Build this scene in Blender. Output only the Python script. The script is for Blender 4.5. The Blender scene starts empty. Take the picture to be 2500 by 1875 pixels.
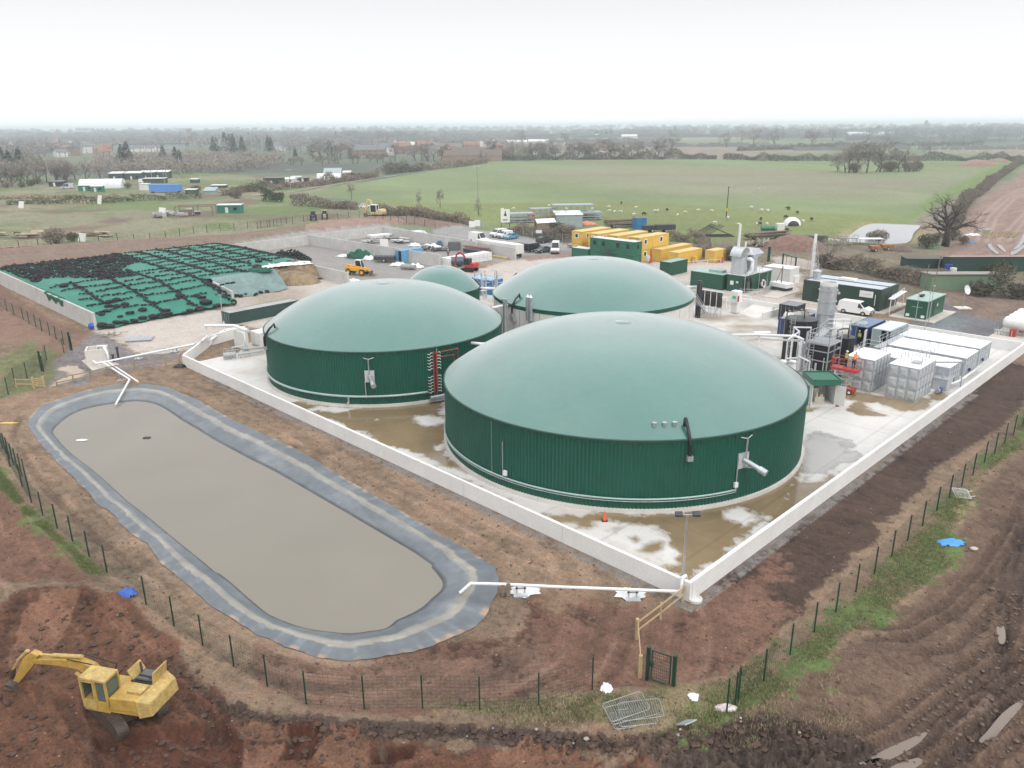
# ===== lib =====
import bpy, math, random
import numpy as np
from mathutils import Vector, Matrix
R=random.Random(7); PI=math.pi
S=bpy.context.scene; COL=S.collection
rad=math.radians
MATS={}
def mat(name,col,rough=.6,metal=0.,var=.12,scale=1.5,bump=0.,dirt=0.,dirtcol=(.16,.12,.09),fine=12.,spec=.5,coat=0.):
 if name in MATS: return MATS[name]
 m=bpy.data.materials.new(name); m.use_nodes=True; nt=m.node_tree; N=nt.nodes; L=nt.links
 b=N['Principled BSDF']; b.inputs['Roughness'].default_value=rough; b.inputs['Metallic'].default_value=metal
 b.inputs['Specular IOR Level'].default_value=spec
 if coat: b.inputs['Coat Weight'].default_value=coat; b.inputs['Coat Roughness'].default_value=.15
 tc=N.new('ShaderNodeTexCoord')
 n1=N.new('ShaderNodeTexNoise'); n1.inputs['Scale'].default_value=scale; n1.inputs['Detail'].default_value=6; n1.inputs['Roughness'].default_value=.65
 L.new(tc.outputs['Object'],n1.inputs['Vector'])
 n2=N.new('ShaderNodeTexNoise'); n2.inputs['Scale'].default_value=fine; n2.inputs['Detail'].default_value=3
 L.new(tc.outputs['Object'],n2.inputs['Vector'])
 r=N.new('ShaderNodeMapRange'); L.new(n1.outputs['Fac'],r.inputs['Value'])
 r.inputs['From Min'].default_value=.3; r.inputs['From Max'].default_value=.7
 r.inputs['To Min'].default_value=1-var; r.inputs['To Max'].default_value=1+var
 r2=N.new('ShaderNodeMapRange'); L.new(n2.outputs['Fac'],r2.inputs['Value'])
 r2.inputs['From Min'].default_value=.3; r2.inputs['From Max'].default_value=.7
 r2.inputs['To Min'].default_value=1-var*.6; r2.inputs['To Max'].default_value=1+var*.6
 mu=N.new('ShaderNodeMath'); mu.operation='MULTIPLY'; L.new(r.outputs[0],mu.inputs[0]); L.new(r2.outputs[0],mu.inputs[1])
 vm=N.new('ShaderNodeVectorMath'); vm.operation='SCALE'; vm.inputs[0].default_value=col; L.new(mu.outputs[0],vm.inputs['Scale'])
 out=vm.outputs[0]
 if dirt:
  n3=N.new('ShaderNodeTexNoise'); n3.inputs['Scale'].default_value=scale*.8; n3.inputs['Detail'].default_value=8; n3.inputs['Roughness'].default_value=.75
  ad=N.new('ShaderNodeVectorMath'); ad.inputs[1].default_value=(7.3,2.1,4.4); L.new(tc.outputs['Object'],ad.inputs[0]); L.new(ad.outputs[0],n3.inputs['Vector'])
  r3=N.new('ShaderNodeMapRange'); L.new(n3.outputs['Fac'],r3.inputs['Value'])
  r3.inputs['From Min'].default_value=.48; r3.inputs['From Max'].default_value=.72; r3.inputs['To Min'].default_value=0; r3.inputs['To Max'].default_value=dirt
  mx=N.new('ShaderNodeMix'); mx.data_type='RGBA'; L.new(r3.outputs[0],mx.inputs[0]); L.new(out,mx.inputs[6]); mx.inputs[7].default_value=(*dirtcol,1)
  out=mx.outputs[2]
 L.new(out,b.inputs['Base Color'])
 if bump:
  bp=N.new('ShaderNodeBump'); bp.inputs['Strength'].default_value=bump; bp.inputs['Distance'].default_value=.05
  L.new(n2.outputs['Fac'],bp.inputs['Height']); L.new(bp.outputs[0],b.inputs['Normal'])
 MATS[name]=m; return m
class MB:
 def __init__(s): s.v=[]; s.f=[]
 def add(s,vs,fs):
  k=len(s.v); s.v+= [tuple(p) for p in vs]; s.f+=[tuple(i+k for i in f) for f in fs]; return s
 def box(s,c,d,rz=0,rx=0,ry=0):
  hx,hy,hz_=d[0]/2,d[1]/2,d[2]/2
  P=[Vector((x,y,z)) for z in(-hz_,hz_) for x,y in((-hx,-hy),(hx,-hy),(hx,hy),(-hx,hy))]
  if rz or rx or ry:
   M=Matrix.Rotation(rz,3,'Z')@Matrix.Rotation(ry,3,'Y')@Matrix.Rotation(rx,3,'X'); P=[M@p for p in P]
  c=Vector(c)
  return s.add([p+c for p in P],[(3,2,1,0),(4,5,6,7),(0,1,5,4),(1,2,6,5),(2,3,7,6),(3,0,4,7)])
 def bx(s,x0,y0,z0,x1,y1,z1): return s.box(((x0+x1)/2,(y0+y1)/2,(z0+z1)/2),(abs(x1-x0),abs(y1-y0),abs(z1-z0)))
 def beam(s,p,q,w,h):   # rectangular bar between two points
  p=Vector(p);q=Vector(q);d=(q-p); L=d.length
  if L<1e-6: return s
  d/=L; up=Vector((0,0,1)) if abs(d.z)<.95 else Vector((1,0,0))
  a=d.cross(up).normalized()*w/2; b=a.cross(d).normalized()*h/2
  vs=[]
  for o in(p,q): vs+=[o-a-b,o+a-b,o+a+b,o-a+b]
  return s.add(vs,[(3,2,1,0),(4,5,6,7),(0,1,5,4),(1,2,6,5),(2,3,7,6),(3,0,4,7)])
 def path(s,pts,r,n=6,cap=True):
  P=[Vector(p) for p in pts]; k=len(P); rs=r if isinstance(r,(list,tuple)) else [r]*k
  vs=[];fs=[]; a=None
  for i in range(k):
   t=((P[i]-P[i-1]).normalized() if i else Vector())+((P[i+1]-P[i]).normalized() if i<k-1 else Vector())
   if t.length<1e-6: t=Vector((0,0,1))
   t.normalize()
   if a is None:
    a=t.orthogonal().normalized()
   else:
    a=(a-t*a.dot(t))
    a=a.normalized() if a.length>1e-6 else t.orthogonal().normalized()
   b=t.cross(a)
   sc=1.
   if 0<i<k-1:
    c=(P[i]-P[i-1]).normalized().dot(t); sc=1/max(c,.5)
   for j in range(n):
    w=2*PI*j/n; vs.append(P[i]+(a*math.cos(w)+b*math.sin(w))*rs[i]*(1 if not(0<i<k-1) else min(sc,1.3)))
  for i in range(k-1):
   for j in range(n):
    fs.append((i*n+j,i*n+(j+1)%n,(i+1)*n+(j+1)%n,(i+1)*n+j))
  if cap: fs+= [tuple(range(n))[::-1],tuple((k-1)*n+j for j in range(n))]
  return s.add(vs,fs)
 def tube(s,p,q,r,n=8): return s.path([p,q],r,n)
 def cyl(s,c,r,h,n=16,r2=None):
  return s.path([c,(c[0],c[1],c[2]+h)],[r,r if r2 is None else r2],n)
 def lathe(s,prof,n=32,c=(0,0,0),cap0=False,cap1=False,rib=None):
  vs=[];fs=[];k=len(prof)
  for (r,z) in prof:
   for j in range(n):
    w=2*PI*j/n; rr=r+(rib(j) if rib else 0)
    vs.append((c[0]+rr*math.cos(w),c[1]+rr*math.sin(w),c[2]+z))
  for i in range(k-1):
   for j in range(n): fs.append((i*n+j,i*n+(j+1)%n,(i+1)*n+(j+1)%n,(i+1)*n+j))
  if cap0: fs.append(tuple(range(n))[::-1])
  if cap1: fs.append(tuple((k-1)*n+j for j in range(n)))
  return s.add(vs,fs)
 def prism(s,poly,z0,z1):
  n=len(poly); vs=[(x,y,z0) for x,y in poly]+[(x,y,z1) for x,y in poly]
  a=sum(poly[i][0]*poly[(i+1)%n][1]-poly[(i+1)%n][0]*poly[i][1] for i in range(n))
  fs=[(i,(i+1)%n,n+(i+1)%n,n+i) for i in range(n)]+[tuple(range(n))[::-1],tuple(range(n,2*n))]
  if a<0: fs=[f[::-1] for f in fs]
  return s.add(vs,fs)
 def ext(s,prof,y0,y1,inset=None):   # side profile in x-z swept along y; inset(x,z)->extra inset of the sides
  n=len(prof); g=inset or (lambda x,z:0)
  vs=[(x,y0+g(x,z),z) for x,z in prof]+[(x,y1-g(x,z),z) for x,z in prof]
  a=sum(prof[i][0]*prof[(i+1)%n][1]-prof[(i+1)%n][0]*prof[i][1] for i in range(n))
  fs=[(i,(i+1)%n,n+(i+1)%n,n+i)[::-1] for i in range(n)]+[tuple(range(n)),tuple(range(n,2*n))[::-1]]
  if a<0: fs=[f[::-1] for f in fs]
  return s.add(vs,fs)
 def ell(s,c,r,n=10,m=6,rot=None):
  vs=[];fs=[]
  for i in range(m+1):
   t=PI*i/m
   for j in range(n):
    w=2*PI*j/n; p=Vector((r[0]*math.sin(t)*math.cos(w),r[1]*math.sin(t)*math.sin(w),r[2]*math.cos(t)))
    if rot: p=rot@p
    vs.append(p+Vector(c))
  for i in range(m):
   for j in range(n): fs.append(((i+1)*n+j,(i+1)*n+(j+1)%n,i*n+(j+1)%n,i*n+j))
  return s.add(vs,fs)
 def torus(s,c,R_,r,n=14,m=7,M=None):
  vs=[];fs=[]
  for i in range(n):
   a=2*PI*i/n
   for j in range(m):
    b=2*PI*j/m; p=Vector(((R_+r*math.cos(b))*math.cos(a),(R_+r*math.cos(b))*math.sin(a),r*math.sin(b)*1.15))
    if M: p=M@p
    vs.append(p+Vector(c))
  for i in range(n):
   for j in range(m): fs.append((i*m+j,((i+1)%n)*m+j,((i+1)%n)*m+(j+1)%m,i*m+(j+1)%m))
  return s.add(vs,fs)
 def quad(s,a,b,c,d): return s.add([a,b,c,d],[(0,1,2,3)])
 def out(s,name,m,parent=None,smooth=False,bevel=0,loc=None,rz=None,clean=False):
  me=bpy.data.meshes.new(name); me.from_pydata(s.v,[],s.f); me.update()
  if smooth:
   me.polygons.foreach_set('use_smooth',[True]*len(me.polygons))
  o=bpy.data.objects.new(name,me); COL.objects.link(o)
  if m: me.materials.append(m)
  if parent: o.parent=parent
  if loc is not None: o.location=loc
  if rz is not None: o.rotation_euler=(0,0,rz)
  if bevel:
   b=o.modifiers.new('b','BEVEL'); b.width=bevel; b.segments=2; b.limit_method='ANGLE'
  if smooth and smooth is not True:
   me.set_sharp_from_angle(angle=smooth)
  return o
 def arr(s):
  return s
def tag(o,label,cat,group=None):
 o['label']=label; o['category']=cat
 if group: o['group']=group
 return o
def T(name,label,cat,loc=(0,0,0),rz=0,group=None):
 o=bpy.data.objects.new(name,None); COL.objects.link(o); o.empty_display_size=.1
 o.location=(loc[0],loc[1],loc[2] if len(loc)>2 else 0); o.rotation_euler=(0,0,rz)
 return tag(o,label,cat,group)
def struct(o): o['kind']='structure'; return o
def stuff(o): o['kind']='stuff'; return o
def dup(root,loc,rz=None,label=None,group=None,scale=None,rot=None):
 r=root.copy(); COL.objects.link(r); r.location=(loc[0],loc[1],loc[2] if len(loc)>2 else 0)
 if rz is not None: r.rotation_euler=(0,0,rz)
 if rot is not None: r.rotation_euler=rot
 if scale: r.scale=scale if isinstance(scale,tuple) else (scale,)*3
 if label: r['label']=label
 if group: r['group']=group
 for ch in list(root.children):
  c=ch.copy(); COL.objects.link(c); c.parent=r
  for gch in ch.children:
   d=gch.copy(); COL.objects.link(d); d.parent=c
 return r
_rng=np.random.default_rng(3); _TAB=_rng.random((256,256)).astype(np.float32)
def vn(x,y,s=0):
 x=np.asarray(x,dtype=np.float64)+s*17.31; y=np.asarray(y,dtype=np.float64)+s*9.77
 xi=np.floor(x).astype(np.int64); yi=np.floor(y).astype(np.int64); fx=x-xi; fy=y-yi
 fx=fx*fx*(3-2*fx); fy=fy*fy*(3-2*fy)
 x0=xi&255;x1=(xi+1)&255;y0=yi&255;y1=(yi+1)&255
 return (_TAB[x0,y0]*(1-fx)+_TAB[x1,y0]*fx)*(1-fy)+(_TAB[x0,y1]*(1-fx)+_TAB[x1,y1]*fx)*fy
def fbm(x,y,sc,o=4,s=0,g=.5):
 t=0;a=1;n=0
 for i in range(o):
  t=t+a*vn(x*sc,y*sc,s+i*3); n+=a; a*=g; sc*=2.03
 return t/n-.5          # about -.35 .. .35
def sdf(poly,X,Y):        # >0 inside, metres
 n=len(poly); d=np.full(X.shape,1e9); ins=np.zeros(X.shape,bool)
 for i in range(n):
  ax,ay=poly[i][:2]; bx,by=poly[(i+1)%n][:2]; ex,ey=bx-ax,by-ay
  t=np.clip(((X-ax)*ex+(Y-ay)*ey)/(ex*ex+ey*ey+1e-12),0,1)
  d=np.minimum(d,(X-ax-t*ex)**2+(Y-ay-t*ey)**2)
  if ay!=by:
   c=((ay>Y)!=(by>Y))&(X<(bx-ax)*(Y-ay)/(by-ay)+ax); ins^=c
 d=np.sqrt(d); return np.where(ins,d,-d)
def sdl(line,X,Y):        # distance to polyline and arc-length
 d=np.full(X.shape,1e18); al=np.zeros(X.shape); s0=0
 for i in range(len(line)-1):
  ax,ay=line[i][:2]; bx,by=line[i+1][:2]; ex,ey=bx-ax,by-ay; L2=ex*ex+ey*ey+1e-12
  t=np.clip(((X-ax)*ex+(Y-ay)*ey)/L2,0,1); q=(X-ax-t*ex)**2+(Y-ay-t*ey)**2
  k=q<d; d=np.where(k,q,d); al=np.where(k,s0+t*math.sqrt(L2),al); s0+=math.sqrt(L2)
 return np.sqrt(d),al
def inpoly(poly,x,y):
 n=len(poly); r=False
 for i in range(n):
  ax,ay=poly[i][:2]; bx,by=poly[(i+1)%n][:2]
  if (ay>y)!=(by>y) and x<(bx-ax)*(y-ay)/(by-ay)+ax: r=not r
 return r
def smooth_closed(P,k=6):
 n=len(P); o=[]
 for i in range(n):
  p0,p1,p2,p3=[np.array(P[(i+j)%n][:2]) for j in(-1,0,1,2)]
  for t in np.arange(k)/k:
   o.append(tuple(.5*((2*p1)+(p2-p0)*t+(2*p0-5*p1+4*p2-p3)*t*t+(3*p1-p0-3*p2+p3)*t**3)))
 return o
def resample(P,step):
 o=[Vector(P[0])]
 for i in range(len(P)-1):
  a,b=Vector(P[i]),Vector(P[i+1]); n=max(1,round((b-a).length/step))
  for k in range(1,n+1): o.append(a.lerp(b,k/n))
 return o
# ===== ground =====
LG_OUT=[(-43.41,86.17),(-45.48,85.92),(-47.27,85.11),(-48.92,81.83),(-49.98,79.19),(-49.81,76.88),(-48.82,74.1),(-47.58,72.2),(-45.73,70.03),(-43.73,67.65),(-41.13,64.78),(-38.87,62.4),(-36.57,60.03),(-34.66,58.07),(-33,56.1),(-31.14,54.46),(-29.26,52.48),(-27.5,50.61),(-25.99,49.43),(-24.94,48.11),(-23.94,46.85),(-22.58,45.56)]+[(-22.49,45.55),(-20.87,43.95),(-19.21,42.34),(-18.13,41.35),(-16.61,40.15),(-14.91,38.83),(-14,38.36),(-13.04,37.66),(-11.88,37.2),(-10.64,36.68),(-9.58,36.46),(-8.3,36.51),(-6.96,36.79),(-5.62,37.21),(-4.45,37.79),(-3.37,38.63),(-2.15,39.49),(-1.6,40.82),(-1.13,42.58),(-.93,43.9),(-1.06,45.28),(-1.53,46.32),(-2.47,47.41)]+[(-18.45,65),(-20.96,67.57),(-23.58,69.98),(-25.96,72.17),(-28.89,74.88),(-31.59,77.76),(-34.17,80.4),(-36.86,82.74),(-39.29,84.94),(-41.69,85.83)]
LG_WAT=[(-41.03,80.82),(-42.91,80.11),(-44.4,79.27),(-45.5,78.03),(-45.85,76),(-45.64,74.05),(-45.36,72.56),(-44.82,71.47),(-43.58,70.04),(-41.83,68),(-39.63,65.74),(-37.7,63.91),(-35.35,61.6),(-32.79,58.91),(-30.63,56.66),(-29.12,55.24),(-27.28,53.44),(-25.18,51.32),(-22.77,48.96),(-21.26,47.49),(-19.81,46.01)]+[(-20.23,46.53),(-18.57,44.98),(-17.26,43.61),(-16,42.3),(-14.86,41.23),(-13.41,40.37),(-12.28,39.86),(-10.82,39.52),(-9.51,39.38),(-8.57,39.58),(-7.62,39.81),(-7.14,40.63),(-6.68,41),(-5.76,41.91),(-5.24,42.9),(-4.78,43.64),(-4.65,44.41),(-4.91,45.21),(-5.58,46.45),(-6.94,48.42)]+[(-19.15,60.74),(-20.93,62.48),(-22.55,63.95),(-24.25,65.48),(-26.44,67.57),(-28.75,69.78),(-31.13,72.3),(-33.81,74.98),(-36.39,77.85),(-38.76,80.02)]
BC=(10.85,42.0); UL=(-.7071,.7071); UR=(.7071,.7071)
def lr(l,r,z=0): return (BC[0]+UL[0]*l+UR[0]*r, BC[1]+UL[1]*l+UR[1]*r, z)
def to_lr(x,y):
 dx,dy=x-BC[0],y-BC[1]; return dx*UL[0]+dy*UL[1], dx*UR[0]+dy*UR[1]
YARD=[lr(0,0)[:2],lr(73,0)[:2],lr(73,7)[:2],lr(79,14)[:2],lr(79,60)[:2],lr(48,77)[:2],lr(0,77)[:2]]
DARKSTRIP=[(13.84,44.99),(17.39,48.27),(21.41,51.98),(26.12,56.58),(32.6,63.29),(38.39,69.29),(43.79,74.48),(53.43,84.88),(61.49,93.36),(63.1,88.8),(53.31,76.88),(45.18,68.62),(38.99,63.89),(36.13,60.95),(33,57.25),(30.7,55.37),(28.07,52.56),(26.49,51.91),(26.13,49.67),(23.13,47.62),(21.55,45.16),(18.66,42.68),(18.03,41.29),(16.86,40.19),(14.54,38.13),(12.28,36.24),(10.95,36.63),(11.76,41.59)]
REDMUD=[(.19,42.36),(1.56,42.71),(2.02,41.27),(2.69,40.57),(3.26,41.6),(4.81,41.76),(5.13,40.88),(5.88,42.11),(6.82,41.38),(7.6,41.2),(8.52,39.51),(10.65,41.17),(12.12,42.21),(14.82,44.45),(18.72,49.14),(15.26,38.48),(12.33,35.58),(10.24,34.39),(8.46,34.28),(6.61,33.66),(4.02,33.68),(1.43,33.84),(-1.18,33.99),(-3.81,34.14),(-6.19,34.95),(-8.27,36.63),(-9.54,38.44),(-6.61,38.1),(-4.16,38.38),(-2.05,38.36),(-.71,38.81),(.36,39.11)]
REDMUD2=[(-14.67,38.06),(-13.08,37.14),(-11.78,36.41),(-10.03,35.97),(-7.31,36.08),(-4.64,36.76),(-1.89,37.62),(.01,38.98),(1.17,41.83),(1.74,34.24),(.93,32.99),(-4.23,32.56),(-7.61,32.59),(-10.74,32.98),(-12.14,33.74),(-13.24,34.52),(-14.73,35.88),(-14.59,36.58)]
EXDARK=[(-31.12,40.87),(-31.17,42.84),(-29.25,43.6),(-25.35,42.27),(-22.66,40.78),(-19.15,37.64),(-15.55,34.14),(-13.77,32.42),(-10.56,30.81),(-6.92,30.47),(-2.44,29.84),(.83,29.24),(7.39,29.76),(7.99,27.57),(-22.14,26.33),(-31.68,33.95)]
LIPROUGH=[(-16.15,33.8),(-12.84,32.41),(-8.96,31.72),(-4.8,31.37),(-.25,31.17),(3.99,30.67),(7.28,30.34),(10.01,30.62),(12.07,31.53),(15.23,30.27),(18.63,29.09),(15.98,26.99),(7.88,27.06),(6.21,29.2),(1.49,29.67),(-2.47,30.43),(-6.94,30.62),(-11.05,30.97),(-14.13,32.09)]
TANCUT=[[(-14.25,32.07),(-13.46,31.94),(-12.27,31.82),(-11.1,31.46),(-10.97,30.69),(-11.71,30.48),(-13.07,30.71)],[(-12.78,30.06),(-10.91,30.47),(-10.94,29.43),(-11.16,28.83),(-12.46,28.84)],[(-9.4,29.51),(-9.15,30.46),(-9.07,31.56),(-7.71,31.32),(-6.89,29.91),(-6.62,28.79),(-8.77,28.81)],[(-1.11,29.26),(.64,30.4),(4.06,29.22),(3.57,28.69),(-.88,28.73)],[(-28.42,36.92),(-29.42,40.86),(-28.53,42.81),(-26.54,41.79),(-26.01,37.71),(-26.71,35.35)]]
PIT=[[(-11.1,31.46),(-9.37,31.45),(-9.36,30.35),(-9.53,29.41),(-10.78,29.42)],[(-6.8,29.8),(-5.2,30.21),(-4.77,29.99),(-4.78,29.37),(-6.61,29.19)],[(-20.45,30.99),(-14.3,31.95),(-13.15,30.71),(-12.62,28.84),(-19.4,28.9)]]
RIGHTMUD=[(9.99,27.87),(10.29,30.49),(13.34,32.21),(15.68,34.79),(17.05,35.65),(19.22,38.08),(22.39,39.59),(23.36,41.11),(25.72,42.96),(28.06,44.56),(29.61,45.86),(30.22,48.1),(31.98,50.53),(35.65,54.56),(37.98,58.38),(42.19,62.2),(46.47,65.47),(53.85,71.86),(54.82,59.78),(28.49,26.77)]
LEFTMUD=[(-56.01,65.33),(-42.43,59.21),(-39.28,56.19),(-35.49,52.57),(-31.7,48.94),(-28.68,46.22),(-26.36,43.91),(-27.44,43.3),(-33.04,43.99),(-41.72,45.05)]
GR_R=[(8.51,29.95),(10.27,31.2),(13.01,32.53),(15.4,34.96),(16.88,35.83),(19.18,38.28),(22.18,39.7),(23.15,41.23),(25.51,43.08),(27.63,44.82),(29.18,45.59),(29.93,48.11),(31.82,50.53),(35.32,54.56),(37.57,57.98),(41.82,62.21),(46.09,65.48),(51.76,71.89),(56.67,79.56),(50.08,71.93),(43.48,65.03),(34.99,56.44),(28.12,49.33),(24.07,45.39),(21.26,42.41),(19.25,40.38),(17.4,38.51),(15.31,36.77),(13.27,34.81),(11.57,33.65),(10.1,32.25)]
GR_L=[(-46.47,64.57),(-42.23,59.99),(-39.39,56.91),(-35.78,53.43),(-31.92,49.7),(-29.03,47.27),(-26.63,45.19),(-28.07,45.21),(-30.34,47.82),(-33.02,50.3),(-36.82,53.44),(-40.67,57.42),(-43.95,60.55)]
GR_B=[(-3.36,32.83),(-1.16,33.11),(1.41,33.33),(3.99,33.43),(5.68,33.17),(6.1,32.56),(7.06,33.28),(8.26,33.27),(10.18,34.13),(11.33,34.51),(15.06,37.86),(13.52,33.09),(11.81,31.92),(9.39,30.81),(8.39,29.96),(7.31,30.5),(4.63,31.52),(1.35,31.78),(-1.14,32.1)]
GRAVEL=[(-58.58,100.08),(-59.07,104.67),(-60.16,109.67),(-58.47,109.26),(-49.17,98.61),(-44.48,99.11),(-42.71,97.25),(-44.17,93.26),(-47.75,90.65),(-49.7,90.17),(-49.26,85.69),(-53.66,85.32),(-58.16,94.71)]
PALEPAD=[(-56.28,91.9),(-55.74,93.25),(-53.93,93.49),(-52.55,92.36),(-50.92,90.72),(-51.5,87.68),(-52.76,85.3),(-53.38,87.23),(-52.93,89.21),(-53.92,91.05)]
APRON=[(-60.8,111.4),(-57.5,118.3),(-47,129.6),(-48.9,135.3),(-49.4,152.9),(-44.8,152.7),(-45.6,166.1),(-30,146.5),(-15.5,149.2),(-6.2,161.7),(1.1,175.2),(13.9,174),(33.5,168.8),(46.1,171.4),(57.2,153.9),(48.7,132.1),(54,112.1),(47.43,97.38),(23.68,97.97),(-6.38,98.72),(-33.47,109.08),(-40.6,114.8),(-42.74,105.49),(-45.9,96.45)]
CARPK=[(-22.5,222.5),(-13.7,227.2),(-3.1,221.4),(15.5,193.8),(14.6,175.3),(1.6,173.2),(-11.9,195.1)]
CLAMPF=[(-70.6,196.2),(-56.6,221.2),(-37.6,236.2),(1.2,190.6),(1.1,174.5),(-16.1,161),(-20.4,146.1),(-30.9,146.5),(-45.8,170.9),(-58.8,183.8)]
BANK=[(-128.8,178.7),(-122.4,188.8),(-106.5,201.1),(-75.3,213.6),(-56.5,240.7),(-45.1,256.2),(-30.5,258),(-12.7,232.5),(-10.6,216.9),(-37.6,236.2),(-56.6,221.2),(-70.3,200.2),(-106.4,162.9),(-112.8,155.2)]
BANKR=[(-104.9,152.2),(-97.6,148.6),(-68,114.5),(-60.5,110.4),(-58.52,105.34),(-58.4,100.71),(-60.49,98.89),(-61.51,98.31),(-68.86,104.92),(-84.6,120.9)]
ALLOT=[(-288.9,369.2),(-274,434),(-218,421),(-217,541),(-141,492),(-79,509),(-81.6,352.2),(-90.7,325.9),(-33.5,284.9),(-14,232.6),(-29,245.1),(-45.6,258.9),(-56.8,241.9),(-75.7,214.5),(-106.9,202),(-122.9,189.5),(-139.1,172.8)]
BIGF=[(-93.5,343.7),(-72,459),(-13,673),(154,683),(413,640),(256,428),(167.6,310.3),(112.6,225.6),(84.5,198.6),(88,216.6),(56.9,213.4),(17.9,225.4),(-.5,243.4),(-15.1,250.5),(-33.5,284.9),(-64.9,328.1)]
NEARG=[(-33.5,284.9),(-64.9,328.1),(-18.2,304.7),(35.2,310.4),(80.5,280.4),(123.6,248.6),(110.1,220.4),(82.9,194.5),(53.5,200.1),(38,192.7),(-.5,221.3),(-14.7,244.2)]
PLOUGH=[(531,782),(303,479),(158.7,275.1),(110.6,197.3),(89.7,169.5),(98.1,163.2),(111.4,157.1),(234,269.9)]
STRIPG=[(441,682),(356,592),(158.8,307),(116.5,236.6),(158,292),(223.6,379.7),(334,528)]
BFIELD=[(-1,526),(69,612),(160,565),(190,478),(217,432),(323,542),(176.6,331.1),(145,292.9),(111.7,325.1),(77.4,339.2),(44.8,396.6)]
SCRUB=[(46.5,200.4),(74.9,207.8),(91.8,216.4),(86.8,190.4),(101.5,197.7),(91.6,169.4),(106.7,162.8),(85.9,123.6),(70.6,124.1),(62.7,131.6),(56.4,144.3),(57.1,156.5),(46.1,171.4),(36.3,178.3)]
GRAVR=[(72.8,131.3),(75.9,125.7),(87.4,127.1),(78,111.4),(74,111.6),(63.6,102.71),(58.03,106.6),(58,112)]
MUDR=[(80.7,148.1),(79.7,131),(87.4,127.1),(77.4,111.5),(71.7,114.5),(69.5,120.8)]
TRACKS=[[(30.2,41.83),(28.06,38.19),(26.36,35.73),(23.97,34.19),(21.86,32.75),(19.45,30.97),(16.95,29.61),(14.23,28.84),(11.18,28.62)],[(31.17,42.06),(29.23,39.2),(27.6,37.21),(26.52,35.02),(24.26,33.69),(22.07,32.13),(19.69,30.4),(17.2,28.81)],[(28.35,35.36),(27.07,34.67),(25.18,33.36),(23.15,31.37),(21.24,29.84),(19.41,28.67),(18.66,28.17)],[(27.81,34.15),(26.35,33.51),(23.67,31.37),(21.75,29.83),(19.44,28.16)],[(38.1,52.41),(34.83,48.04),(32.12,44.76),(30.2,41.83)],[(36.89,50.46),(34.08,46.35),(31.17,42.06)],[(-22.33,33.97),(-20.77,31.86),(-19.3,30.32),(-18.17,28.88)],[(-23.33,33.4),(-21.59,31.61),(-19.79,29.72),(-18.94,28.55)],[(-20.36,36.35),(-17.96,34.37),(-15.74,32.49),(-14.21,30.89)],[(-19.47,36.75),(-17.18,34.97),(-15.31,33.32),(-13.57,31.79)],[(-50.52,75.69),(-48.18,70.43),(-43.53,64.52),(-38.55,58.89),(-33.85,54.06),(-29.09,49.47),(-25.05,45.84)]]
TRACKS+=[[(20.14,39.09),(22.65,39.06),(26.41,41.42),(30.73,45.31),(35.54,50.48),(40.84,56.74)],[(20.12,37.88),(22.61,37.95),(26.34,40.3),(30.56,44.01),(35.56,49.23)],[(22.73,36.69),(24.7,37.24),(27.16,39.01),(29.43,41.38)],[(24.6,30.64),(22.45,29.29),(20.93,28.03)],[(28.44,36.82),(26.83,35.73),(26.36,35.73)],[(13.61,29.91),(16.02,30.3),(18.46,31.56),(21,33.24),(23.53,35.05),(25.95,36.66),(27.23,37.41)],[(17.5,28.18),(19.51,29.85),(21.93,31.68),(24.62,33.36),(27.76,35.72)],[(18.66,28.17),(20.88,30.11),(23.19,31.82),(26.18,33.18)]]
PUDDLES=[[(16.47,29.19),(17.68,29.87),(18.86,30.41),(20.03,30.91),(19.31,30.27),(18.17,29.59),(17.27,29.18)],[(25.66,32.87),(24.43,32.11),(23.19,31.08),(22.48,30.49),(22.91,30.43),(24.1,31.36),(25.58,32.56)],[(17.08,28.56),(17.89,29),(18.81,29.26),(18.97,29.12),(18.2,28.61),(17.56,28.3)],[(28.35,39.21),(28.73,39.2),(28.06,37.99),(27.7,37.89)],[(14.9,28.77),(15.9,29.02),(16.81,29.27),(16.95,29.14),(15.79,28.76)]]
WETTAN=[(23.56,33.05),(24.38,33.53),(24.94,33.52),(24.36,32.73),(22.49,31.53),(20.9,30.53),(19.86,30.12),(21.35,31.39)]
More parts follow.
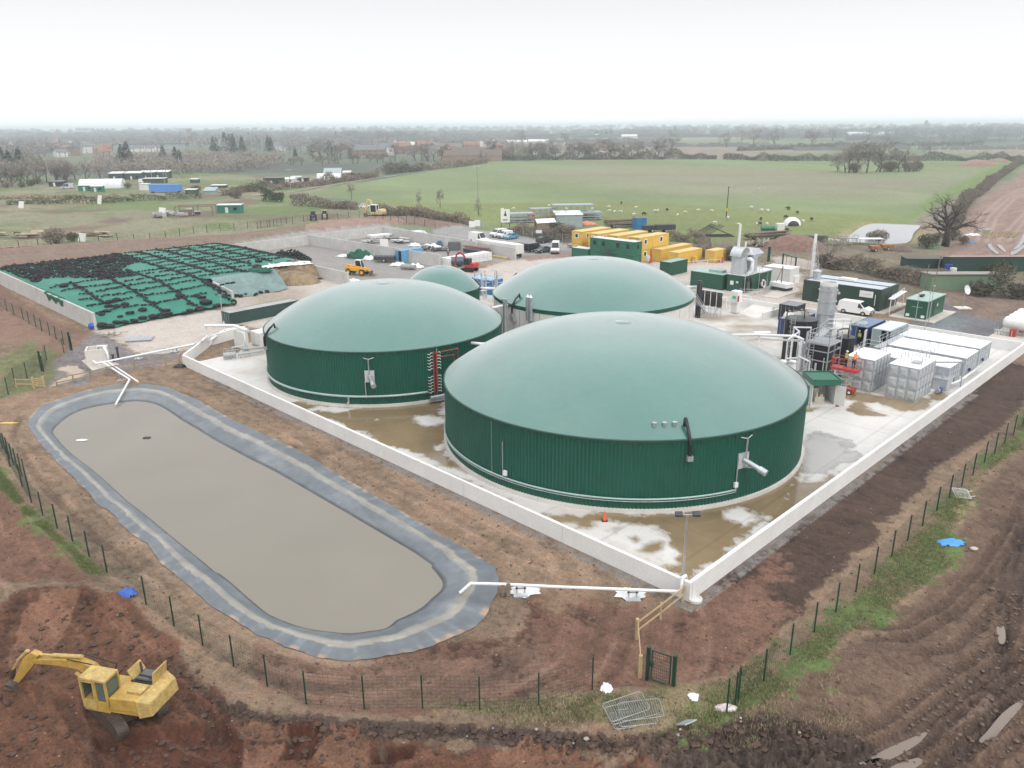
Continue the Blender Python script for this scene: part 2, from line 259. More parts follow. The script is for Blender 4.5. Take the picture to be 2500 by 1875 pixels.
def build_ground():
 th=list(np.arange(-.74,.7401,.00165));
 th+=list(np.linspace(.76,2*PI-.76,110)); th=np.array(th)
 rs=[10.]
 while rs[-1]<15000:
  r=rs[-1]
  st=.9*(r*r+784)/21980 if r>21 else 1.2
  rs.append(r+min(st,r*.03))
 rs=np.array(rs); nt,nr=len(th),len(rs)
 TH,RS=np.meshgrid(th,rs); X=(RS*np.sin(TH)).ravel(); Y=(RS*np.cos(TH)).ravel(); D=RS.ravel()
 Z=np.zeros_like(X); C=np.empty((X.size,3)); RO=np.full(X.size,.92)
 near=D<95; mid=(D>=60)&(D<520)
 n1=fbm(X,Y,.35,5,1,.6); n2=fbm(X,Y,1.7,4,2,.6); nb=fbm(X,Y,.05,4,5)
 n3=fbm(X,Y,4.5,3,8,.7)
 C[:]=(.200,.140,.095)
 n4=fbm(X,Y,.9,3,14,.6); st=np.where(near,fbm(X*.5+Y*.87,(Y*.5-X*.87)*.16,1.1,4,15,.6),0); st2=np.where(near,fbm((X-Y)*.12,(X+Y)*.9,1.2,4,16,.6),0)
 C*= (1+.6*nb+.55*n1+.7*n2+.65*n3+.45*st+.4*n4)[:,None]
 rd=np.clip(n4*3+.3*nb*4,0,1)*.5; C=C*(1-rd[:,None])+C*np.array((.86,.70,.62))*rd[:,None]
 def reg(poly,col,w=.5,rag=1.2,var=.4,rough=None,mask=None,op=1.,tint=None,edge=None):
  p=np.array(poly); m=(X>p[:,0].min()-6)&(X<p[:,0].max()+6)&(Y>p[:,1].min()-6)&(Y<p[:,1].max()+6)
  if mask is not None: m&=mask
  i=np.nonzero(m)[0]
  if not len(i): return None
  s=sdf(poly,X[i],Y[i]); e=(n1[i]*1.6+n2[i]*1.1+n3[i]*.5)*rag
  k=np.clip((s+e)/(w*(.35 if w<3 else 1))+.5,0,1)*op
  c=np.array(col)*(1+var*(n1[i]*1.3+n2[i]*1.4+n3[i]*1.3+st[i]*.7))[:,None]
  C[i]=C[i]*(1-k[:,None])+c*k[:,None]
  if rough is not None: RO[i]=RO[i]*(1-k)+rough*k
  return i,s,k
 far=np.nonzero(D>200)[0]; xf,yf=X[far],Y[far]
 rg=np.random.default_rng(11); cs=[]
 base=[(.15,.185,.10),(.17,.20,.10),(.13,.165,.09),(.21,.175,.135),(.11,.13,.09),(.18,.19,.12),(.125,.15,.09)]
 wx=xf+fbm(xf,yf,.004,2,3)*120; wy=yf+fbm(xf,yf,.004,2,4)*120
 cs_=np.where(yf<1600,190.,420.)
 gx=wx*.94+wy*.34; gy=(-wx*.34+wy*.94)*.55
 ix=np.floor(gx/cs_+ .37*np.floor(gy/cs_)).astype(int); iy=np.floor(gy/cs_).astype(int)
 h=((ix*73856093)^(iy*19349663))%7
 C[far]=np.array(base)[h]*(1+.25*nb[far]+.3*fbm(xf,yf,.15,3,9))[:,None]
 vill=(xf<-60)&(yf>520)&(yf<2200); C[far[vill]]*=np.array((.75,.72,.85))
 hz_=np.clip((D-2600)/2600,0,1)**1.5
 ang=np.arctan2(X,Y)
 Z+=hz_*(4+9*vn(ang*3+40,D/2600,6)+6*vn(ang*9+80,D/1500,7))
 Z+=np.clip((D-500)/1500,0,1)*2*fbm(X,Y,.002,3,4)
 reg(SCRUB,(.15,.125,.085),4,3)
 i,s,k=reg(ALLOT,(.195,.185,.115),4,2,.3)
 pn=fbm(X[i],Y[i],.06,4,21); g=np.clip((pn+.02)*12,0,1)*k; C[i]=C[i]*(1-g[:,None])+np.array((.125,.165,.06))*(1+.5*n2[i])[:,None]*g[:,None]
 pn=fbm(X[i],Y[i],.045,4,25); g=np.clip((pn-.12)*14,0,1)*k; C[i]=C[i]*(1-g[:,None])+np.array((.15,.105,.08))*g[:,None]
 Z[i]+=k*(fbm(X[i],Y[i],.06,3,20)*1.2)
 i,s,k=reg(BIGF,(.160,.20,.092),3,1,.10)
 sf_=fbm(X[i]*.9+Y[i]*.45,Y[i]*.12,.02,4,30)
 C[i]*= (1+.5*sf_*k)[:,None]
 reg(BFIELD,(.215,.20,.14),60,24,.12,op=.75)
 for c_,rx,ry,cc in (((54,479,0),60,14,(.21,.155,.11)),((139,470,0),80,12,(.22,.16,.12)),((143.7,393.5,0),70,14,(.20,.17,.125))):
  e=((X-c_[0])/rx)**2+((Y-c_[1])/ry)**2+n1*1.2; kk=np.clip((1-e)*1.2,0,.6); C[:]=C*(1-kk[:,None])+np.array(cc)*kk[:,None]
 reg(NEARG,(.155,.182,.064),9,4,.22)
 i=np.nonzero((D>150)&(D<420))[0]; tn=fbm(X[i],Y[i],.035,3,33); C[i]*=(1+.35*tn)[:,None]
 i,s,k=reg(PLOUGH,(.23,.155,.125),3,1,.22)
 u,_=to_lr(X[i],Y[i]); C[i]*=(1+(.05*np.sin(u*2.2+3*n1[i])+.5*fbm(u*.5,_*.06,1.,4,19))*k)[:,None]
 for kx in range(5):
  tr=[tuple(a) for a in [(116.2,197),(150.1,246.9),(193.3,308.3),(246.2,377.5)]]; tr=[(a[0]+kx*7,a[1]-kx*5+4*math.sin(kx*2.+j)) for j,a in enumerate(tr)]
  d,_=sdl(tr,X[i],Y[i]); kk=(np.clip(1-d/.7,0,1)+np.clip(1-abs(d-2.2)/.7,0,1))*.6; C[i]=C[i]*(1-kk[:,None])+np.array((.36,.29,.25))*kk[:,None]
 reg(STRIPG,(.135,.19,.062),4,1.5,.2)
 reg(BANK,(.165,.13,.095),1.5,1.5,.4); i,s,k=reg(BANK,(.21,.13,.10),3,5,.3,op=.5)
 Z[i]+=np.clip((s+3)/5,0,1)*1.1
 reg([(-58.3,255.2),(-51.7,256.5),(-34.3,245.7),(-28.8,230.6),(-38.4,236.9),(-46.6,224.8),(-57.2,220.2),(-59.5,233.7)],(.26,.17,.135),2,2,.3)
 reg(GRAVR,(.135,.13,.135),2,1,.3); reg(MUDR,(.16,.115,.09),2,1.5,.5)
 reg([(62.1,112.8),(67.3,118.5),(66.6,113.5),(62.63,108.19),(60.9,110.5)],(.16,.19,.20),3,2,.3,op=.7)
 reg([(57.2,173.8),(60.9,175),(66.2,166.8),(63,157.3),(57.9,159.8),(56.2,167.2)],(.36,.31,.27),2,1,.2)
 reg(APRON,(.37,.31,.265),1,.6,.18,rough=.8)
 i,s,k=reg(APRON,(.50,.46,.42),5,5,.15,op=.5)
 reg([(-47.8,139.5),(-42.2,142.5),(-37.1,141.3),(-34.9,129.1),(-38.5,125.7),(-42.8,124.1)],(.27,.22,.165),4,4,.4,op=.8)
 reg(CARPK,(.27,.26,.255),1,.4,.12); reg(CLAMPF,(.30,.28,.26),1,.6,.15,rough=.7)
 reg(CLAMPF,(.20,.185,.17),6,6,.2,op=.6)
 reg([(1.3,178.8),(9.4,180.1),(14.3,183.1),(14,176.7),(8.1,174),(3.8,171.2)],(.25,.175,.15),1.5,1,.3)
 reg(BANKR,(.185,.115,.082),1.5,1.2,.35)
 reg([(-100.6,149.3),(-88.1,136.8),(-68.9,116.2),(-61.5,111.2),(-60.52,106.08),(-63.92,109.03),(-87.7,132.5)],(.15,.088,.064),1.5,1.5,.35,op=.8)
 reg(GRAVEL,(.165,.145,.145),.8,.8,.5); reg(PALEPAD,(.40,.33,.26),.6,.6,.15)
 reg(RIGHTMUD,(.145,.094,.066),1.5,1.6,.6); reg(RIGHTMUD,(.088,.055,.039),1.5,3.4,.5,op=.55); reg(LEFTMUD,(.165,.092,.06),1.,1.6,.6); reg(LEFTMUD,(.125,.064,.043),1.5,3.2,.5,op=.6)
 reg(DARKSTRIP,(.047,.029,.022),.8,1.1,.6)
 reg(DARKSTRIP,(.085,.053,.039),1.5,2.2,.4,op=.35)
 reg(REDMUD,(.098,.052,.036),.9,1.3,.6); reg(REDMUD,(.17,.095,.066),2,3.2,.4,op=.55)
 reg(REDMUD2,(.095,.052,.035),.9,1.2,.6); reg(REDMUD2,(.19,.12,.088),1.5,3,.4,op=.45)
 reg(EXDARK,(.062,.030,.019),1.2,1.4,.6);
 i=np.nonzero(near)[0]
 reg(EXDARK,(.13,.060,.035),2.5,3.4,.5,op=.55)
 reg(LIPROUGH,(.060,.043,.034),.8,.9,.7)
 for p in TANCUT: reg(p,(.165,.085,.054),.4,.3,.3)
 for p in PIT: reg(p,(.075,.030,.018),.4,.5,.45)
 for p,op in ((GR_R,1),(GR_L,.9),(GR_B,.3)):
  reg(p,(.125,.112,.058),1.2,1.2,.4,op=op*.8)
  reg(p,(.075,.108,.034),.9,2.6,.6,op=op*.9)
 reg([(33.4,53.17),(35.8,56.05),(35.89,55.29),(34.54,53.15),(32.81,51.49)],(.25,.21,.11),1,.8,.3,op=.9)
 reg([(-65.07,95.87),(-66.8,104.89),(-58.48,97.82),(-53.22,86.21),(-56.13,81.4)],(.12,.125,.055),1.5,2,.5)
 reg(WETTAN,(.20,.13,.10),.3,.4,.2,rough=.45)
 i=np.nonzero(near)[0]; so=sdf(LG_OUT,X[i],Y[i]); al=np.arctan2(Y[i]-60,X[i]+25)*22; sk=fbm(so*1.1,al*.10,1.3,4,17,.6); kk=np.clip((16+so)/3,0,1)*(so<0); C[i]*=(1+.8*sk*kk)[:,None]
 kk=np.clip(sk*5-.7,0,1)*kk*.45; C[i]=C[i]*(1-kk[:,None])+np.array((.25,.165,.125))*kk[:,None]
 l,r_=to_lr(X,Y); b=(((r_>-1.0)&(r_<0)&(l>-.8)&(l<76))|((l>-1.0)&(l<0)&(r_>-.6)&(r_<80)))&near
 b=np.nonzero(b)[0]; kk=np.clip(.65+n2[b]*3,0,.9)
 C[b]=C[b]*(1-kk[:,None])+np.array((.19,.175,.165))*(1+.5*n3[b])[:,None]*kk[:,None]
 i=np.nonzero(near)[0]; x,y=X[i],Y[i]
 s_ex=sdf(EXDARK,x,y); s_lip=sdf(LIPROUGH,x,y); l,r_=to_lr(x,y)
 outy=((r_<-.4)|(l<-.4)); fence=np.clip(-np.minimum(sdf(REDMUD,x,y),50)/3,0,1)
 amp=.10+.16*np.clip(s_ex/2+.5,0,1)+.30*np.clip(s_lip/.8+.5,0,1)
 rough_r=np.clip((x-14)/8,0,1)*np.clip((-l-13)/4,0,1)
 amp=amp+.16*rough_r
 z=amp*(1.5*n1[i]+1.3*n2[i]+.9*n3[i])
 z+=np.where(s_lip>-1,.30*np.clip(s_lip+.4,0,1)*np.abs(n2[i]*5),0)
 xc=(-19.79,32.53,0); e=np.exp(-((x-xc[0])**2+(y-xc[1])**2)/10.); z*=1-.85*e
 xc=(-26.32,34.45,0); z+=.95*np.exp(-(((x-xc[0])/1.5)**2+((y-xc[1])/.9)**2)*1.2)
 cl=np.clip(vn(x*2.7,y*2.7,41)-.72,0,1)*1.1; z+=cl*np.clip(amp-.08,0,.5)*2
 hp=(-29.12,42.31,0); e=((x-hp[0])/6.)**2+((y-hp[1])/2.2)**2; z+=.75*np.exp(-e*1.2)
 hp=(-26.25,41.78,0); e=((x-hp[0])/3.)**2+((y-hp[1])/2.)**2; z+=.4*np.exp(-e*1.5)
 hp=(10.9,30.47,0); e=((x-hp[0])/5.)**2+((y-hp[1])/3.)**2; z+=.6*np.exp(-e)
 hp=(18.39,34.93,0); e=((x-hp[0])/4.)**2+((y-hp[1])/3.)**2; z+=.5*np.exp(-e)
 hp=(6.49,32.92,0); e=((x-hp[0])/2.5)**2+((y-hp[1])/1.3)**2; z+=.45*np.exp(-e)
 for p in PIT: z-=.55*np.clip(sdf(p,x,y)/.35+.3,0,1)
 for p in TANCUT[:4]: z-=.14*np.clip(sdf(p,x,y)/.3+.3,0,1)
 hp=(-26.24,35.06,0); e=((x-hp[0])/1.6)**2+((y-hp[1])/1.2)**2; z-=.5*np.exp(-e)
 for k_,t in enumerate(TRACKS):
  d,al=sdl(t,x,y); w=.42 if k_<6 else .38; dp=.20 if k_<6 else .11
  ins=np.clip(1-(d/w)**4,0,1); rim=np.exp(-((d-w*1.45)/.18)**2)
  z+=-dp*ins+.12*(dp/.26)*rim*(1+2*n2[i])
  tread=np.sin((al+ d*.9)*2*PI/.34); z+=ins*.06*tread
  kk=ins*(.75 if k_<6 else .5)*(.75+.25*np.sin((al+d*.9)*2*PI/.34)); C[i]=C[i]*(1-kk[:,None])+np.array((.045,.029,.023))*(1+.9*n3[i])[:,None]*kk[:,None]
  if k_<6: RO[i]=RO[i]*(1-ins*.5)+.45*ins*.5
 for p in PUDDLES:
  s=sdf(p,x,y); z=np.where(s>-.3,np.minimum(z,-.08-.25*np.clip((s+.12)/.3,0,1)),z)
 flat=np.clip(np.minimum(np.abs(r_),np.abs(l))/1.5,.15,1); z*=np.where(((np.abs(r_)<1.5)&(l>-2)&(l<76))|((np.abs(l)<1.5)&(r_>-2)),flat,1)
 so=sdf(LG_OUT,x,y); z=np.where(so>-1.2,z*np.clip(-so/1.2,0,1),z); z=np.where(so>0,-2.2*np.clip((so-.7)/1.4,0,1)-.03,z)
 yin=(l>.05)&(r_>.05); z=np.where(yin,-.12,z)
 Z[i]+=z
 j=np.nonzero((~near)&(D<260))[0]; l,r_=to_lr(X[j],Y[j]); Z[j]+=np.where((l>-3)&(r_>-3)&(r_<118)&(l<150),-.06,(n1[j]+n2[j])*.3)
 PO=POND; s=sdf(PO,X[j],Y[j]); Z[j]=np.where(s>-3,np.minimum(Z[j],.25-.9*np.clip((s+3)/3.2,0,1)),Z[j])
 i=np.nonzero((D>150)&(D<260))[0]; s=sdf(PO,X[i],Y[i]); kk=np.clip(1-np.abs(s+1.5)/2.5,0,1)*.8; C[i]=C[i]*(1-kk[:,None])+np.array((.27,.22,.11))*(1+.6*n2[i])[:,None]*kk[:,None]
 np.clip(C,.008,.8,out=C)
 V=np.stack([X,Y,Z],1)
 a=np.arange(nt); bnx=(a+1)%nt
 rr=np.arange(nr-1)[:,None]*nt
 F=np.stack([rr+a,rr+nt+a,rr+nt+bnx,rr+bnx],-1).reshape(-1,4)[:,::-1]
 V=np.vstack([V,[[0,0,0]]]); cidx=len(V)-1
 me=bpy.data.meshes.new('ground'); nf=len(F); tri=np.stack([np.full(nt,cidx),bnx,a],-1)
 me.vertices.add(len(V)); me.vertices.foreach_set('co',V.astype(np.float32).ravel())
 lp=np.concatenate([F.ravel(),tri.ravel()]).astype(np.int32); me.loops.add(len(lp)); me.loops.foreach_set('vertex_index',lp)
 ls=np.concatenate([np.arange(nf)*4,nf*4+np.arange(nt)*3]).astype(np.int32)
 me.polygons.add(nf+nt); me.polygons.foreach_set('loop_start',ls)
 me.update(calc_edges=True); me.polygons.foreach_set('use_smooth',np.ones(nf+nt,bool))
 at=me.color_attributes.new('soil','FLOAT_COLOR','POINT'); CC=np.ones((len(V),4),np.float32); CC[:-1,:3]=C; CC[:-1,3]=RO; at.data.foreach_set('color',CC.ravel())
 me.validate()
 o=bpy.data.objects.new('ground',me); COL.objects.link(o); struct(o); o['label']='bare brown soil, mud, grass and fields around the plant'
 me.materials.append(attr_mat('ground_soil','soil',.35,.9))
 global GH
 def GH(px_,py_):
  r=math.hypot(px_,py_); t=math.atan2(px_,py_); ir=int(np.argmin(np.abs(rs-r))); it=int(np.argmin(np.abs(th-t))); return float(V[ir*nt+it,2])
 return o
def attr_mat(name,attr,bump=.3,rough=None,fine=(9.,34.),fv=.35):
 m=bpy.data.materials.new(name); m.use_nodes=True; nt=m.node_tree; N=nt.nodes; L=nt.links; b=N['Principled BSDF']
 a=N.new('ShaderNodeAttribute'); a.attribute_name=attr
 tc=N.new('ShaderNodeTexCoord')
 n1=N.new('ShaderNodeTexNoise'); n1.inputs['Scale'].default_value=fine[0]; n1.inputs['Detail'].default_value=4; n1.inputs['Roughness'].default_value=.7; L.new(tc.outputs['Object'],n1.inputs['Vector'])
 r=N.new('ShaderNodeMapRange'); L.new(n1.outputs['Fac'],r.inputs['Value']); r.inputs['From Min'].default_value=.3; r.inputs['From Max'].default_value=.7; r.inputs['To Min'].default_value=1-fv; r.inputs['To Max'].default_value=1+fv
 vo=N.new('ShaderNodeTexVoronoi'); vo.inputs['Scale'].default_value=fine[1]*.12; L.new(tc.outputs['Object'],vo.inputs['Vector'])
 lt=N.new('ShaderNodeMath'); lt.operation='LESS_THAN'; lt.inputs[1].default_value=.13; L.new(vo.outputs['Distance'],lt.inputs[0])
 vm=N.new('ShaderNodeVectorMath'); vm.operation='SCALE'; L.new(a.outputs['Color'],vm.inputs[0]); L.new(r.outputs[0],vm.inputs['Scale'])
 mx=N.new('ShaderNodeMix'); mx.data_type='RGBA'; L.new(vm.outputs[0],mx.inputs[6]);
 mm=N.new('ShaderNodeMath'); mm.operation='MULTIPLY'; mm.inputs[1].default_value=fv*.9; L.new(lt.outputs[0],mm.inputs[0]); L.new(mm.outputs[0],mx.inputs[0])
 sc=N.new('ShaderNodeVectorMath'); sc.operation='MULTIPLY_ADD'; L.new(vm.outputs[0],sc.inputs[0]); sc.inputs[1].default_value=(1.5,1.5,1.5); sc.inputs[2].default_value=(.05,.045,.04); L.new(sc.outputs[0],mx.inputs[7])
 L.new(mx.outputs[2],b.inputs['Base Color']); L.new(a.outputs['Alpha'],b.inputs['Roughness'])
 b.inputs['Specular IOR Level'].default_value=.3
 bp=N.new('ShaderNodeBump'); bp.inputs['Strength'].default_value=bump; bp.inputs['Distance'].default_value=.06; L.new(n1.outputs['Fac'],bp.inputs['Height']); L.new(bp.outputs[0],b.inputs['Normal'])
 return m
POND=[(85.2,200.2),(96.3,221.2),(106.1,234.9),(114.5,236.7),(120.7,234),(109.6,215.4),(98.5,196.2),(91,195)]
build_ground()
def water_mat(name,col,rough,bscale=2.,bs=.03):
 m=bpy.data.materials.new(name); m.use_nodes=True; N=m.node_tree.nodes; L=m.node_tree.links; b=N['Principled BSDF']
 tc=N.new('ShaderNodeTexCoord'); n=N.new('ShaderNodeTexNoise'); n.inputs['Scale'].default_value=.12; n.inputs['Detail'].default_value=3; L.new(tc.outputs['Object'],n.inputs['Vector'])
 r=N.new('ShaderNodeMapRange'); L.new(n.outputs['Fac'],r.inputs['Value']); r.inputs['From Min'].default_value=.3; r.inputs['From Max'].default_value=.7; r.inputs['To Min'].default_value=.95; r.inputs['To Max'].default_value=1.05
 v=N.new('ShaderNodeVectorMath'); v.operation='SCALE'; v.inputs[0].default_value=col; L.new(r.outputs[0],v.inputs['Scale']); L.new(v.outputs[0],b.inputs['Base Color'])
 b.inputs['Roughness'].default_value=rough; b.inputs['IOR'].default_value=1.33
 mp=N.new('ShaderNodeMapping'); mp.inputs['Scale'].default_value=(bscale,bscale*2.5,1); mp.inputs['Rotation'].default_value=(0,0,.5); L.new(tc.outputs['Object'],mp.inputs[0])
 n2=N.new('ShaderNodeTexNoise'); n2.inputs['Scale'].default_value=1; n2.inputs['Detail'].default_value=4; L.new(mp.outputs[0],n2.inputs['Vector'])
 bp=N.new('ShaderNodeBump'); bp.inputs['Strength'].default_value=bs; bp.inputs['Distance'].default_value=.1; L.new(n2.outputs['Fac'],bp.inputs['Height']); L.new(bp.outputs[0],b.inputs['Normal'])
 return m
PW=water_mat('puddle_water',(.20,.16,.13),.03)
for p in PUDDLES:
 b=MB(); pp=smooth_closed(p,4); c=(sum(a[0] for a in pp)/len(pp),sum(a[1] for a in pp)/len(pp))
 pp=[(c[0]+(a[0]-c[0])*1.15,c[1]+(a[1]-c[1])*1.15) for a in pp]
 b.add([(x,y,-.13) for x,y in pp],[tuple(range(len(pp)))]); o=struct(b.out('puddle',PW)); o['label']='muddy rainwater lying in a wheel rut'
b=MB(); pp=smooth_closed(POND,4); b.add([(x,y,-.28) for x,y in pp],[tuple(range(len(pp)))][::-1]); o=struct(b.out('pond_water',water_mat('pond_water',(.30,.30,.31),.05))); o['label']='still field pond mirroring the pale sky'
def lagoon():
 P0=np.array((-37.5,70.81,0)[:2]); P1=np.array((-9.44,43.62,0)[:2])
 ax=(P1-P0)/np.linalg.norm(P1-P0); nm=np.array((-ax[1],ax[0])); Ls=np.linalg.norm(P1-P0)
 dirs=[]   # origin, direction around the stadium
 ns,ne=130,110
 for i in range(ns): dirs.append((P0+ax*Ls*i/ns,nm))
 for i in range(ne): a=PI/2-PI*i/ne; dirs.append((P1,ax*math.cos(a)+nm*math.sin(a)))
 for i in range(ns): dirs.append((P1-ax*Ls*i/ns,-nm))
 for i in range(ne): a=-PI/2-PI*i/ne; dirs.append((P0,ax*math.cos(a)+nm*math.sin(a)))
 def hit(poly,o,d):
  best=0
  for i in range(len(poly)):
   a=np.array(poly[i]);e=np.array(poly[(i+1)%len(poly)])-a
   den=d[0]*e[1]-d[1]*e[0]
   if abs(den)<1e-9: continue
   w=a-o; t=(w[0]*e[1]-w[1]*e[0])/den; u=(w[0]*d[1]-w[1]*d[0])/den
   if t>best and 0<=u<=1: best=t
  return best
 OUT=smooth_closed(LG_OUT,2); WAT=smooth_closed(LG_WAT,2)
 to=[hit(OUT,o,d) for o,d in dirs]; tw=[hit(WAT,o,d) for o,d in dirs]
 n=len(dirs); fr=[0,.02,.06,.12,.18,.24,.30,.35,.39,.43,.47,.51,.55,.59,.63,.67,.71,.76,.82,.88,.94,1.,1.15,1.5]
 hp=[(0,.03),(.06,.05),(.35,.13),(.45,.16),(.56,.12),(.72,-.04),(1,-.32),(1.5,-.75)]
 def H(f):
  for (a,ha),(b_,hb) in zip(hp,hp[1:]):
   if f<=b_: return ha+(hb-ha)*(f-a)/(b_-a)
  return -.8
 vs=[];col=[]; rr=np.random.default_rng(5);
 ja=rr.normal(0,1,n); ja=(ja+np.roll(ja,1)+np.roll(ja,-1))/3
 wr=rr.normal(0,1,n)
 for i,(o,d) in enumerate(dirs):
  A,B=to[i]+.07*ja[i],tw[i]
  for j,f in enumerate(fr):
   t=A+(B-A)*f; p=o+d*t
   nz=float(fbm(np.array([p[0]]),np.array([p[1]]),.8,3,50)[0]); nl=float(fbm(np.array([i*.09]),np.array([f*3]),1.,3,51)[0])
   nw=float(fbm(np.array([i*.6]),np.array([f*1.2]),1.,2,58)[0])
   z=H(f)+(.012*nw+.03*nl)*(1 if f<1 else 0)*(1-.3*f)
   vs.append((p[0],p[1],max(z,.012) if f<.3 else z))
   c=np.array((.112,.128,.140))*(1+.16*nl+.22*nw+.22*nz)      # grey blue sheet
   bz=f+nl*.07+.012*math.sin(i*.21)
   if .36<bz<.50: c=np.array((.255,.24,.205))*(1+.6*nz)
   elif .50<=bz<.56: c=.5*c+.5*np.array((.30,.28,.25))*(1+.4*nz)
   elif .56<=bz<.9:
    k=max(0,min(1,(nl*2+.15*nw+.15)))*.35; c=c*(1-k)+np.array((.27,.28,.28))*k
   if f<.10 :
    k=max(0,min(1,nw*4-.1)); c=c*(1-k)+np.array((.26,.18,.13))*k
   if nw>.22 and f<.36: c=c*1.25
   if f>.9: c=c*(.45+.3*nz)
   col.append((*np.clip(c,.01,.6),.42 if f>.5 else .38))
 m=len(fr); fs=[]
 for i in range(n):
  for j in range(m-1):
   a=i*m+j; b_=((i+1)%n)*m+j; fs.append((a,a+1,b_+1,b_))
 me=bpy.data.meshes.new('pond_liner'); me.from_pydata(vs,[],fs); me.update(); me.polygons.foreach_set('use_smooth',[True]*len(fs))
 at=me.color_attributes.new('sheet','FLOAT_COLOR','POINT'); at.data.foreach_set('color',np.array(col,np.float32).ravel())
 o=bpy.data.objects.new('pond_liner',me); COL.objects.link(o); mt=attr_mat('liner_sheet','sheet',.25,None,(1.2,3.),.16); me.materials.append(mt); mt.node_tree.nodes['Principled BSDF'].inputs['Specular IOR Level'].default_value=.5
 tag(o,'grey blue plastic liner sheet with silt band around the lagoon','pond liner')
 b=MB(); pts=[]
 for i,(o_,d) in enumerate(dirs): p=o_+d*(tw[i]+.9); pts.append((p[0],p[1],-.3))
 c=((P0+P1)/2); b.add(pts,[tuple(range(n))[::-1]]);
 o=struct(b.out('lagoon_water',water_mat('lagoon_water',(.205,.185,.150),.05,1.1,.02))); o['label']='murky tan water filling the lined lagoon'
lagoon()
WETP=[[(25.12,64.12),(25.49,62.48),(23.89,59.01),(25.31,58.99),(26.86,60.23),(26.9,58.97),(23.02,55.11),(19.81,52),(18.34,51.36),(20.72,54.78)],[(-24.01,78.94),(-18.21,78.38),(-7.34,80.39),(-5.46,64.66),(-1.77,57.16),(3.19,52.78),(7.78,53.31),(13.2,54.13),(20.07,58.09),(26.2,64.12),(24.45,59.8),(20.87,54.79),(16.25,49.81),(11.21,44.44),(10.13,47.05),(4.84,51.68),(-.28,55.11),(-3.7,58.46),(-8.57,64.71),(-15.58,71.02)],[(35.14,81.13),(36.3,81.72),(38.05,80.87),(40.11,79.63),(42.53,78.22),(46.72,81.91),(49.47,83.33),(46.31,79.11),(42.95,76.53),(41.16,75.41),(38.88,75.81),(37.62,77.75),(35.65,80.11)],[(33.89,76.34),(36.99,77.76),(37.68,75.91),(38.79,74.81),(37.47,73.8),(35.7,74.18),(34.39,74.55)],[(30.56,76.78),(32.3,76.74),(31.64,75.67),(30.04,75.34)]]
SHEEN=[[(27.99,70.04),(29.63,69.45),(30.62,67.81),(31.58,66.75),(29.02,62.88),(27.37,61.54),(23.89,59.01),(24.93,62.49)],[(28.49,70.99),(30.08,69.08),(32.07,67.85),(30.05,66.15),(26.09,64.29)]]
DRYP=[[(5.31,51.21),(6.21,52.05),(7.08,52.41),(8.67,52.01),(9.99,51.71),(11.09,50.99),(11.08,49.91),(11.16,48.61),(11.32,47.48),(10.89,46.29),(9.3,46.07),(8.44,46.91),(7.66,47.65),(5.99,49.98)],[(-21.54,77.06),(-20.62,78.07),(-18.66,77.69),(-16.02,77.29),(-16.82,76.63),(-18.24,76.26),(-19.14,76.68),(-20.76,76.71)],[(-9.98,74.86),(-8.38,75.21),(-6.68,73.84),(-6.8,72.61),(-8.3,72.12),(-9.23,72.65)],[(-14.08,74.05),(-13.59,74.45),(-13.26,73.81),(-13.55,73.5)],[(16.4,54.27),(17.62,54.56),(17.96,53.79),(18.68,52.88),(17.02,51.47),(15.9,52.92)],[(-8.72,74.77),(-7.02,74.63),(-6.56,73.15),(-7.35,72.05),(-8.43,71.92)],[(-7.24,66.89),(-6.13,67.49),(-5.96,66.26),(-6.82,66.01)],[(3.74,51.99),(4.7,52.07),(4.72,51.5),(4.24,51.37)],[(-7.19,62.81),(-4.71,61.99),(-2.24,59.36),(-.69,57.59),(-.98,56.93),(-3.78,59.38)],[(37.24,77.76),(38.49,77.73),(39.28,75.87),(39.79,74.1),(38.03,73.44),(36.94,75.92)]]
DAMP=[[(8.36,49.81),(8.77,49.94),(9.03,49.46),(8.66,49.21)],[(8.59,47.89),(9.67,49.01),(10.61,49.13),(10.16,48.11),(9.29,47.51)],[(6.88,50.78),(7.91,51.46),(7.4,50.63)]]
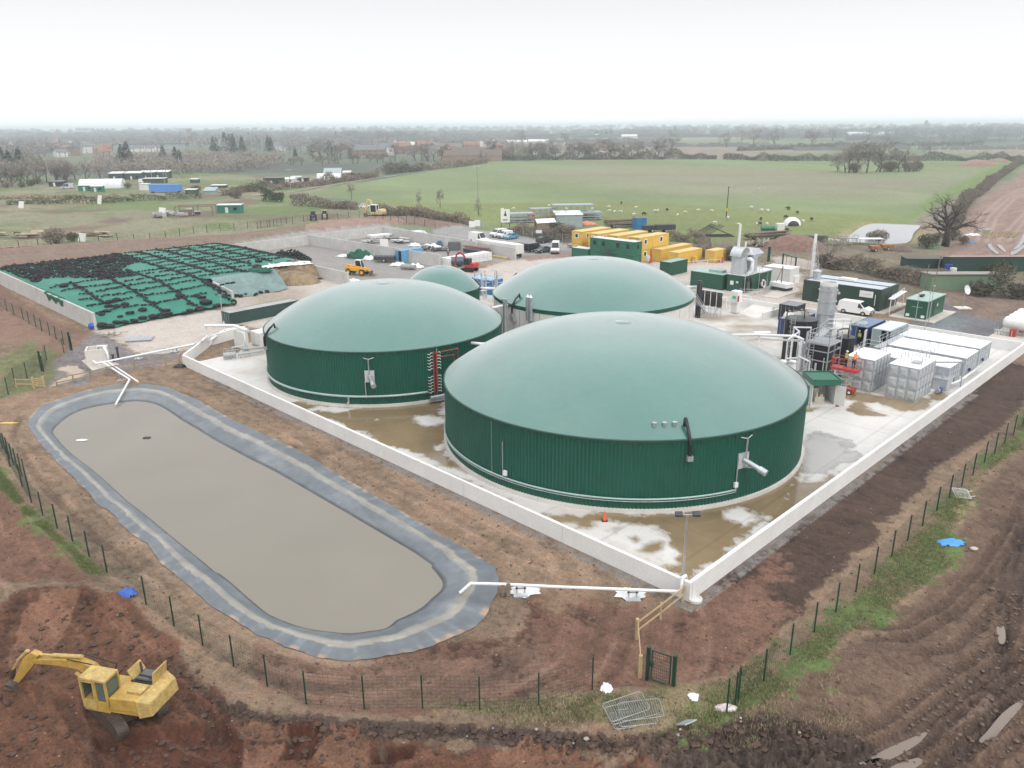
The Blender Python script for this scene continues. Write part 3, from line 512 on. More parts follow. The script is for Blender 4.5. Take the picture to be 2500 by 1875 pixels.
def yard():
 st=.17; la=np.arange(0,79.01,st); ra=np.arange(0,79.01,st); LA,RA=np.meshgrid(la,ra); x=(BC[0]+UL[0]*LA+UR[0]*RA).ravel(); y=(BC[1]+UL[1]*LA+UR[1]*RA).ravel(); l=LA.ravel(); r_=RA.ravel()
 n1=fbm(x,y,.3,5,61); n2=fbm(x,y,1.5,5,62,.6); n3=fbm(x,y,.08,3,63)
 C=np.full((x.size,3),1.)*np.array((.60,.58,.55))*(1+.22*n1+.16*n2+.22*n3)[:,None]; RO=np.full(x.size,.7); tn=np.clip(n3*2.5+n1*1.6+.05,0,1)*.75; C=C*(1-tn[:,None])+np.array((.40,.345,.275))*(1+.3*n2)[:,None]*tn[:,None]; RO=RO-.3*tn
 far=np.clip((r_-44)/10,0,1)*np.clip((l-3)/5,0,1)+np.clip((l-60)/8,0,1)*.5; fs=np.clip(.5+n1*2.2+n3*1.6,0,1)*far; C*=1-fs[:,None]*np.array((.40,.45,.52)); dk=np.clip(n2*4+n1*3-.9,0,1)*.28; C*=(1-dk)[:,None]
 wet=np.full(x.size,-9.)
 for p in WETP: wet=np.maximum(wet,sdf(p,x,y))
 wet=wet+n1*2.6+n2*1.6
 for p in DRYP: wet=np.minimum(wet,-(sdf(p,x,y)+n2*1.3+n1*.5))
 for p in DAMP: wet=np.maximum(wet,sdf(p,x,y)+n2*.8)
 k=np.clip(wet/.5+.5,0,1); cw=np.array((.245,.178,.102))*(1+.45*n1+.5*n3+.2*n2)[:,None]
 ed=np.exp(-(wet/.35)**2)*.10; C*=(1-ed)[:,None]
 C=C*(1-k[:,None])+cw*k[:,None]; RO=RO*(1-k)+.12*k
 s=np.full(x.size,-9.)
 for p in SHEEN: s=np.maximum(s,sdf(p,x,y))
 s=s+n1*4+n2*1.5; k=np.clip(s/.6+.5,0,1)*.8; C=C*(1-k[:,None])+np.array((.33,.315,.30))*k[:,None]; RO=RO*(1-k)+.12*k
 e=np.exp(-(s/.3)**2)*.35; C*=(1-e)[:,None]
 for J in (5.8,):
  d=np.minimum(np.abs((l+.2)%J-J/2),9); kk=np.clip(1-d/.1,0,1)*.2; C*=(1-kk)[:,None]
  d=np.abs((r_+1.)%J-J/2); kk=np.clip(1-d/.1,0,1)*.2; C*=(1-kk)[:,None]
 ww=np.clip(1-np.minimum(l,r_)/.5,0,1)*np.clip(.5+n2*3,0,1)*.25; C*=(1-ww)[:,None]
 V=np.stack([x,y,np.zeros_like(x)],1)
 nl,nr=len(la),len(ra); a=(np.arange(nr-1)[:,None]*nl+np.arange(nl-1)[None,:]).ravel(); F=np.stack([a,a+nl,a+nl+1,a+1],1)
 ok=(l[a]<73)|((r_[a]>7)&(l[a]<73+r_[a]-7)); F=F[ok]
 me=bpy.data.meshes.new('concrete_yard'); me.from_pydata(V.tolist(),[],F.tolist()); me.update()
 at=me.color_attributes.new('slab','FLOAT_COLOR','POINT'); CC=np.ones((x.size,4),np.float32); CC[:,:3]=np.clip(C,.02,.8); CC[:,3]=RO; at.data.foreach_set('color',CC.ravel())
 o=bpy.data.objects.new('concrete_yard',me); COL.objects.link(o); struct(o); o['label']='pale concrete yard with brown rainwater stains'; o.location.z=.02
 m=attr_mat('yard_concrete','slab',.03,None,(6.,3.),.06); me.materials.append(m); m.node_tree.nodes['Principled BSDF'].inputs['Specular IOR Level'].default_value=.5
yard()
# ===== tanks =====
GD=(.036,.146,.118)
def dome_mat():
 m=mat('green_membrane',GD,.26,0,.06,.18,0,.15,(.16,.24,.21),2.,.5)
 N=m.node_tree.nodes; N['Principled BSDF'].inputs['Sheen Weight'].default_value=.75; N['Principled BSDF'].inputs['Sheen Roughness'].default_value=.3; N['Principled BSDF'].inputs['Coat Weight'].default_value=1.; N['Principled BSDF'].inputs['Coat IOR'].default_value=1.65; N['Principled BSDF'].inputs['Coat Roughness'].default_value=.22
 return m
clad=mat('green_cladding',(.003,.076,.050),.42,0,.10,.6,0,0,fine=6)
conc=mat('pale_concrete',(.60,.575,.54),.8,0,.09,.5,.15,.25,(.42,.38,.33),5)
galv=mat('galvanised_steel',(.52,.54,.56),.38,.75,.12,2,0,0,fine=9)
whitep=mat('white_pipe',(.74,.74,.74),.45,0,.06,1.5,0,.25,(.5,.48,.44))
dkgreen=mat('dark_green_paint',(.008,.055,.030),.4,0,.10,1,0,.12,(.06,.07,.05))
blackp=mat('black_plastic',(.012,.012,.013),.45,0,.2,2)
def ring_tube(cx,R_,a0,a1,z,r,n=60,zend=None):
 return [(R_*math.cos(a0+(a1-a0)*i/n),R_*math.sin(a0+(a1-a0)*i/n),z) for i in range(n+1)]
def dome_tank(loc,R_,ze,rise,label,walls='clad'):
 t=T('digester_tank',label,'storage tank',loc)
 nr=int(2*PI*R_/.30)
 if walls=='clad':
  MB().lathe([(R_+.25,0),(R_+.25,.28),(R_-.2,.30)],128).out('concrete_footing',conc,t,rad(30))
  pt=[0,.055,.055,0]
  MB().lathe([(R_-.1,.29),(R_,.295),(R_,ze-.05),(R_-.3,ze)],nr*4,rib=lambda j:pt[j%4]).out('wall_cladding',clad,t)
 else:
  b=MB(); b.lathe([(R_,0),(R_,ze-.45),(R_-.3,ze)],160); b.out('concrete_wall',conc,t,rad(30))
  b=MB()
  for k in range(26):
   a=2*PI*k/26; b.box((R_*math.cos(a),R_*math.sin(a),ze/2-.3),(.03,.12,ze-.7),rz=a)
  b.out('panel_joint',mat('joint_grey',(.38,.36,.33),.8),t)
  MB().lathe([(R_+.03,ze-.5),(R_+.06,ze-.48),(R_+.06,ze),(R_-.1,ze+.02)],160).out('green_skirt',clad,t)
 prof=[]
 for i in range(33):
  f=1-(i/32); r=R_*f+.10*(f**8)
  prof.append((max(r,.02),ze+.02+rise*(1-f**2.5)))
 d=MB().lathe(prof,192,cap1=True).out('gas_dome',dome_mat(),t,True)
 b=MB(); b.lathe([(R_+.10,ze-.10),(R_+.15,ze-.08),(R_+.15,ze+.06),(R_+.05,ze+.12)],192);
 em=mat('green_edge',(.035,.12,.085),.45)
 if walls=='clad':
  k=int(R_*4.4)
  for i in range(k):
   a=2*PI*(i+.3*math.sin(i*2.3))/k; c,s=math.cos(a),math.sin(a); r=R_+.16; w=.2+.05*math.sin(i*5.)
   tx,ty=-s*w,c*w
   b.add([(r*c+tx,r*s+ty,ze-.09),(r*c-tx,r*s-ty,ze-.09),((r+.01)*c,(r+.01)*s,ze-.09-.24)],[(0,1,2),(2,1,0)])
   b.out('edge_band',em,t)
 b=MB()
 for i in range(24):
  a=2*PI*i/24; pts=[]
  for f in (1,.9,.8,.65,.5,.35,.2,.08): r=R_*f; pts.append((r*math.cos(a),r*math.sin(a),ze+.018+rise*(1-f**2.5)))
  b.path(pts,.010,4)
 b.out('weld_seam',mat('green_seam',(.036,.115,.09),.4),t)
 b=MB(); b.lathe([(.8,ze+rise-.01),(.78,ze+rise+.028),(.02,ze+rise+.03)],32); b.out('crown_plate',dome_mat(),t,True)
 return t
def mixer(t,R_,a,z):
 c=Vector((math.cos(a),math.sin(a),0)); sd=Vector((-c.y,c.x,0)); p=c*(R_+.06)
 b=MB(); b.box(p+Vector((0,0,z))+c*.05,(.14,1.0,1.25),rz=a); b.out('mixer_plate',mat('light_steel',(.55,.57,.58),.45,.3),t)
 b=MB(); b.tube(p+c*.15+Vector((0,0,z+.1)),p+c*1.5+sd*.5+Vector((0,0,z-.35)),.20,12); b.tube(p+c*1.35+sd*.45+Vector((0,0,z-.3)),p+c*1.9+sd*.65+Vector((0,0,z-.5)),.27,12)
 b.tube(p+c*.3+Vector((0,0,z)),p+c*.35+Vector((0,0,z+2.0)),.07); b.tube(p+c*.35+Vector((0,0,z+1.9)),p+c*.2-sd*.55+Vector((0,0,z+2.05)),.04); b.tube(p+c*.35+Vector((0,0,z+1.9)),p+c*.2+sd*.55+Vector((0,0,z+2.05)),.04)
 b.beam(p+c*.2+Vector((0,0,z-.5)),p+c*1.1+sd*.3+Vector((0,0,z-.25)),.1,.1)
 b.out('mixer_motor',galv,t,rad(40))
 b=MB(); b.tube(p+c*.06-sd*.5+Vector((0,0,z-.5)),p+c*.06-sd*.5+Vector((0,0,1.0)),.06); b.out('cable_conduit',galv,t)
def azi(t,x,y): return math.atan2(y-t.location.y,x-t.location.x)
t1=dome_tank((10.2,70.1,.02),16.45,5.8,5.0,'largest dark green ribbed tank with pale green dome at the bund corner')
t2=dome_tank((-15.1,91.6,.02),13.9,5.9,4.55,'green ribbed tank with pale green dome nearest the tyre covered silage')
t3=dome_tank((11.4,108.5,.02),13.85,5.9,4.5,'bare concrete walled tank with pale green dome behind the largest tank','conc')
t4=dome_tank((-10.2,113.,.02),5.5,5.7,3.05,'smallest green domed tank beside the blue container')
R1=16.45
mixer(t1,R1,azi(t1,*(17.77,55.13,3.4)[:2])-.0,3.5)
b=MB(); a1=azi(t1,*(17.15,55.26,1)[:2]); b.path(ring_tube(0,R1+.16,-PI*1.02,a1,1.15,.085,110),.085,6); b.path(ring_tube(0,R1+.16,-PI*1.02,a1,.95,.04,110),.04,5); b.out('ring_pipe',mat('grey_green_pipe',(.36,.46,.44),.45,.3),t1,True)
b=MB()
for (px_,z0,z1) in (((-.46,58.08,1),1.1,4.2),((-1.23,58.99,1),1.1,5.6)):
 a=azi(t1,*px_[:2]); b.tube(((R1+.12)*math.cos(a),(R1+.12)*math.sin(a),z0),((R1+.12)*math.cos(a),(R1+.12)*math.sin(a),z1),.045 if z1<5 else .02,6)
b.out('vent_pipe',galv,t1)
b=MB(); a=azi(t1,*(-.21,57.89,1.2)[:2])
for a_ in (a,azi(t1,*(16.98,55.44,1.2)[:2])): MB().box(((R1+.2)*math.cos(a_),(R1+.2)*math.sin(a_),1.6),(.2,.3,.4),rz=a_).out('junction_box',whitep,t1)
def hose(t,R_,a,ze,rise,s=1):
 c=Vector((math.cos(a),math.sin(a),0)); b=MB()
 b.path([c*(R_-1.0)+Vector((0,0,ze+rise*.15)),c*(R_-.9)+Vector((0,0,ze+rise*.15+.55)),c*(R_-.35)+Vector((0,0,ze+.75)),c*(R_+.3)+Vector((0,0,ze-.15)),c*(R_+.32)+Vector((0,0,ze-1.2))],.13,7); b.out('gas_hose',blackp,t,True)
 b=MB(); b.box(c*(R_+.3)+Vector((0,0,ze-1.35)),(.35,.45,.4),rz=a); b.out('hose_valve',galv,t)
a=azi(t1,*(13.14,53.66,5.5)[:2]); hose(t1,R1,a,5.8,5.0)
b=MB()
for k in (1,2,3):
 aa=a-.05*k+.0; c=Vector((math.cos(aa),math.sin(aa),0)); p=c*(R1-1.05)+Vector((0,0,5.8+5.0*.152)); b.cyl(p,.14,.28,10); b.cyl(p+Vector((0,0,.28)),.19,.05,10)
b.out('dome_port',galv,t1)
R2=13.9
mixer(t2,R2,azi(t2,*(-11.8,79.91,2.8)[:2])-.25,3.4)
b=MB(); a1=azi(t2,*(-8.95,79.07,1)[:2]); b.path(ring_tube(0,R2+.18,-PI*1.05,a1,1.2,.12,90),.13,7); b.out('ring_pipe',MATS['grey_green_pipe'],t2,True)
a=azi(t2,*(-17.06,78.06,.6)[:2]); b=MB(); c=Vector((math.cos(a),math.sin(a),0)); b.tube(c*(R2+.2)+Vector((0,0,1.2)),c*(R2+.25)+Vector((0,0,.6)),.1); b.tube(c*(R2+.05)+Vector((0,0,.55)),c*(R2+.5)+Vector((0,0,.55)),.14); b.out('drain_valve',galv,t2)
a=azi(t2,*(-9.63,82.46,3)[:2]); b=MB(); c=Vector((math.cos(a),math.sin(a),0)); b.tube(c*(R2+.1)+Vector((0,0,1.2)),c*(R2+.1)+Vector((0,0,6.3)),.05,6); b.out('vent_pipe',MATS['grey_green_pipe'],t2)
hose(t2,R2,azi(t2,*(-27.42,84.93,6)[:2]),5.9,4.55)
red=mat('red_pipe',(.26,.045,.035),.5,0,.15,3)
a=azi(t2,*(-7.64,78.41,3)[:2]); c=Vector((math.cos(a),math.sin(a),0)); sd=Vector((-c.y,c.x,0))
b=MB()
for k in(-.16,.16): b.tube(c*(R2+.35)+sd*k+Vector((0,0,.9)),c*(R2+.35)+sd*k+Vector((0,0,5.6)),.09,7)
b.path([c*(R2+.35)+sd*-.16+Vector((0,0,5.4)),c*(R2+.6)+sd*2.6+Vector((0,0,5.6)),c*(R2+.6)+sd*2.6+Vector((0,0,4.6))],.06,6)
b.path([c*(R2+.35)+sd*.16+Vector((0,0,4.9)),c*(R2+.6)+sd*2.1+Vector((0,0,5.0)),c*(R2+.6)+sd*2.1+Vector((0,0,4.2))],.06,6)
b.out('heating_manifold',red,t2)
b=MB()
for i in range(12):
 z=1.2+i*.34+(.5 if i>5 else 0)
 for s_ in(-1,1): b.path([c*(R2+.35)+sd*.2*s_+Vector((0,0,z)),c*(R2+.45)+sd*.5*s_+Vector((0,0,z+.05)),c*(R2+.4)+sd*.62*s_+Vector((0,0,z-.12)),c*(R2+.1)+sd*.75*s_+Vector((0,0,z-.1))],.035,5)
b.out('heating_loop',mat('pale_hose',(.62,.66,.62),.5),t2)
b=MB(); b.tube(c*(R2+.6)-sd*.8+Vector((0,0,.6)),c*(R2+.6)+sd*.9+Vector((0,0,.6)),.26,10); b.box(c*(R2+.6)+sd*0+Vector((0,0,.3)),(.5,1.8,.2),rz=a); b.out('mixer_pump',galv,t2,rad(40))
b=MB(); b.path([(-4.4,82.5,5.6),(-3.29,82.02,5.6),(.2,83.2,5.4)],.16,8); b.out('link_pipe',whitep,None,True); tag(COL.objects[-1],'short white gas pipe bridging the two front green tanks','pipe')
R3=13.85
for p in ((2.7,98.46,5),(3.26,98.45,5)):
 a=azi(t3,p[0],p[1]); c=Vector((math.cos(a),math.sin(a),0)); b=MB(); b.tube(c*(R3+.4)+Vector((0,0,4.4)),c*(R3+.4)+Vector((0,0,7.4)),.27,12); b.path([c*(R3+.4)+Vector((0,0,7.4)),c*(R3+.4)+Vector((0,0,7.75))],[.3,.05],12); b.tube(c*(R3+.15)+Vector((0,0,.3)),c*(R3+.15)+Vector((0,0,4.5)),.06,6); b.box(c*(R3+.1)+Vector((0,0,4.6)),(.6,.3,.3),rz=a); b.out('pressure_vent',galv,t3,rad(40))
p=(.59,100.4,5.6); hose(t3,R3,azi(t3,p[0],p[1]),5.9,4.5); p=(1.3,119.4,7)
b=MB(); a=azi(t3,*(1.25,100.76,4.4)[:2]); c=Vector((math.cos(a),math.sin(a),0)); b.box(c*(R3+.25)+Vector((0,0,4.0)),(.5,.8,.6),rz=a); b.tube(c*(R3+.2)+Vector((0,0,0)),c*(R3+.2)+Vector((0,0,3.8)),.05,6); b.out('hose_cabinet',galv,t3)
hose(t3,R3,azi(t3,-2.3,118.),5.9,4.5)
hose(t4,5.5,azi(t4,-4.9,114.5),5.7,3.05)
for (pa,pb,lb) in (((-2.5,99.67,5.6),(-.35,101.43,5.6),'white gas pipe resting on the concrete walled tank rim'),((-5,113.8,5.4),(-2.4,113.3,5.4),'level white gas pipe leaving the smallest domed tank'),((-4.7,114.5,4.8),(-3.7,115.5,4.8),'lower white branch pipe beside the smallest domed tank')):
 b=MB(); b.tube(pa,pb,.2,9); tag(b.out('gas_pipe',whitep,None,True),lb,'pipe',None)
b=MB(); p=(-.87,99.52,3); b.tube((p[0],p[1],.02),(p[0],p[1],6.6),.28,12); b.box((p[0],p[1],6.7),(.3,1.0,.3),rz=.8); tag(b.out('steel_riser',galv,None,rad(40)),'upright steel duct with forked top between the domed tanks','pipe')
b=MB()
for k in range(3):
 pa=(-.7,113.4,.6); b.tube((pa[0]+k*.9,pa[1]-k*1.0,.6),(pa[0]+6.5+k*.9,pa[1]-6.5-k*1.0,.6),.16,8)
tag(b.out('floor_pipe',whitep,None,True),'row of low white pipes at the foot of the concrete tank','pipe')
b=MB(); r=random.Random(4); c0=(-4.5,132.6,0)
for i in range(16):
 x=c0[0]+r.uniform(-2,2.4);y=c0[1]+r.uniform(-2.5,3)
 b.tube((x,y,.02),(x,y,r.uniform(2,4.8)),r.uniform(.05,.14),6)
for i in range(14):
 x=c0[0]+r.uniform(-2,2.4);y=c0[1]+r.uniform(-2.5,3);z=r.uniform(.6,4.6); a=r.choice((PI/4,-PI/4)); l=r.uniform(1,2.6); b.tube((x,y,z),(x+l*math.cos(a),y+l*math.sin(a),z),r.uniform(.05,.13),6)
tag(b.out('pipe_station',galv,None),'crowded steel pipework station between small and concrete tanks','pipework')
# ===== silage =====
SP=(-60.9,112.0); S45=rad(45)
def sw(l,r,z=0): return (SP[0]+UL[0]*l+UR[0]*r, SP[1]+UL[1]*l+UR[1]*r, z)
cwall=mat('clamp_concrete',(.50,.49,.47),.85,0,.12,.35,.2,.35,(.30,.28,.25),4)
def wall(a,b_,h0,h1,label,th=.3,step=1.5,z0=-.3,m=None,name='concrete_wall',cat='wall',splay=.12):
 a=Vector((a[0],a[1],0)); b_=Vector((b_[0],b_[1],0)); d=(b_-a); L_=d.length; d/=L_; n=Vector((-d.y,d.x,0))
 t=T(name,label,cat,a); g=.012
 k=max(1,round(L_/step))
 for i in range(k):
  s0,s1=L_*i/k,L_*(i+1)/k; u0=h0+(h1-h0)*i/k; u1=h0+(h1-h0)*(i+1)/k
  vs=[]
  for s_,u in((s0+g,u0),(s1-g,u1)):
   p=d*s_
   vs+=[p-n*(th/2+splay)+Vector((0,0,z0)),p+n*(th/2+splay)+Vector((0,0,z0)),p+n*th/2+Vector((0,0,u)),p-n*th/2+Vector((0,0,u))]
  M=MB().add(vs,[(0,1,2,3),(7,6,5,4),(0,4,5,1),(1,5,6,2),(2,6,7,3),(3,7,4,0)]); M.out('wall_panel',m or cwall,t)
 return t
wall(sw(0,0),sw(58,0),2.5,2.5,'long concrete wall along the open side of the tyre covered silage heap',step=1.2)
wall(sw(2.5,22.6),sw(9.5,22.6),2.0,2.75,'short sloping concrete wall between the two covered silage bays',step=1.2)
wall(sw(2.2,45.3),sw(24,45.3),2.2,2.3,'concrete wall beside the brown cut face of the silage',step=1.2)
W4a,W4b=(-14.9,164.5,0),(-50.7,198.2,0)
wall(W4a[:2],W4b[:2],2.5,2.5,'long concrete wall dividing the empty bay from the stored pipes',step=1.3)
W5a,W5b=(1,172.8,0),(-34.6,214.4,2.5)
wall(W5a[:2],W5b[:2],2.5,2.5,'far concrete wall between stored pipes and the parked cars',step=1.3)
wall(W4b[:2],W5b[:2],2.5,2.5,'short concrete back wall behind the stored pipes',step=1.3)
wall(sw(52,46),W4b[:2],2.4,2.4,'concrete back wall of the empty bay with loose tyres',step=1.3)
tarp=mat('green_net_cover',(.010,.165,.11),.75,0,.16,.5,.3,.18,(.03,.13,.10),14)
N=tarp.node_tree.nodes; N['Principled BSDF'].inputs['Sheen Weight'].default_value=.08
def hs(l,r):
 "height of the silage heap"
 l=np.asarray(l,float); r=np.asarray(r,float)
 def ss(a,b,x): t=np.clip((x-a)/(b-a),0,1); return t*t*(3-2*t)
 e=25-9*np.clip(r/22,0,1)
 h1=np.clip((l+1)/(e+1),0,1); h1=3.05*(1-(1-h1)**1.7)
 h2=3.1*ss(6.8,11.5,l)*(.92+.08*ss(11,22,l))
 k=ss(22.1,23.4,r); h=h1*(1-k)+h2*k
 h=np.minimum(h,2.42+np.abs(r)*.35)          # dressed down to the walls
 h=np.minimum(h,2.42+np.clip(46-r,0,9)*.25)
 h=h*(1-.12*ss(46,56,l))
 return h
def grid(l0,l1,r0,r1,st,fn,keep=None):
 la=np.arange(l0,l1+1e-6,st); ra=np.arange(r0,r1+1e-6,st); LA,RA=np.meshgrid(la,ra); l=LA.ravel(); r=RA.ravel(); x=SP[0]+UL[0]*l+UR[0]*r; y=SP[1]+UL[1]*l+UR[1]*r; z=fn(l,r,x,y)
 nl,nr=len(la),len(ra); a=(np.arange(nr-1)[:,None]*nl+np.arange(nl-1)[None,:]).ravel(); F=np.stack([a,a+nl,a+nl+1,a+1],1)
 if keep is not None: k=keep(l,r); F=F[k[F].all(1)]
 b=MB(); b.v=[tuple(p) for p in np.stack([x,y,z],1).tolist()]; b.f=[tuple(f) for f in F.tolist()]; return b
def wrk(x,y,l,r): return .10*fbm(x,y,.5,3,71)+.10*np.abs(fbm(x+.3*y,y,1.6,3,72))+.06*fbm(l*.3,r*3.,.6,2,73)
def toe(r): return np.where(r<22.4,-.9+1.4*(r/22.)+.25*np.sin(r*1.7),10.8+.5*np.sin(r*.9)+.4*np.sin(r*2.3))
def kt(l,r): return (l>toe(r))&(((r<22.4)|(l>10.2)))&(r>.05+0*l)&((r<45.1)|(l>24))&~((r>35)&(l<16+ .25*(r-35)))
o=grid(-1.2,53.5,.2,46.2,.33,lambda l,r,x,y:hs(l,r)+.06+wrk(x,y,l,r),kt).out('silage_cover',tarp,None,True)
tag(o,'bright green net cover spread over the silage heap under lines of tyres','cover')
b=MB(); k=14; vs=[];fs=[]
for i in range(k+1):
 l=13.2+9.3*i/k
 for j in range(5): z=2.62-j*.32*(.8+.25*math.sin(i*1.3))*(.45+.55*min(1,(k-i)/3)); vs.append(sw(l,-.24-.05*math.sin(i*2.+j),z) if j else sw(l,.3,2.66))
for i in range(k):
 for j in range(4): a=i*5+j; fs.append((a,a+1,a+6,a+5))
b.add(vs,fs); tag(b.out('cover_flap',mat('dark_green_cover',(.006,.085,.05),.8,0,.15,1),None,True),'dark green flap of cover hanging over a notch in the clamp wall','cover')
gcov=mat('grey_green_cover',(.16,.235,.225),.7,0,.22,.5,.3,.25,(.11,.15,.14),3)
def hg(l,r,x,y): return np.maximum(.03,3.0*np.clip((l-6.3-.5*np.sin(r*.7)-.05*(r-22))/4.4,0,1)**.8+.45*fbm(x,y,.35,3,75)+.16*np.abs(fbm(x,y,1.3,2,76)))
o=grid(5.6,11.8,22.9,35.2,.3,hg,lambda l,r:(l>5.9+.4*np.sin(r*1.3))).out('sheet_cover',gcov,None,True); tag(o,'grey green sheet slumped over the front of the second silage bay','cover')
sil=mat('maize_silage',(.25,.185,.11),.95,0,.4,.7,.9,.7,(.12,.08,.055),7)
def hf(l,r,x,y):
 e=13.4+1.3*np.sin((r-34)*.45)+3.2*fbm(x,y,.4,3,77); t=np.clip((l-e)/1.9,0,1); return 2.75*t+ .5*np.clip((l-e+2.2)/2.2,0,1)*(1-t)+(.9*np.abs(fbm(x,y,.9,4,78)))+.5*fbm(x,y,.45,3,79)
o=grid(10.4,18.5,34.2,45.,.25,hf).out('maize_silage',sil,None,True); tag(o,'brown cut face of maize silage beside the concrete wall','silage')
b=MB(); vs=[];fs=[]
for i in range(25):
 r=34.4+10.6*i/24; e=15.2+1.0*math.sin((r-34)*.45)
 for j,(dl,z) in enumerate(((-.9,2.72),(-.3,2.98),(.5,3.02),(1.6,3.0+.1*math.sin(i)))): vs.append(sw(e+dl+.25*math.sin(i*1.9+j),r,z+.05*math.sin(i*2.7+j)))
for i in range(24):
 for j in range(3): a=i*4+j; fs.append((a,a+4,a+5,a+1))
b.add(vs,fs); whites=mat('white_sheet',(.72,.73,.74),.5,0,.06,2,.2); tag(b.out('white_sheet',whites,None,True),'white plastic sheet folded back over the cut silage face','sheet')
def crumple(name,label,c,w,d,h,m,seed,cat='sheet',n=14,rz=0):
 r=np.random.default_rng(seed); vs=[];fs=[]
 for i in range(n+1):
  for j in range(n+1):
   u,v=i/n*2-1,j/n*2-1; e=max(0,1-(u*u+v*v)**1.4)
   x,y=u*w/2*(1+.2*r.normal()*.5),v*d/2*(1+.2*r.normal()*.5)
   z=.03+h*e*(.5+.5*abs(math.sin(u*5+seed)*math.cos(v*4+seed*2)))+r.random()*h*.22
   vs.append((x,y,z if e>0 else .03))
 for i in range(n):
  for j in range(n):
   a=i*(n+1)+j;
   if ((i+.5)/n*2-1)**2+((j+.5)/n*2-1)**2<1.05: fs.append((a,a+n+1,a+n+2,a+1))
 b=MB(); b.add(vs,fs); o=b.out(name,m,None,True,loc=c,rz=rz); tag(o,label,cat); return o
o=crumple('folded_cover','heap of spare dark green netting bunched by the grey sheet',sw(11.5,32.5,3.0),4.5,2.4,.8,MATS['dark_green_cover'],5,'cover')
rub=mat('tyre_rubber',(.022,.021,.022),.8,0,.35,2.5,0,.35,(.085,.08,.078),9,.3)
tag_t='black car tyre laid on the silage cover in rows'
spots=[]; r=random.Random(21)
def okp(l,rr): return bool(kt(np.array([l]),np.array([rr]))[0])
for rr,l0,l1 in ((4.2,9,24),(10.3,-.2,28),(15.6,1.5,30),(21.4,1.5,53),(22.0,3,12),(25.8,14,53),(30.2,12,53),(34.6,19,53),(39.0,19,53),(43.2,22,53),(45.6,25,53)):
 l=l0
 while l<l1:
  spots.append((l,rr+r.gauss(0,.14))); l+=r.uniform(.42,.58)
for l,r0,r1 in ((5.2,2,20),(8.8,1.5,21),(12.0,2,21),(15.2,3,21),(18.6,1.5,21.5),(23.0,1,21),(26.5,9,21),(14.2,22.5,34),(17.8,22,34),(21.5,22,45),(25.4,22,45),(29.2,22,45),(33.2,22,45.5),(37.4,22,45.5),(41.8,22,45.5),(46.4,22,45.5),(52.6,20,46)):
 x=r0
 while x<r1:
  if r.random()>.06: spots.append((l+r.gauss(0,.16)+.25*math.sin(x*.5+l),x))
  x+=r.uniform(.46,.66)
for _ in range(9000):      # the dense part at the back
 l=r.uniform(23.5,53); x=r.uniform(.6,22.5)
 lim=27.5+4.*math.sin(x*.33+.5)-.12*x+ (9 if x>15 else 0)
 if l>lim and len(spots)<2750: spots.append((l,x))
spots=[s for s in spots if okp(*s)]
CAMP=Vector((0,0,28))
pts=[]
used={}
for l,x in spots:
 key=(round(l/.36),round(x/.36)); st=used.get(key,0);
 if st>1: continue
 used[key]=st+1
 p=sw(l,x); z=float(hs(l,x))+.24+.2*st+float(wrk(np.array([p[0]]),np.array([p[1]]),np.array([l]),np.array([x]))[0])
 pts.append((Vector((p[0],p[1],z)),r.uniform(.26,.34),(r.gauss(0,.18),r.gauss(0,.18),r.random()*6)))
pts.sort(key=lambda a:(a[0]-CAMP).length)
tyre0=None
def tyre_mesh(): return MB().torus((0,0,0),.225,.095,12,6)
near=pts[:290]; rest=pts[290:]
for p,s,ro in near:
 if tyre0 is None:
  tyre0=tyre_mesh().out('tyre',rub,None,True); tag(tyre0,tag_t,'tyre','small tyres weighing down the silage cover'); o=tyre0
 else: o=tyre0.copy(); COL.objects.link(o)
 o.location=p; o.rotation_euler=ro; o.scale=(s/.345,)*3
b=MB()
from mathutils import Euler
for p,s,ro in rest:
 M=Euler(ro).to_matrix(); b.torus(p,.225*s/.345,.095*s/.345,9,5,M)
stuff(b.out('tyre_mass',rub,None,True))['label']='mass of black tyres over the rear of the silage cover'
def big_tyre(p,R_,label,group=None,tilt=(0,0,0),rim=False,z=None):
 b=MB(); b.torus((0,0,0),R_*.70,R_*.30,20,8)
 t=T('farm_tyre',label,'tyre',p,0,group); t.rotation_euler=tilt; b.out('tyre_body',rub,t,True)
 b=MB()
 for i in range(18):
  a=2*PI*i/18; b.box((R_*.98*math.cos(a),R_*.98*math.sin(a),.0),(R_*.10,R_*.1,R_*.5),rz=a,rx=.5)
 b.out('tread_lugs',rub,t)
 if rim: MB().cyl((0,0,-.08),R_*.42,.16,14).out('wheel_rim',mat('grey_rim',(.28,.28,.28),.6),t)
 return t
def onheap(l,x,R_): p=sw(l,x); return (p[0],p[1],float(hs(l,x))*1.+R_*.3+.05)
def tl(v): # world -> heap coords
 dx,dy=v[0]-SP[0],v[1]-SP[1]; return dx*UL[0]+dy*UL[1],dx*UR[0]+dy*UR[1]
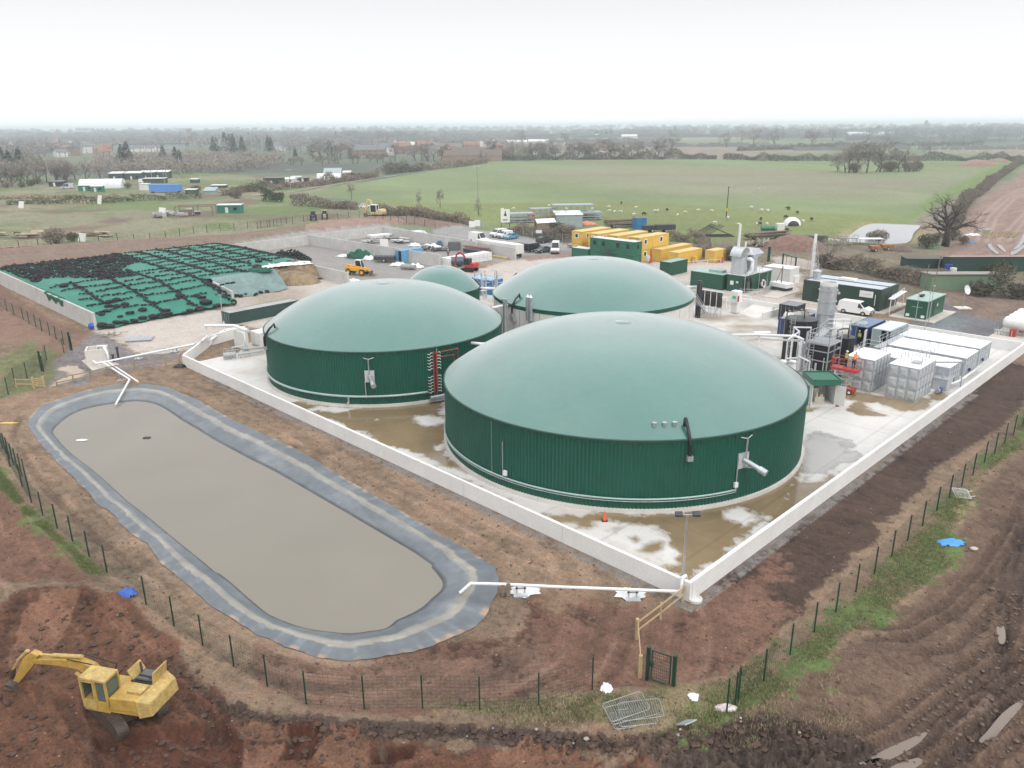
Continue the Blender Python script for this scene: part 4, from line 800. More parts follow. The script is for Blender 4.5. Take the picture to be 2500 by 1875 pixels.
bigs=[((-74.4,129.2,3),.85,'large tyre lying alone on the cover at the edge of the dense tyres'),((-54.4,127.1,2.2),.85,'large tyre lying alone in the middle of a green square'),((-49.7,125.6,.9),1.15,'biggest tractor tyre with a rim near the sloping wall'),((-63.5,121.8,.9),.75,None),((-62.8,122.9,.9),.75,None),((-62.8,120.1,.7),.7,None),((-61.6,120.3,.8),.7,None),((-60.8,121.4,.8),.7,None),((-58.7,118.3,.3),.75,None),((-57,115.8,.2),.7,None),((-56.3,117.1,.2),.75,None),((-55.2,118.1,.2),.75,None),((-57.5,120,.4),.75,None),((-58.9,114.4,.2),.75,None),((-58,114.9,.2),.65,None),((-60.4,112.7,.2),.9,None),((-59.2,112.8,.2),.75,None),((-54.3,119.1,.2),.7,None),((-53.5,119.7,.3),.8,None),((-54.2,120.9,.5),.7,None),((-50.9,122,.3),.75,None),((-49.8,123.1,.3),.85,None),((-51.5,121,.2),.5,None),((-47.7,125.2,.3),.85,'large tyre at the toe of the cover nearest the lamp post'),((-52,128,1.6),.65,None),((-52,124.7,.9),.55,None),((-51,127.4,1.4),.8,None),((-47.6,146.6,3.1),1.0,'large tractor tyre at the lip of the cut silage face'),((-49,152.3,3.2),.8,None),((-62.3,118.1,.5),.6,None),((-62.3,116.8,.3),.55,None),((-59.5,116.7,.4),.5,None)]
for p,R_,lb in bigs:
 l,x=tl(p); l=max(l,-.6); big_tyre(onheap(l,x,R_),R_*.82,lb or 'loose tractor tyre lying at the front of the green silage cover',None if lb else 'tractor tyres at the front of the cover',(r.gauss(0,.08),r.gauss(0,.08),r.random()*6),rim=lb is not None and 'rim' in lb)
big_tyre((*(-46,127.9,0)[:2],.55),.5,'tyre leaning on the end of the sloping wall between silage bays',None,(1.2,0,.5))
for i,(p) in enumerate(((-47,134.5,.2),(-46.8,135.9,.2),(-44.8,135.8,.2),(-44.5,137.6,.2),(-43.6,138.4,.2),(-48.4,130.1,3),(-47.9,131.3,3),(-47.2,131.8,3))):
 o=tyre0.copy(); COL.objects.link(o); o.location=(p[0],p[1],p[2]+.05); o.rotation_euler=(r.gauss(0,.2),r.gauss(0,.2),0); o.scale=(1.35,)*3; o['label']='black tyre resting on the grey green sheet'; o['group']='tyres on the grey sheet'
b=MB(); c0=(-48,175.9,0)
for i in range(230):
 u=r.uniform(-1,1); v=r.uniform(-1,1)
 if u*u+v*v>1: continue
 p=Vector((c0[0]-1.5,c0[1]+1.,0))+Vector((UL[0]*-u*7.2+UR[0]*v*2.6,UL[1]*-u*7.2+UR[1]*v*2.6,0)); h=1.7*(1-(u*u+v*v))*(1-.35*max(0,u))
 M=Euler((r.uniform(-.9,.9),r.uniform(-.9,.9),r.random()*6)).to_matrix(); b.torus(p+Vector((0,0,.15+h*r.random())),.30,.13,10,5,M)
tag(stuff(b.out('tyre_heap',rub,None,True)),'long heap of loose black tyres in the empty clamp bay','tyres')
# ===== kit =====
glass=mat('dark_glass',(.02,.025,.03),.08,0,.1,1)
white=mat('white_paint',(.75,.75,.74),.35,0,.05,1.2,0,.1,(.5,.48,.45))
offw=mat('off_white_panel',(.66,.655,.63),.5,0,.06,.8,0,.2,(.48,.45,.4))
roofsheet=mat('pale_roof',(.62,.66,.66),.45,0,.12,.6,0,.3,(.42,.42,.4))
yel=mat('cabin_yellow',(.66,.43,.085),.5,0,.07,.7,0,.2,(.45,.3,.1))
cgreen=mat('cabin_green',(.012,.12,.07),.45,0,.08,.7)
cblue=mat('container_blue',(.03,.17,.38),.5,0,.12,.7,0,.25,(.12,.2,.27))
nblue=mat('container_navy',(.022,.045,.13),.5,0,.15,.7,0,.3,(.1,.1,.13))
greyc=mat('container_grey',(.30,.36,.37),.5,0,.12,.7,0,.3,(.35,.3,.25))
dkgc=mat('container_dark',(.025,.06,.055),.5,0,.15,.5,0,.2,(.06,.07,.06))
darkgrey=mat('dark_grey_paint',(.045,.048,.052),.5,0,.15,1)
steel=mat('painted_steel',(.40,.42,.44),.45,.3,.1,2)
rubber=mat('wheel_rubber',(.018,.018,.018),.85,0,.25,4)
redp=mat('red_paint',(.42,.03,.025),.4,0,.12,1.5,0,.12)
orange=mat('orange_plastic',(.75,.11,.02),.5,0,.1,2)
timber=mat('pale_timber',(.42,.31,.17),.8,0,.2,2.5,.2,.2,(.28,.2,.12))
timber_old=mat('old_timber',(.20,.165,.125),.9,0,.3,2.5,.2)
def corr(b,p,q_,z0,z1,pitch=.28,dep=.036):   # ribbed sheet from p to q (2-D)
 p=Vector(p);q_=Vector(q_);d=q_-p;L_=d.length;d/=L_;n=Vector((d.y,-d.x)); k=max(1,round(L_/pitch)); w=L_/k; pts=[]
 for i in range(k):
  for u,o in ((0,0),(.35,0),(.5,-dep),(.85,-dep)): pts.append(p+d*(i+u)*w+n*o)
 pts.append(q_); vs=[(a.x,a.y,z0) for a in pts]+[(a.x,a.y,z1) for a in pts]; m=len(pts)
 b.add(vs,[(i,i+1,m+i+1,m+i) for i in range(m-1)])
def container(name,label,cat,loc,rz,L_,W=2.44,H_=2.59,m=None,roof=None,group=None,doors='x1',z=0,ribs=True,open_=False,frame=None):
 "x from 0..L, y from 0..W in local axes"
 t=T(name,label,cat,(loc[0],loc[1],loc[2] if len(loc)>2 else 0),rz,group); fr=frame or m
 b=MB(); e=.12
 for x in (0,L_-e):
  for y in (0,W-e): b.bx(x,y,0,x+e,y+e,H_)
 for z_ in (0,H_-.12):
  for y in (0,W-e): b.bx(e,y,z_,L_-e,y+e,z_+.12)
  for x in (0,L_-e): b.bx(x,e,z_,x+e,W-e,z_+.12)
 b.out('corner_frame',fr,t)
 b=MB()
 corr(b,(e,.03),(L_-e,.03),.12,H_-.12); corr(b,(L_-e,W-.03),(e,W-.03),.12,H_-.12)
 if doors!='x0': corr(b,(.03,W-e),(.03,e),.12,H_-.12)
 if doors!='x1': corr(b,(L_-.03,e),(L_-.03,W-e),.12,H_-.12)
 b.out('side_panel',m,t)
 b=MB(); b.bx(e,e,H_-.10,L_-e,W-e,H_-.02)
 for i in range(int(L_/.6)): b.bx(.3+i*.6,e+.1,H_-.02,.5+i*.6,W-e-.1,H_-.0)
 b.out('roof_sheet',roof or m,t); MB().bx(e,e,.05,L_-e,W-e,.14).out('floor_deck',timber_old,t)
 if doors in('x0','x1'):
  x=.03 if doors=='x0' else L_-.03; s=-1 if doors=='x0' else 1
  for k,(y0,y1) in enumerate(((e,W/2-.01),(W/2+.01,W-e))):
   if open_ and k==open_-1: continue
   b=MB(); b.bx(x-.03,y0,.13,x+.03,y1,H_-.13); d=b.out('door',m,t)
   b=MB()
   for yy in (y0+.25,y1-.25): b.tube((x+s*.06,yy,.16),(x+s*.06,yy,H_-.16),.022,5)
   b.out('lock_rod',steel,d)
 return t
def window(par,x,y,z,w,h,ax,frame,sgn,shut=None):
 def bb(b,a0,a1,z0,z1,d0,d1):
  if ax=='y': b.bx(x+a0,y+sgn*d0,z+z0,x+a1,y+sgn*d1,z+z1)
  else: b.bx(x+sgn*d0,y+a0,z+z0,x+sgn*d1,y+a1,z+z1)
 b=MB(); t_=.17
 bb(b,-w/2-t_,w/2+t_,-t_,0,.0,.06); bb(b,-w/2-t_,w/2+t_,h,h+t_,.0,.06); bb(b,-w/2-t_,-w/2,0,h,0,.06); bb(b,w/2,w/2+t_,0,h,0,.06)
 f=b.out('window',frame,par); b=MB(); bb(b,-w/2,w/2,0,h,.005,.025); b.out('pane',glass,f)
def cabin(label,loc,rz,L_,W,H_,m,group=None,wins=(),doors=(),frame=None,roof=None,name='site_cabin',cat='cabin'):
 t=T(name,label,cat,loc,rz,group); b=MB(); e=.1
 corr(b,(0,0),(L_,0),.05,H_-.1,.5,.02); corr(b,(L_,0),(L_,W),.05,H_-.1,.5,.02); corr(b,(L_,W),(0,W),.05,H_-.1,.5,.02); corr(b,(0,W),(0,0),.05,H_-.1,.5,.02); b.out('wall',m,t)
 b=MB()
 for x in(-.02,L_-.12):
  for y in(-.02,W-.12): b.bx(x,y,0,x+.14,y+.14,H_-.13)
 b.out('corner_post',m,t)
 b=MB(); b.bx(-.04,-.04,H_-.14,L_+.04,W+.04,H_-.02); b.bx(-.04,-.04,.0,L_+.04,W+.04,.08); b.out('edge_beam',m,t)
 b=MB(); b.bx(.06,.06,H_-.02,L_-.06,W-.06,H_+.02)
 for i in range(int(L_/.75)): b.bx(.2+i*.75,.08,H_+.02,.26+i*.75,W-.08,H_+.045)
 b.out('roof',roof or roofsheet,t)
 for (side,u,z,w,h) in wins:
  if side=='y0': window(t,u,-.01,z,w,h,'y',frame or white,-1)
  if side=='y1': window(t,u,W+.01,z,w,h,'y',frame or white,1)
  if side=='x1': window(t,L_+.01,u,z,w,h,'x',frame or white,1)
  if side=='x0': window(t,-.01,u,z,w,h,'x',frame or white,-1)
 for (side,u) in doors:
  b=MB(); s=(-.05 if side in('y0','x0') else .05)
  if side in('y0','y1'): y=0 if side=='y0' else W; b.bx(u-.45,y,.1,u+.45,y+s,2.1)
  else: x=0 if side=='x0' else L_; b.bx(x,u-.45,.1,x+s,u+.45,2.1)
  d=b.out('door',m,t); b=MB()
  if side in('y0','y1'): b.bx(u+.3,y+s,1.0,u+.4,y+s*1.9,1.06)
  else: b.bx(x+s,u+.3,1.0,x+s*1.9,u+.4,1.06)
  b.out('handle',steel,d)
 return t
def wheel(par,x,y,z,r,w,name='wheel',rimm=None):
 b=MB(); n=18; s=1 if y>0 else -1
 b.path([(x,y-w/2,z),(x,y-w/2+.02,z),(x,y+w/2-.02,z),(x,y+w/2,z)],[r*.88,r,r,r*.88],n); o=b.out(name,rubber,par,rad(40))
 b=MB(); b.path([(x,y+s*(w/2-.02),z),(x,y+s*(w/2+.012),z)],r*.6,14); b.out('rim',rimm or steel,o)
def van(label,loc,rz,m,L_=5.0,W=1.95,H_=1.97,group=None,sidewin=True,roofm=None,name='van',cat='van',cargo=False):
 t=T(name,label,cat,loc,rz,group); k=L_/5.0; h=H_
 prof=[(-2.45,.35),(-2.5,.6),(-2.47,1.2),(-2.38,h-.1),(-2.25,h-.02),(-1.,h),(.55,h),(.75,h-.04),(1.62,1.22),(2.3,1.02),(2.45,.85),(2.5,.55),(2.45,.3),(1.9,.3),(1.85,.52),(1.6,.68),(1.35,.66),(1.12,.5),(1.08,.28),(-1.12,.28),(-1.16,.5),(-1.4,.68),(-1.62,.68),(-1.86,.5),(-1.9,.3)]
 ins=lambda x,z: max(0,(z-1.05))*.16
 MB().ext([(x*k,z) for x,z in prof],-W/2,W/2,ins).out('body',m,t,rad(25),bevel=.03)
 b=MB(); b.ext([(-2.3*k,.3),(2.3*k,.3),(2.2*k,.42),(-2.2*k,.42)],-W/2+.25,W/2-.25); b.out('underbody',rubber,t)
 yi=lambda z:W/2-max(0,z-1.05)*.16
 b=MB(); x0,z0,x1,z1=1.56*k+.02,1.27,.80*k+.03,h-.09; o_=.018
 b.add([(x0+o_,-yi(z0)+.08,z0+o_),(x0+o_,yi(z0)-.08,z0+o_),(x1+o_,yi(z1)-.08,z1+o_),(x1+o_,-yi(z1)+.08,z1+o_)],[(0,1,2,3)]); b.out('windscreen',glass,t)
 for s in(-1,1):
  b=MB(); vs=[(.62,1.16),(1.42,1.16),(.86,h-.2),(.62,h-.18)]; vv=[(x*k,s*(yi(z)+.008),z) for x,z in vs]; b.add(vv,[(0,1,2,3) if s<0 else (3,2,1,0)]); b.out('side_window',glass,t)
  if sidewin:
   b=MB(); vs=[(-.55,1.18),(.48,1.18),(.48,h-.18),(-.55,h-.18)]; vv=[(x*k,s*(yi(z)+.008),z) for x,z in vs]; b.add(vv,[(0,1,2,3) if s<0 else (3,2,1,0)]); b.out('side_window',glass,t)
  b=MB(); b.ell((2.40*k,s*(W/2-.22),.86),(.10,.2,.12),10,6); b.out('headlight',mat('lamp_glass',(.5,.52,.55),.15),t,True)
  b=MB(); b.bx(-2.515*k,s*(W/2-.16)-.07,.8,-2.47*k,s*(W/2-.16)+.07,1.25); b.out('tail_light',mat('red_lens',(.3,.01,.01),.25),t)
  b=MB(); b.box((1.12*k,s*(W/2+.10),1.22),(.1,.16,.24)); b.out('wing_mirror',darkgrey,t,bevel=.02)
  for x in(1.5,-1.5): wheel(t,x*k,s*(W/2-.11),.34,.34,.22)
 MB().ext([(2.42*k,.33),(2.53*k,.36),(2.54*k,.6),(2.45*k,.66)],-W/2+.05,W/2-.05).out('front_bumper',darkgrey,t)
 MB().bx(2.47*k,-.5,.70,2.505*k,.5,.82).out('grille',darkgrey,t)
 MB().bx(2.535*k,-.26,.44,2.55*k,.26,.55).out('number_plate',white,t)
 b=MB(); x=-2.43*k; b.add([(x-.03,-.7,1.2),(x-.03,.7,1.2),(x+.03,.66,h-.25),(x+.03,-.66,h-.25)],[(3,2,1,0)]); b.out('rear_window',glass,t)
 if roofm: MB().bx(-2.2*k,-yi(h)+.1,h+.0,.5*k,yi(h)-.1,h+.02).out('roof_panel',roofm,t)
 return t
def car(label,loc,rz,m,L_=4.5,W=1.8,H_=1.45,estate=False,group=None):
 t=T('parked_car',label,'car',loc,rz,group); k=L_/4.5
 r=[(-2.2,.75),(-2.22,.5),(-2.18,.28),(-1.78,.26),(-1.72,.5),(-1.5,.64),(-1.22,.64),(-1.02,.5),(-.96,.25),(.98,.25),(1.03,.5),(1.25,.64),(1.5,.64),(1.72,.5),(1.78,.26),(2.2,.28),(2.25,.5),(2.18,.72),(1.9,.82),(1.0,.95)]
 top=[(.25,H_-.06),(-.1,H_),(-1.0,H_-.02),(-1.9,H_-.10),(-2.15,.95)] if estate else [(.25,H_-.07),(-.1,H_),(-.75,H_-.02),(-1.5,1.05),(-2.1,.98)]
 body=r+[(-2.15,.95)]
 MB().ext([(x*k,z) for x,z in r+[(-2.2,.95)][:0]+[(-2.15,.93)]],-W/2,W/2).out('body',m,t,rad(30),bevel=.04)
 gl=[(1.0,.93)]+top+[(-2.1 if estate else -2.0,.92)]
 ins=lambda x,z:.06+max(0,z-.92)*.38
 MB().ext([(x*k,z) for x,z in gl],-W/2,W/2,ins).out('greenhouse',glass,t)
 b=MB(); hw=W/2-.06-(H_-.92)*.38
 xs=[(.25,H_-.06),(-.1,H_),(-1.0,H_-.02)]+([(-1.9,H_-.1)] if estate else [(-.75,H_-.02)])
 xs=sorted(xs,reverse=True); vs=[]
 for x,z in xs: vs+= [(x*k,-hw,z+.02),(x*k,hw,z+.02)]
 b.add(vs,[(2*i,2*i+1,2*i+3,2*i+2) for i in range(len(xs)-1)]);
 for s in(-1,1):
  for xx in (-.45,-1.25):
   b.beam((xx*k,s*(W/2-.05),.94),((xx-.02)*k,s*(hw+.015),H_-.02),.09,.03)
  b.beam((.98*k,s*(W/2-.05),.94),(.25*k,s*(hw+.01),H_-.05),.07,.04)
 b.out('roof',m,t)
 for s in(-1,1):
  b=MB(); b.ell((2.08*k,s*(W/2-.25),.68),(.14,.2,.09),10,6); b.out('headlight',mat('lamp_glass',(.5,.52,.55),.15),t,True)
  b=MB(); b.bx(-2.225*k,s*(W/2-.2)-.15,.68,-2.15*k,s*(W/2-.2)+.15,.84); b.out('tail_light',mat('red_lens',(.3,.01,.01),.25),t)
  b=MB(); b.box((.72*k,s*(W/2+.06),1.0),(.1,.14,.12)); b.out('wing_mirror',m,t,bevel=.02)
  for x in(1.37,-1.37): wheel(t,x*k,s*(W/2-.1),.32,.32,.21)
 MB().bx(2.235*k,-.5,.42,2.262*k,.5,.58).out('grille',darkgrey,t); MB().bx(2.255*k,-.26,.33,2.27*k,.26,.43).out('number_plate',white,t)
 return t
def skinned(name,verts,edges,radii,m,par,root=0,sub=1):
 me=bpy.data.meshes.new(name); me.from_pydata(verts,edges,[]); me.update(); o=bpy.data.objects.new(name,me); COL.objects.link(o); me.materials.append(m); o.parent=par
 md=o.modifiers.new('skin','SKIN'); md.use_smooth_shade=True
 for i,r_ in enumerate(radii):
  me.skin_vertices[0].data[i].radius=(r_,r_) if not isinstance(r_,tuple) else r_; me.skin_vertices[0].data[i].use_root=(i==root)
 if sub: s=o.modifiers.new('sub','SUBSURF'); s.levels=sub; s.render_levels=sub
 return o
def person(label,loc,rz,jacket,trousers,hat,arms='down',bend=0):
 t=T('person',label,'person',loc,rz); skin=mat('skin',(.45,.27,.19),.6,0,.08,8)
 lean=math.sin(bend)*.5
 V_=[(0,0,.95),(lean*.3,0,1.15),(lean,0,1.42),(lean*1.1,0,1.52),(lean*1.2+.01,0,1.66),(lean*1.2+.015,0,1.76),
  (0,.10,.90),(.03,.11,.50),(0,.12,.09),(.14,.13,.05),(0,-.10,.90),(.03,-.11,.50),(-.02,-.12,.09),(.12,-.13,.05)]
 E_=[(0,1),(1,2),(2,3),(3,4),(4,5),(0,6),(6,7),(7,8),(8,9),(0,10),(10,11),(11,12),(12,13)]
 Rr=[(.15,.12),(.15,.11),(.17,.11),.06,(.09,.105),(.075,.085),.09,.065,.05,.04,.09,.065,.05,.04]
 fw={'down':(.05,.04,.75,.02),'fwd':(.25,.5,1.05,.1)}[arms]
 for s in(1,-1):
  k=len(V_); V_+=[(lean,s*.19,1.42),(lean+fw[0],s*.25,1.13),(lean+fw[1],s*.22,.9 if arms=='down' else 1.12),(lean+fw[1]+.04,s*.21,.80 if arms=='down' else 1.14)]; E_+=[(2,k),(k,k+1),(k+1,k+2),(k+2,k+3)]; Rr+=[.065,.05,.04,.035]
 skinned('body',V_,E_,Rr,skin,t)
 J=[0,1,2,14,15,16,18,19,20]; idx={v:i for i,v in enumerate(J)}
 skinned('jacket',[V_[i] for i in J],[(idx[a],idx[b_]) for a,b_ in E_ if a in idx and b_ in idx],[tuple(k*1.15 for k in Rr[i]) if isinstance(Rr[i],tuple) else Rr[i]*1.2 for i in J],jacket,t)
 J=[0,6,7,8,9,10,11,12,13]; idx={v:i for i,v in enumerate(J)}
 skinned('trousers',[V_[i] for i in J],[(idx[a],idx[b_]) for a,b_ in E_ if a in idx and b_ in idx],[(.155,.125)]+[Rr[i]*1.2 for i in J[1:]],trousers,t)
 b=MB(); c=V_[5]; b.ell((c[0]-.01,0,c[2]+.0),(.125,.11,.10),12,8); b.bx(c[0]-.02,-.1,c[2]-.02,c[0]+.17,.1,c[2]+.0); b.out('safety_helmet',hat,t,True)
 b=MB(); hx=c[0]+.085; b.ell((hx+.012,0,c[2]-.10),(.02,.014,.025),6,4); b.out('nose',skin,t)
 return t
hiviz=mat('hi_vis_yellow',(.62,.75,.06),.7,0,.1,5); hivo=mat('hi_vis_orange',(.85,.22,.03),.7,0,.1,5); navy=mat('navy_cloth',(.02,.022,.04),.9,0,.2,5); helm=mat('white_helmet',(.8,.8,.78),.35,0,.03,4); black_cloth=mat('black_cloth',(.015,.015,.017),.9,0,.2,5)
def rails(b,pts,h=1.1,post=1.2,r=.025,z=0,mid=True):
 P=[Vector(p) for p in pts]
 for a,c in zip(P,P[1:]):
  n=max(1,round((c-a).length/post))
  for i in range(n+1): p=a.lerp(c,i/n); b.tube(p,p+Vector((0,0,h)),r,5)
  for zz in ((h,h*.55) if mid else (h,)): b.tube(a+Vector((0,0,zz)),c+Vector((0,0,zz)),r,5)
def cone(label,p):
 t=T('traffic_cone',label,'traffic cone',p); MB().box((0,0,.03),(.42,.42,.06)).out('cone_base',rubber,t)
 MB().lathe([(.16,.06),(.035,.78),(.0,.78)],16).out('cone_body',orange,t,rad(40)); MB().lathe([(.122,.28),(.085,.47)],16).out('cone_sleeve',mat('pale_sleeve',(.75,.4,.33),.5),t,True)
 return t
def ladder(b,p,q_,w,dirv,n,r=.02):
 p=Vector(p);q_=Vector(q_);d=Vector(dirv).normalized()*w/2
 b.tube(p-d,q_-d,r,5); b.tube(p+d,q_+d,r,5)
 for i in range(1,n): c=p.lerp(q_,i/n); b.tube(c-d,c+d,r*.8,4)
# ===== plant =====
bundc=mat('bund_concrete',(.72,.71,.69),.75,0,.07,.35,.12,.22,(.46,.44,.40),5)
def bund(a,b_,label,step=11,h=1.31): return wall(a,b_,h,h,label,.26,step,-.25,bundc,'bund_wall','wall',0)
bund(lr(-.13,0),lr(73.0,0),'long low pale concrete bund wall between lagoon and green tanks')
bund(lr(0,.14),lr(0,77),'long low pale concrete bund wall beside the dark strip of soil',12)
bund(lr(73.15,.2),lr(79.6,6.4),'short angled bund wall where the pipe crosses near the silage yard',10)
bund(lr(79.7,6.6),lr(81.3,12.5),'stub of bund wall behind the white pipes by the dark container',10)
bund(lr(-.13,77.14),lr(42,77.14),'back bund wall behind the white roofed tanks',9)
bund((38.7,124.7,.9),(36.5,126.7,.9),'grey concrete panel wall beside the white control cabinet',3,1.6)
bund((37.7,115.2,0),(41.7,118.7,0),'low concrete ramp wall beside the black cubicle',4,1.1)
b=MB(); p=[(35.4,119.6,0),(37.6,115,0),(42,122.1,0),(39.1,123.6,0)]; b.add([(x,y,.03) for x,y,_ in p[:2]]+[(x,y,.8) for x,y,_ in p[2:]]+[(x,y,.0) for x,y,_ in p[2:]],[(0,1,2,3),(1,0,4,5)][:1]+[(1,5,2),(0,3,4),(5,4,3,2)]); o=b.out('concrete_ramp',conc); tag(o,'sloping concrete ramp between tank walls','ramp')
b=MB()
for w_ in (0,.35,.7): a=lr(29+w_,72); c=lr(29+w_,76.8);
for k in range(3): MBx=b.bx;
a=(45.4,117.9,.7); c=(50.3,112.9,.7); b.beam((a[0],a[1],.45),(c[0],c[1],.45),.5,.9); tag(b.out('low_wall',bundc),'low pale step wall below the white van','wall')
slabm=mat('slab_concrete',(.50,.46,.41),.85,0,.12,.4,.1,.3,(.36,.31,.26))
def slab(poly,label,h=.06,m=None): o=struct(MB().prism([(x,y) for x,y in poly],-.1,h).out('concrete_slab',m or slabm)); o['label']=label
slab([(42.8,132),(48.3,139.1),(51,136.7),(44.9,130.3)],'pale concrete pad in front of the generator container')
slab([lr(21,87)[:2],lr(35.5,86)[:2],lr(35.5,97)[:2],lr(21,97)[:2]],'concrete base under the long dark green cabin')
slab([lr(13.5,86)[:2],lr(20,86)[:2],lr(20,96)[:2],lr(13.5,96)[:2]],'concrete base under the small green cabin',.08)
slab([lr(5.5,82)[:2],lr(-6,82)[:2],lr(-6,97)[:2],lr(5.5,97)[:2]],'concrete base under the white gas tanks')
slab([lr(43,84)[:2],lr(56,84)[:2],lr(56,100)[:2],lr(43,100)[:2]],'concrete base under the generator containers',.05)
galvp=mat('galvanised_panel',(.50,.53,.555),.42,.35,.10,.9,0,.15,(.42,.43,.43),6)
def panel_tank(label,l0,r0,dl,dr,h,nh):
 t=T('panel_tank',label,'tank',lr(l0,r0,.03),S45); nl=round(dl); nr=round(dr)
 def face(b,o,u,v,nu,nv,n):
  o,u,v,n=map(Vector,(o,u,v,n))
  for i in range(nu):
   for j in range(nv):
    p=[o+u*(i+a)/nu+v*(j+c)/nv for a,c in((.03,.03),(.97,.03),(.97,.97),(.03,.97))]; q_=[o+u*(i+a)/nu+v*(j+c)/nv+n*.085 for a,c in((.3,.3),(.7,.3),(.7,.7),(.3,.7))]
    b.add(p+q_,[(0,1,5,4),(1,2,6,5),(2,3,7,6),(3,0,4,7),(4,5,6,7)])
 b=MB(); b.bx(.01,.01,0,dr-.01,dl-.01,h-.02)
 face(b,(0,dl,0),(0,-dl,0),(0,0,h),nl,nh,(-1,0,0)); face(b,(0,0,0),(dr,0,0),(0,0,h),nr,nh,(0,-1,0)); face(b,(dr,0,0),(0,dl,0),(0,0,h),nl,nh,(1,0,0)); face(b,(dr,dl,0),(-dr,0,0),(0,0,h),nr,nh,(0,1,0)); b.out('tank_panel',galvp,t)
 b=MB(); g=.05
 for i in range(nl+1):
  y=dl*i/nl
  for x in(0,dr): b.bx(x-g,y-.022,0,x+g,y+.022,h)
 for i in range(1,nr):
  x=dr*i/nr
  for y in(0,dl): b.bx(x-.022,y-g,0,x+.022,y+g,h)
 for j in range(nh+1):
  z=h*j/nh
  for y in(0,dl): b.bx(-g,y-g,z-.02,dr+g,y+g,z+.02)
  for x in(0,dr): b.bx(x-g*.98,g,z-.018,x+g*.98,dl-g,z+.018)
 b.out('panel_flange',galv,t)
 b=MB(); b.bx(-.06,-.06,h+.02,dr+.06,dl+.06,h+.07); b.out('roof',white,t)
 b=MB()
 for y,z in ((.45,.35),(dl*.65,h-.4)): b.path([(-.06,y,z),(-.16,y,z)],.13,10)
 b.out('pipe_flange',galv,t)
 return t
ta=panel_tank('silver panelled tank with white roof behind the red scissor lift',7.7,47.7,2.95,4.6,3.6,3)
tb=panel_tank('silver panelled tank with white roof standing nearest the bund wall',3.1,47.7,3.0,4.75,3.6,3)
b=MB(); rails(b,[(1.4,.3,3.68),(3.6,.3,3.68),(3.6,2.4,3.68),(1.4,2.4,3.68),(1.4,.3,3.68)],.9,1.1,.02); b.bx(1.7,.6,3.69,2.6,1.4,3.85); o=b.out('guard_rail',galv,tb)
b=MB(); rails(b,[(2.4,.4,3.68),(4.4,.4,3.68),(4.4,2.6,3.68),(2.4,2.6,3.68)],1.0,1.0,.025); b.out('guard_rail',galv,ta)
def flat_tank(label,l0,r0,dl,dr,h=2.2):
 t=T('roofed_tank',label,'tank',lr(l0,r0,.03),S45); b=MB(); b.bx(0,0,0,dr,dl,h-.08)
 for x in(-.04,dr): b.bx(x,.1,0,x+.04,.2,h-.1)
 k=5
 for i in range(k+1):
  x=dr*i/k; b.bx(x-.04,-.07,0,x+.04,-.002,h-.1)
 for i in range(9):
  y=dl*i/8; b.bx(-.07,y-.04,0,-.002,y+.04,h-.1)
 for z in (.7,1.4): b.bx(-.055,-.055,z-.03,dr,-.003,z+.03); b.bx(-.055,0,z-.03,-.003,dl,z+.03)
 b.out('tank_wall',galvp,t)
 b=MB(); b.bx(-.05,-.05,h-.08,dr+.05,dl+.05,h-.0)
 nl,nr=8,4;
 for i in range(nl):
  for j in range(nr):
   x0,x1=dr*(j+.10)/nr,dr*(j+.90)/nr; y0,y1=dl*(i+.10)/nl,dl*(i+.90)/nl; e=.14
   b.add([(x0,y0,h),(x1,y0,h),(x1,y1,h),(x0,y1,h),(x0+e,y0+e,h+.11),(x1-e,y0+e,h+.11),(x1-e,y1-e,h+.11),(x0+e,y1-e,h+.11)],[(0,1,5,4),(1,2,6,5),(2,3,7,6),(3,0,4,7),(4,5,6,7)])
 b.out('roof',mat('white_roof_panel',(.70,.71,.72),.45,0,.05,1),t)
 b=MB(); b.path([(dr*.35,-.06,.5),(dr*.35,-.25,.5)],.18,12); b.out('drain_flange',nblue,t)
 return t
flat_tank('long white roofed tank nearest the back bund wall',2.4,66.6,9.4,4.5)
flat_tank('long white roofed tank in the middle of the three',2.3,61.0,8.8,4.6)
flat_tank('long white roofed tank partly hidden behind the silver panelled tank',2.4,55.6,8.4,4.1)
b=MB(); b.path([lr(1.9,55.2,.55),lr(1.6,57,.55),lr(1.6,64.5,.55)],.14,8); tag(b.out('white_pipe_run',whitep,None,True),'white pipe along the foot of the white roofed tanks','pipe')
b=MB(); a=lr(1.3,56.6); c=lr(3.6,54.4)
for p in(a,c): b.beam((p[0],p[1],.02),(p[0],p[1],2.9),.1,.1)
b.beam((a[0],a[1],2.9),(c[0],c[1],2.9),.12,.14); tag(b.out('goal_post',steel),'grey goal post pipe frame over the small square tank','frame')
t=T('square_tank','small grey square tank with blue pump beside it','tank',lr(1.9,53.8,.03),S45); MB().bx(0,0,0,2.0,1.5,1.25).out('tank_body',galvp,t,bevel=.03); b=MB(); b.bx(-.05,-.05,1.25,2.05,1.55,1.31); b.cyl((.6,.6,1.31),.16,.12); b.cyl((1.4,.9,1.31),.13,.1); b.out('lid',galv,t)
t=T('water_pump','blue electric pump on the wet yard by the square tank','pump',lr(2.3,52.4,.03),S45); b=MB(); b.path([(0,0,.35),(.9,0,.35)],.2,10); b.bx(.1,-.2,0,.8,.2,.16); b.out('motor',mat('pump_blue',(.02,.06,.22),.4),t); b=MB(); b.path([(-.3,0,.35),(0,0,.35)],.26,10); b.tube((-.18,0,.35),(-.18,0,.8),.1); b.out('pump_head',steel,t)
for p,lb in (((43.18,73.86,0),'red pipe lengths lying beside the bund wall'),((57.69,91.79,0),'small heap of broken blocks on the yard by the bund wall')):
 pass
b=MB(); a=lr(1.0,39); c=lr(.8,47.4)
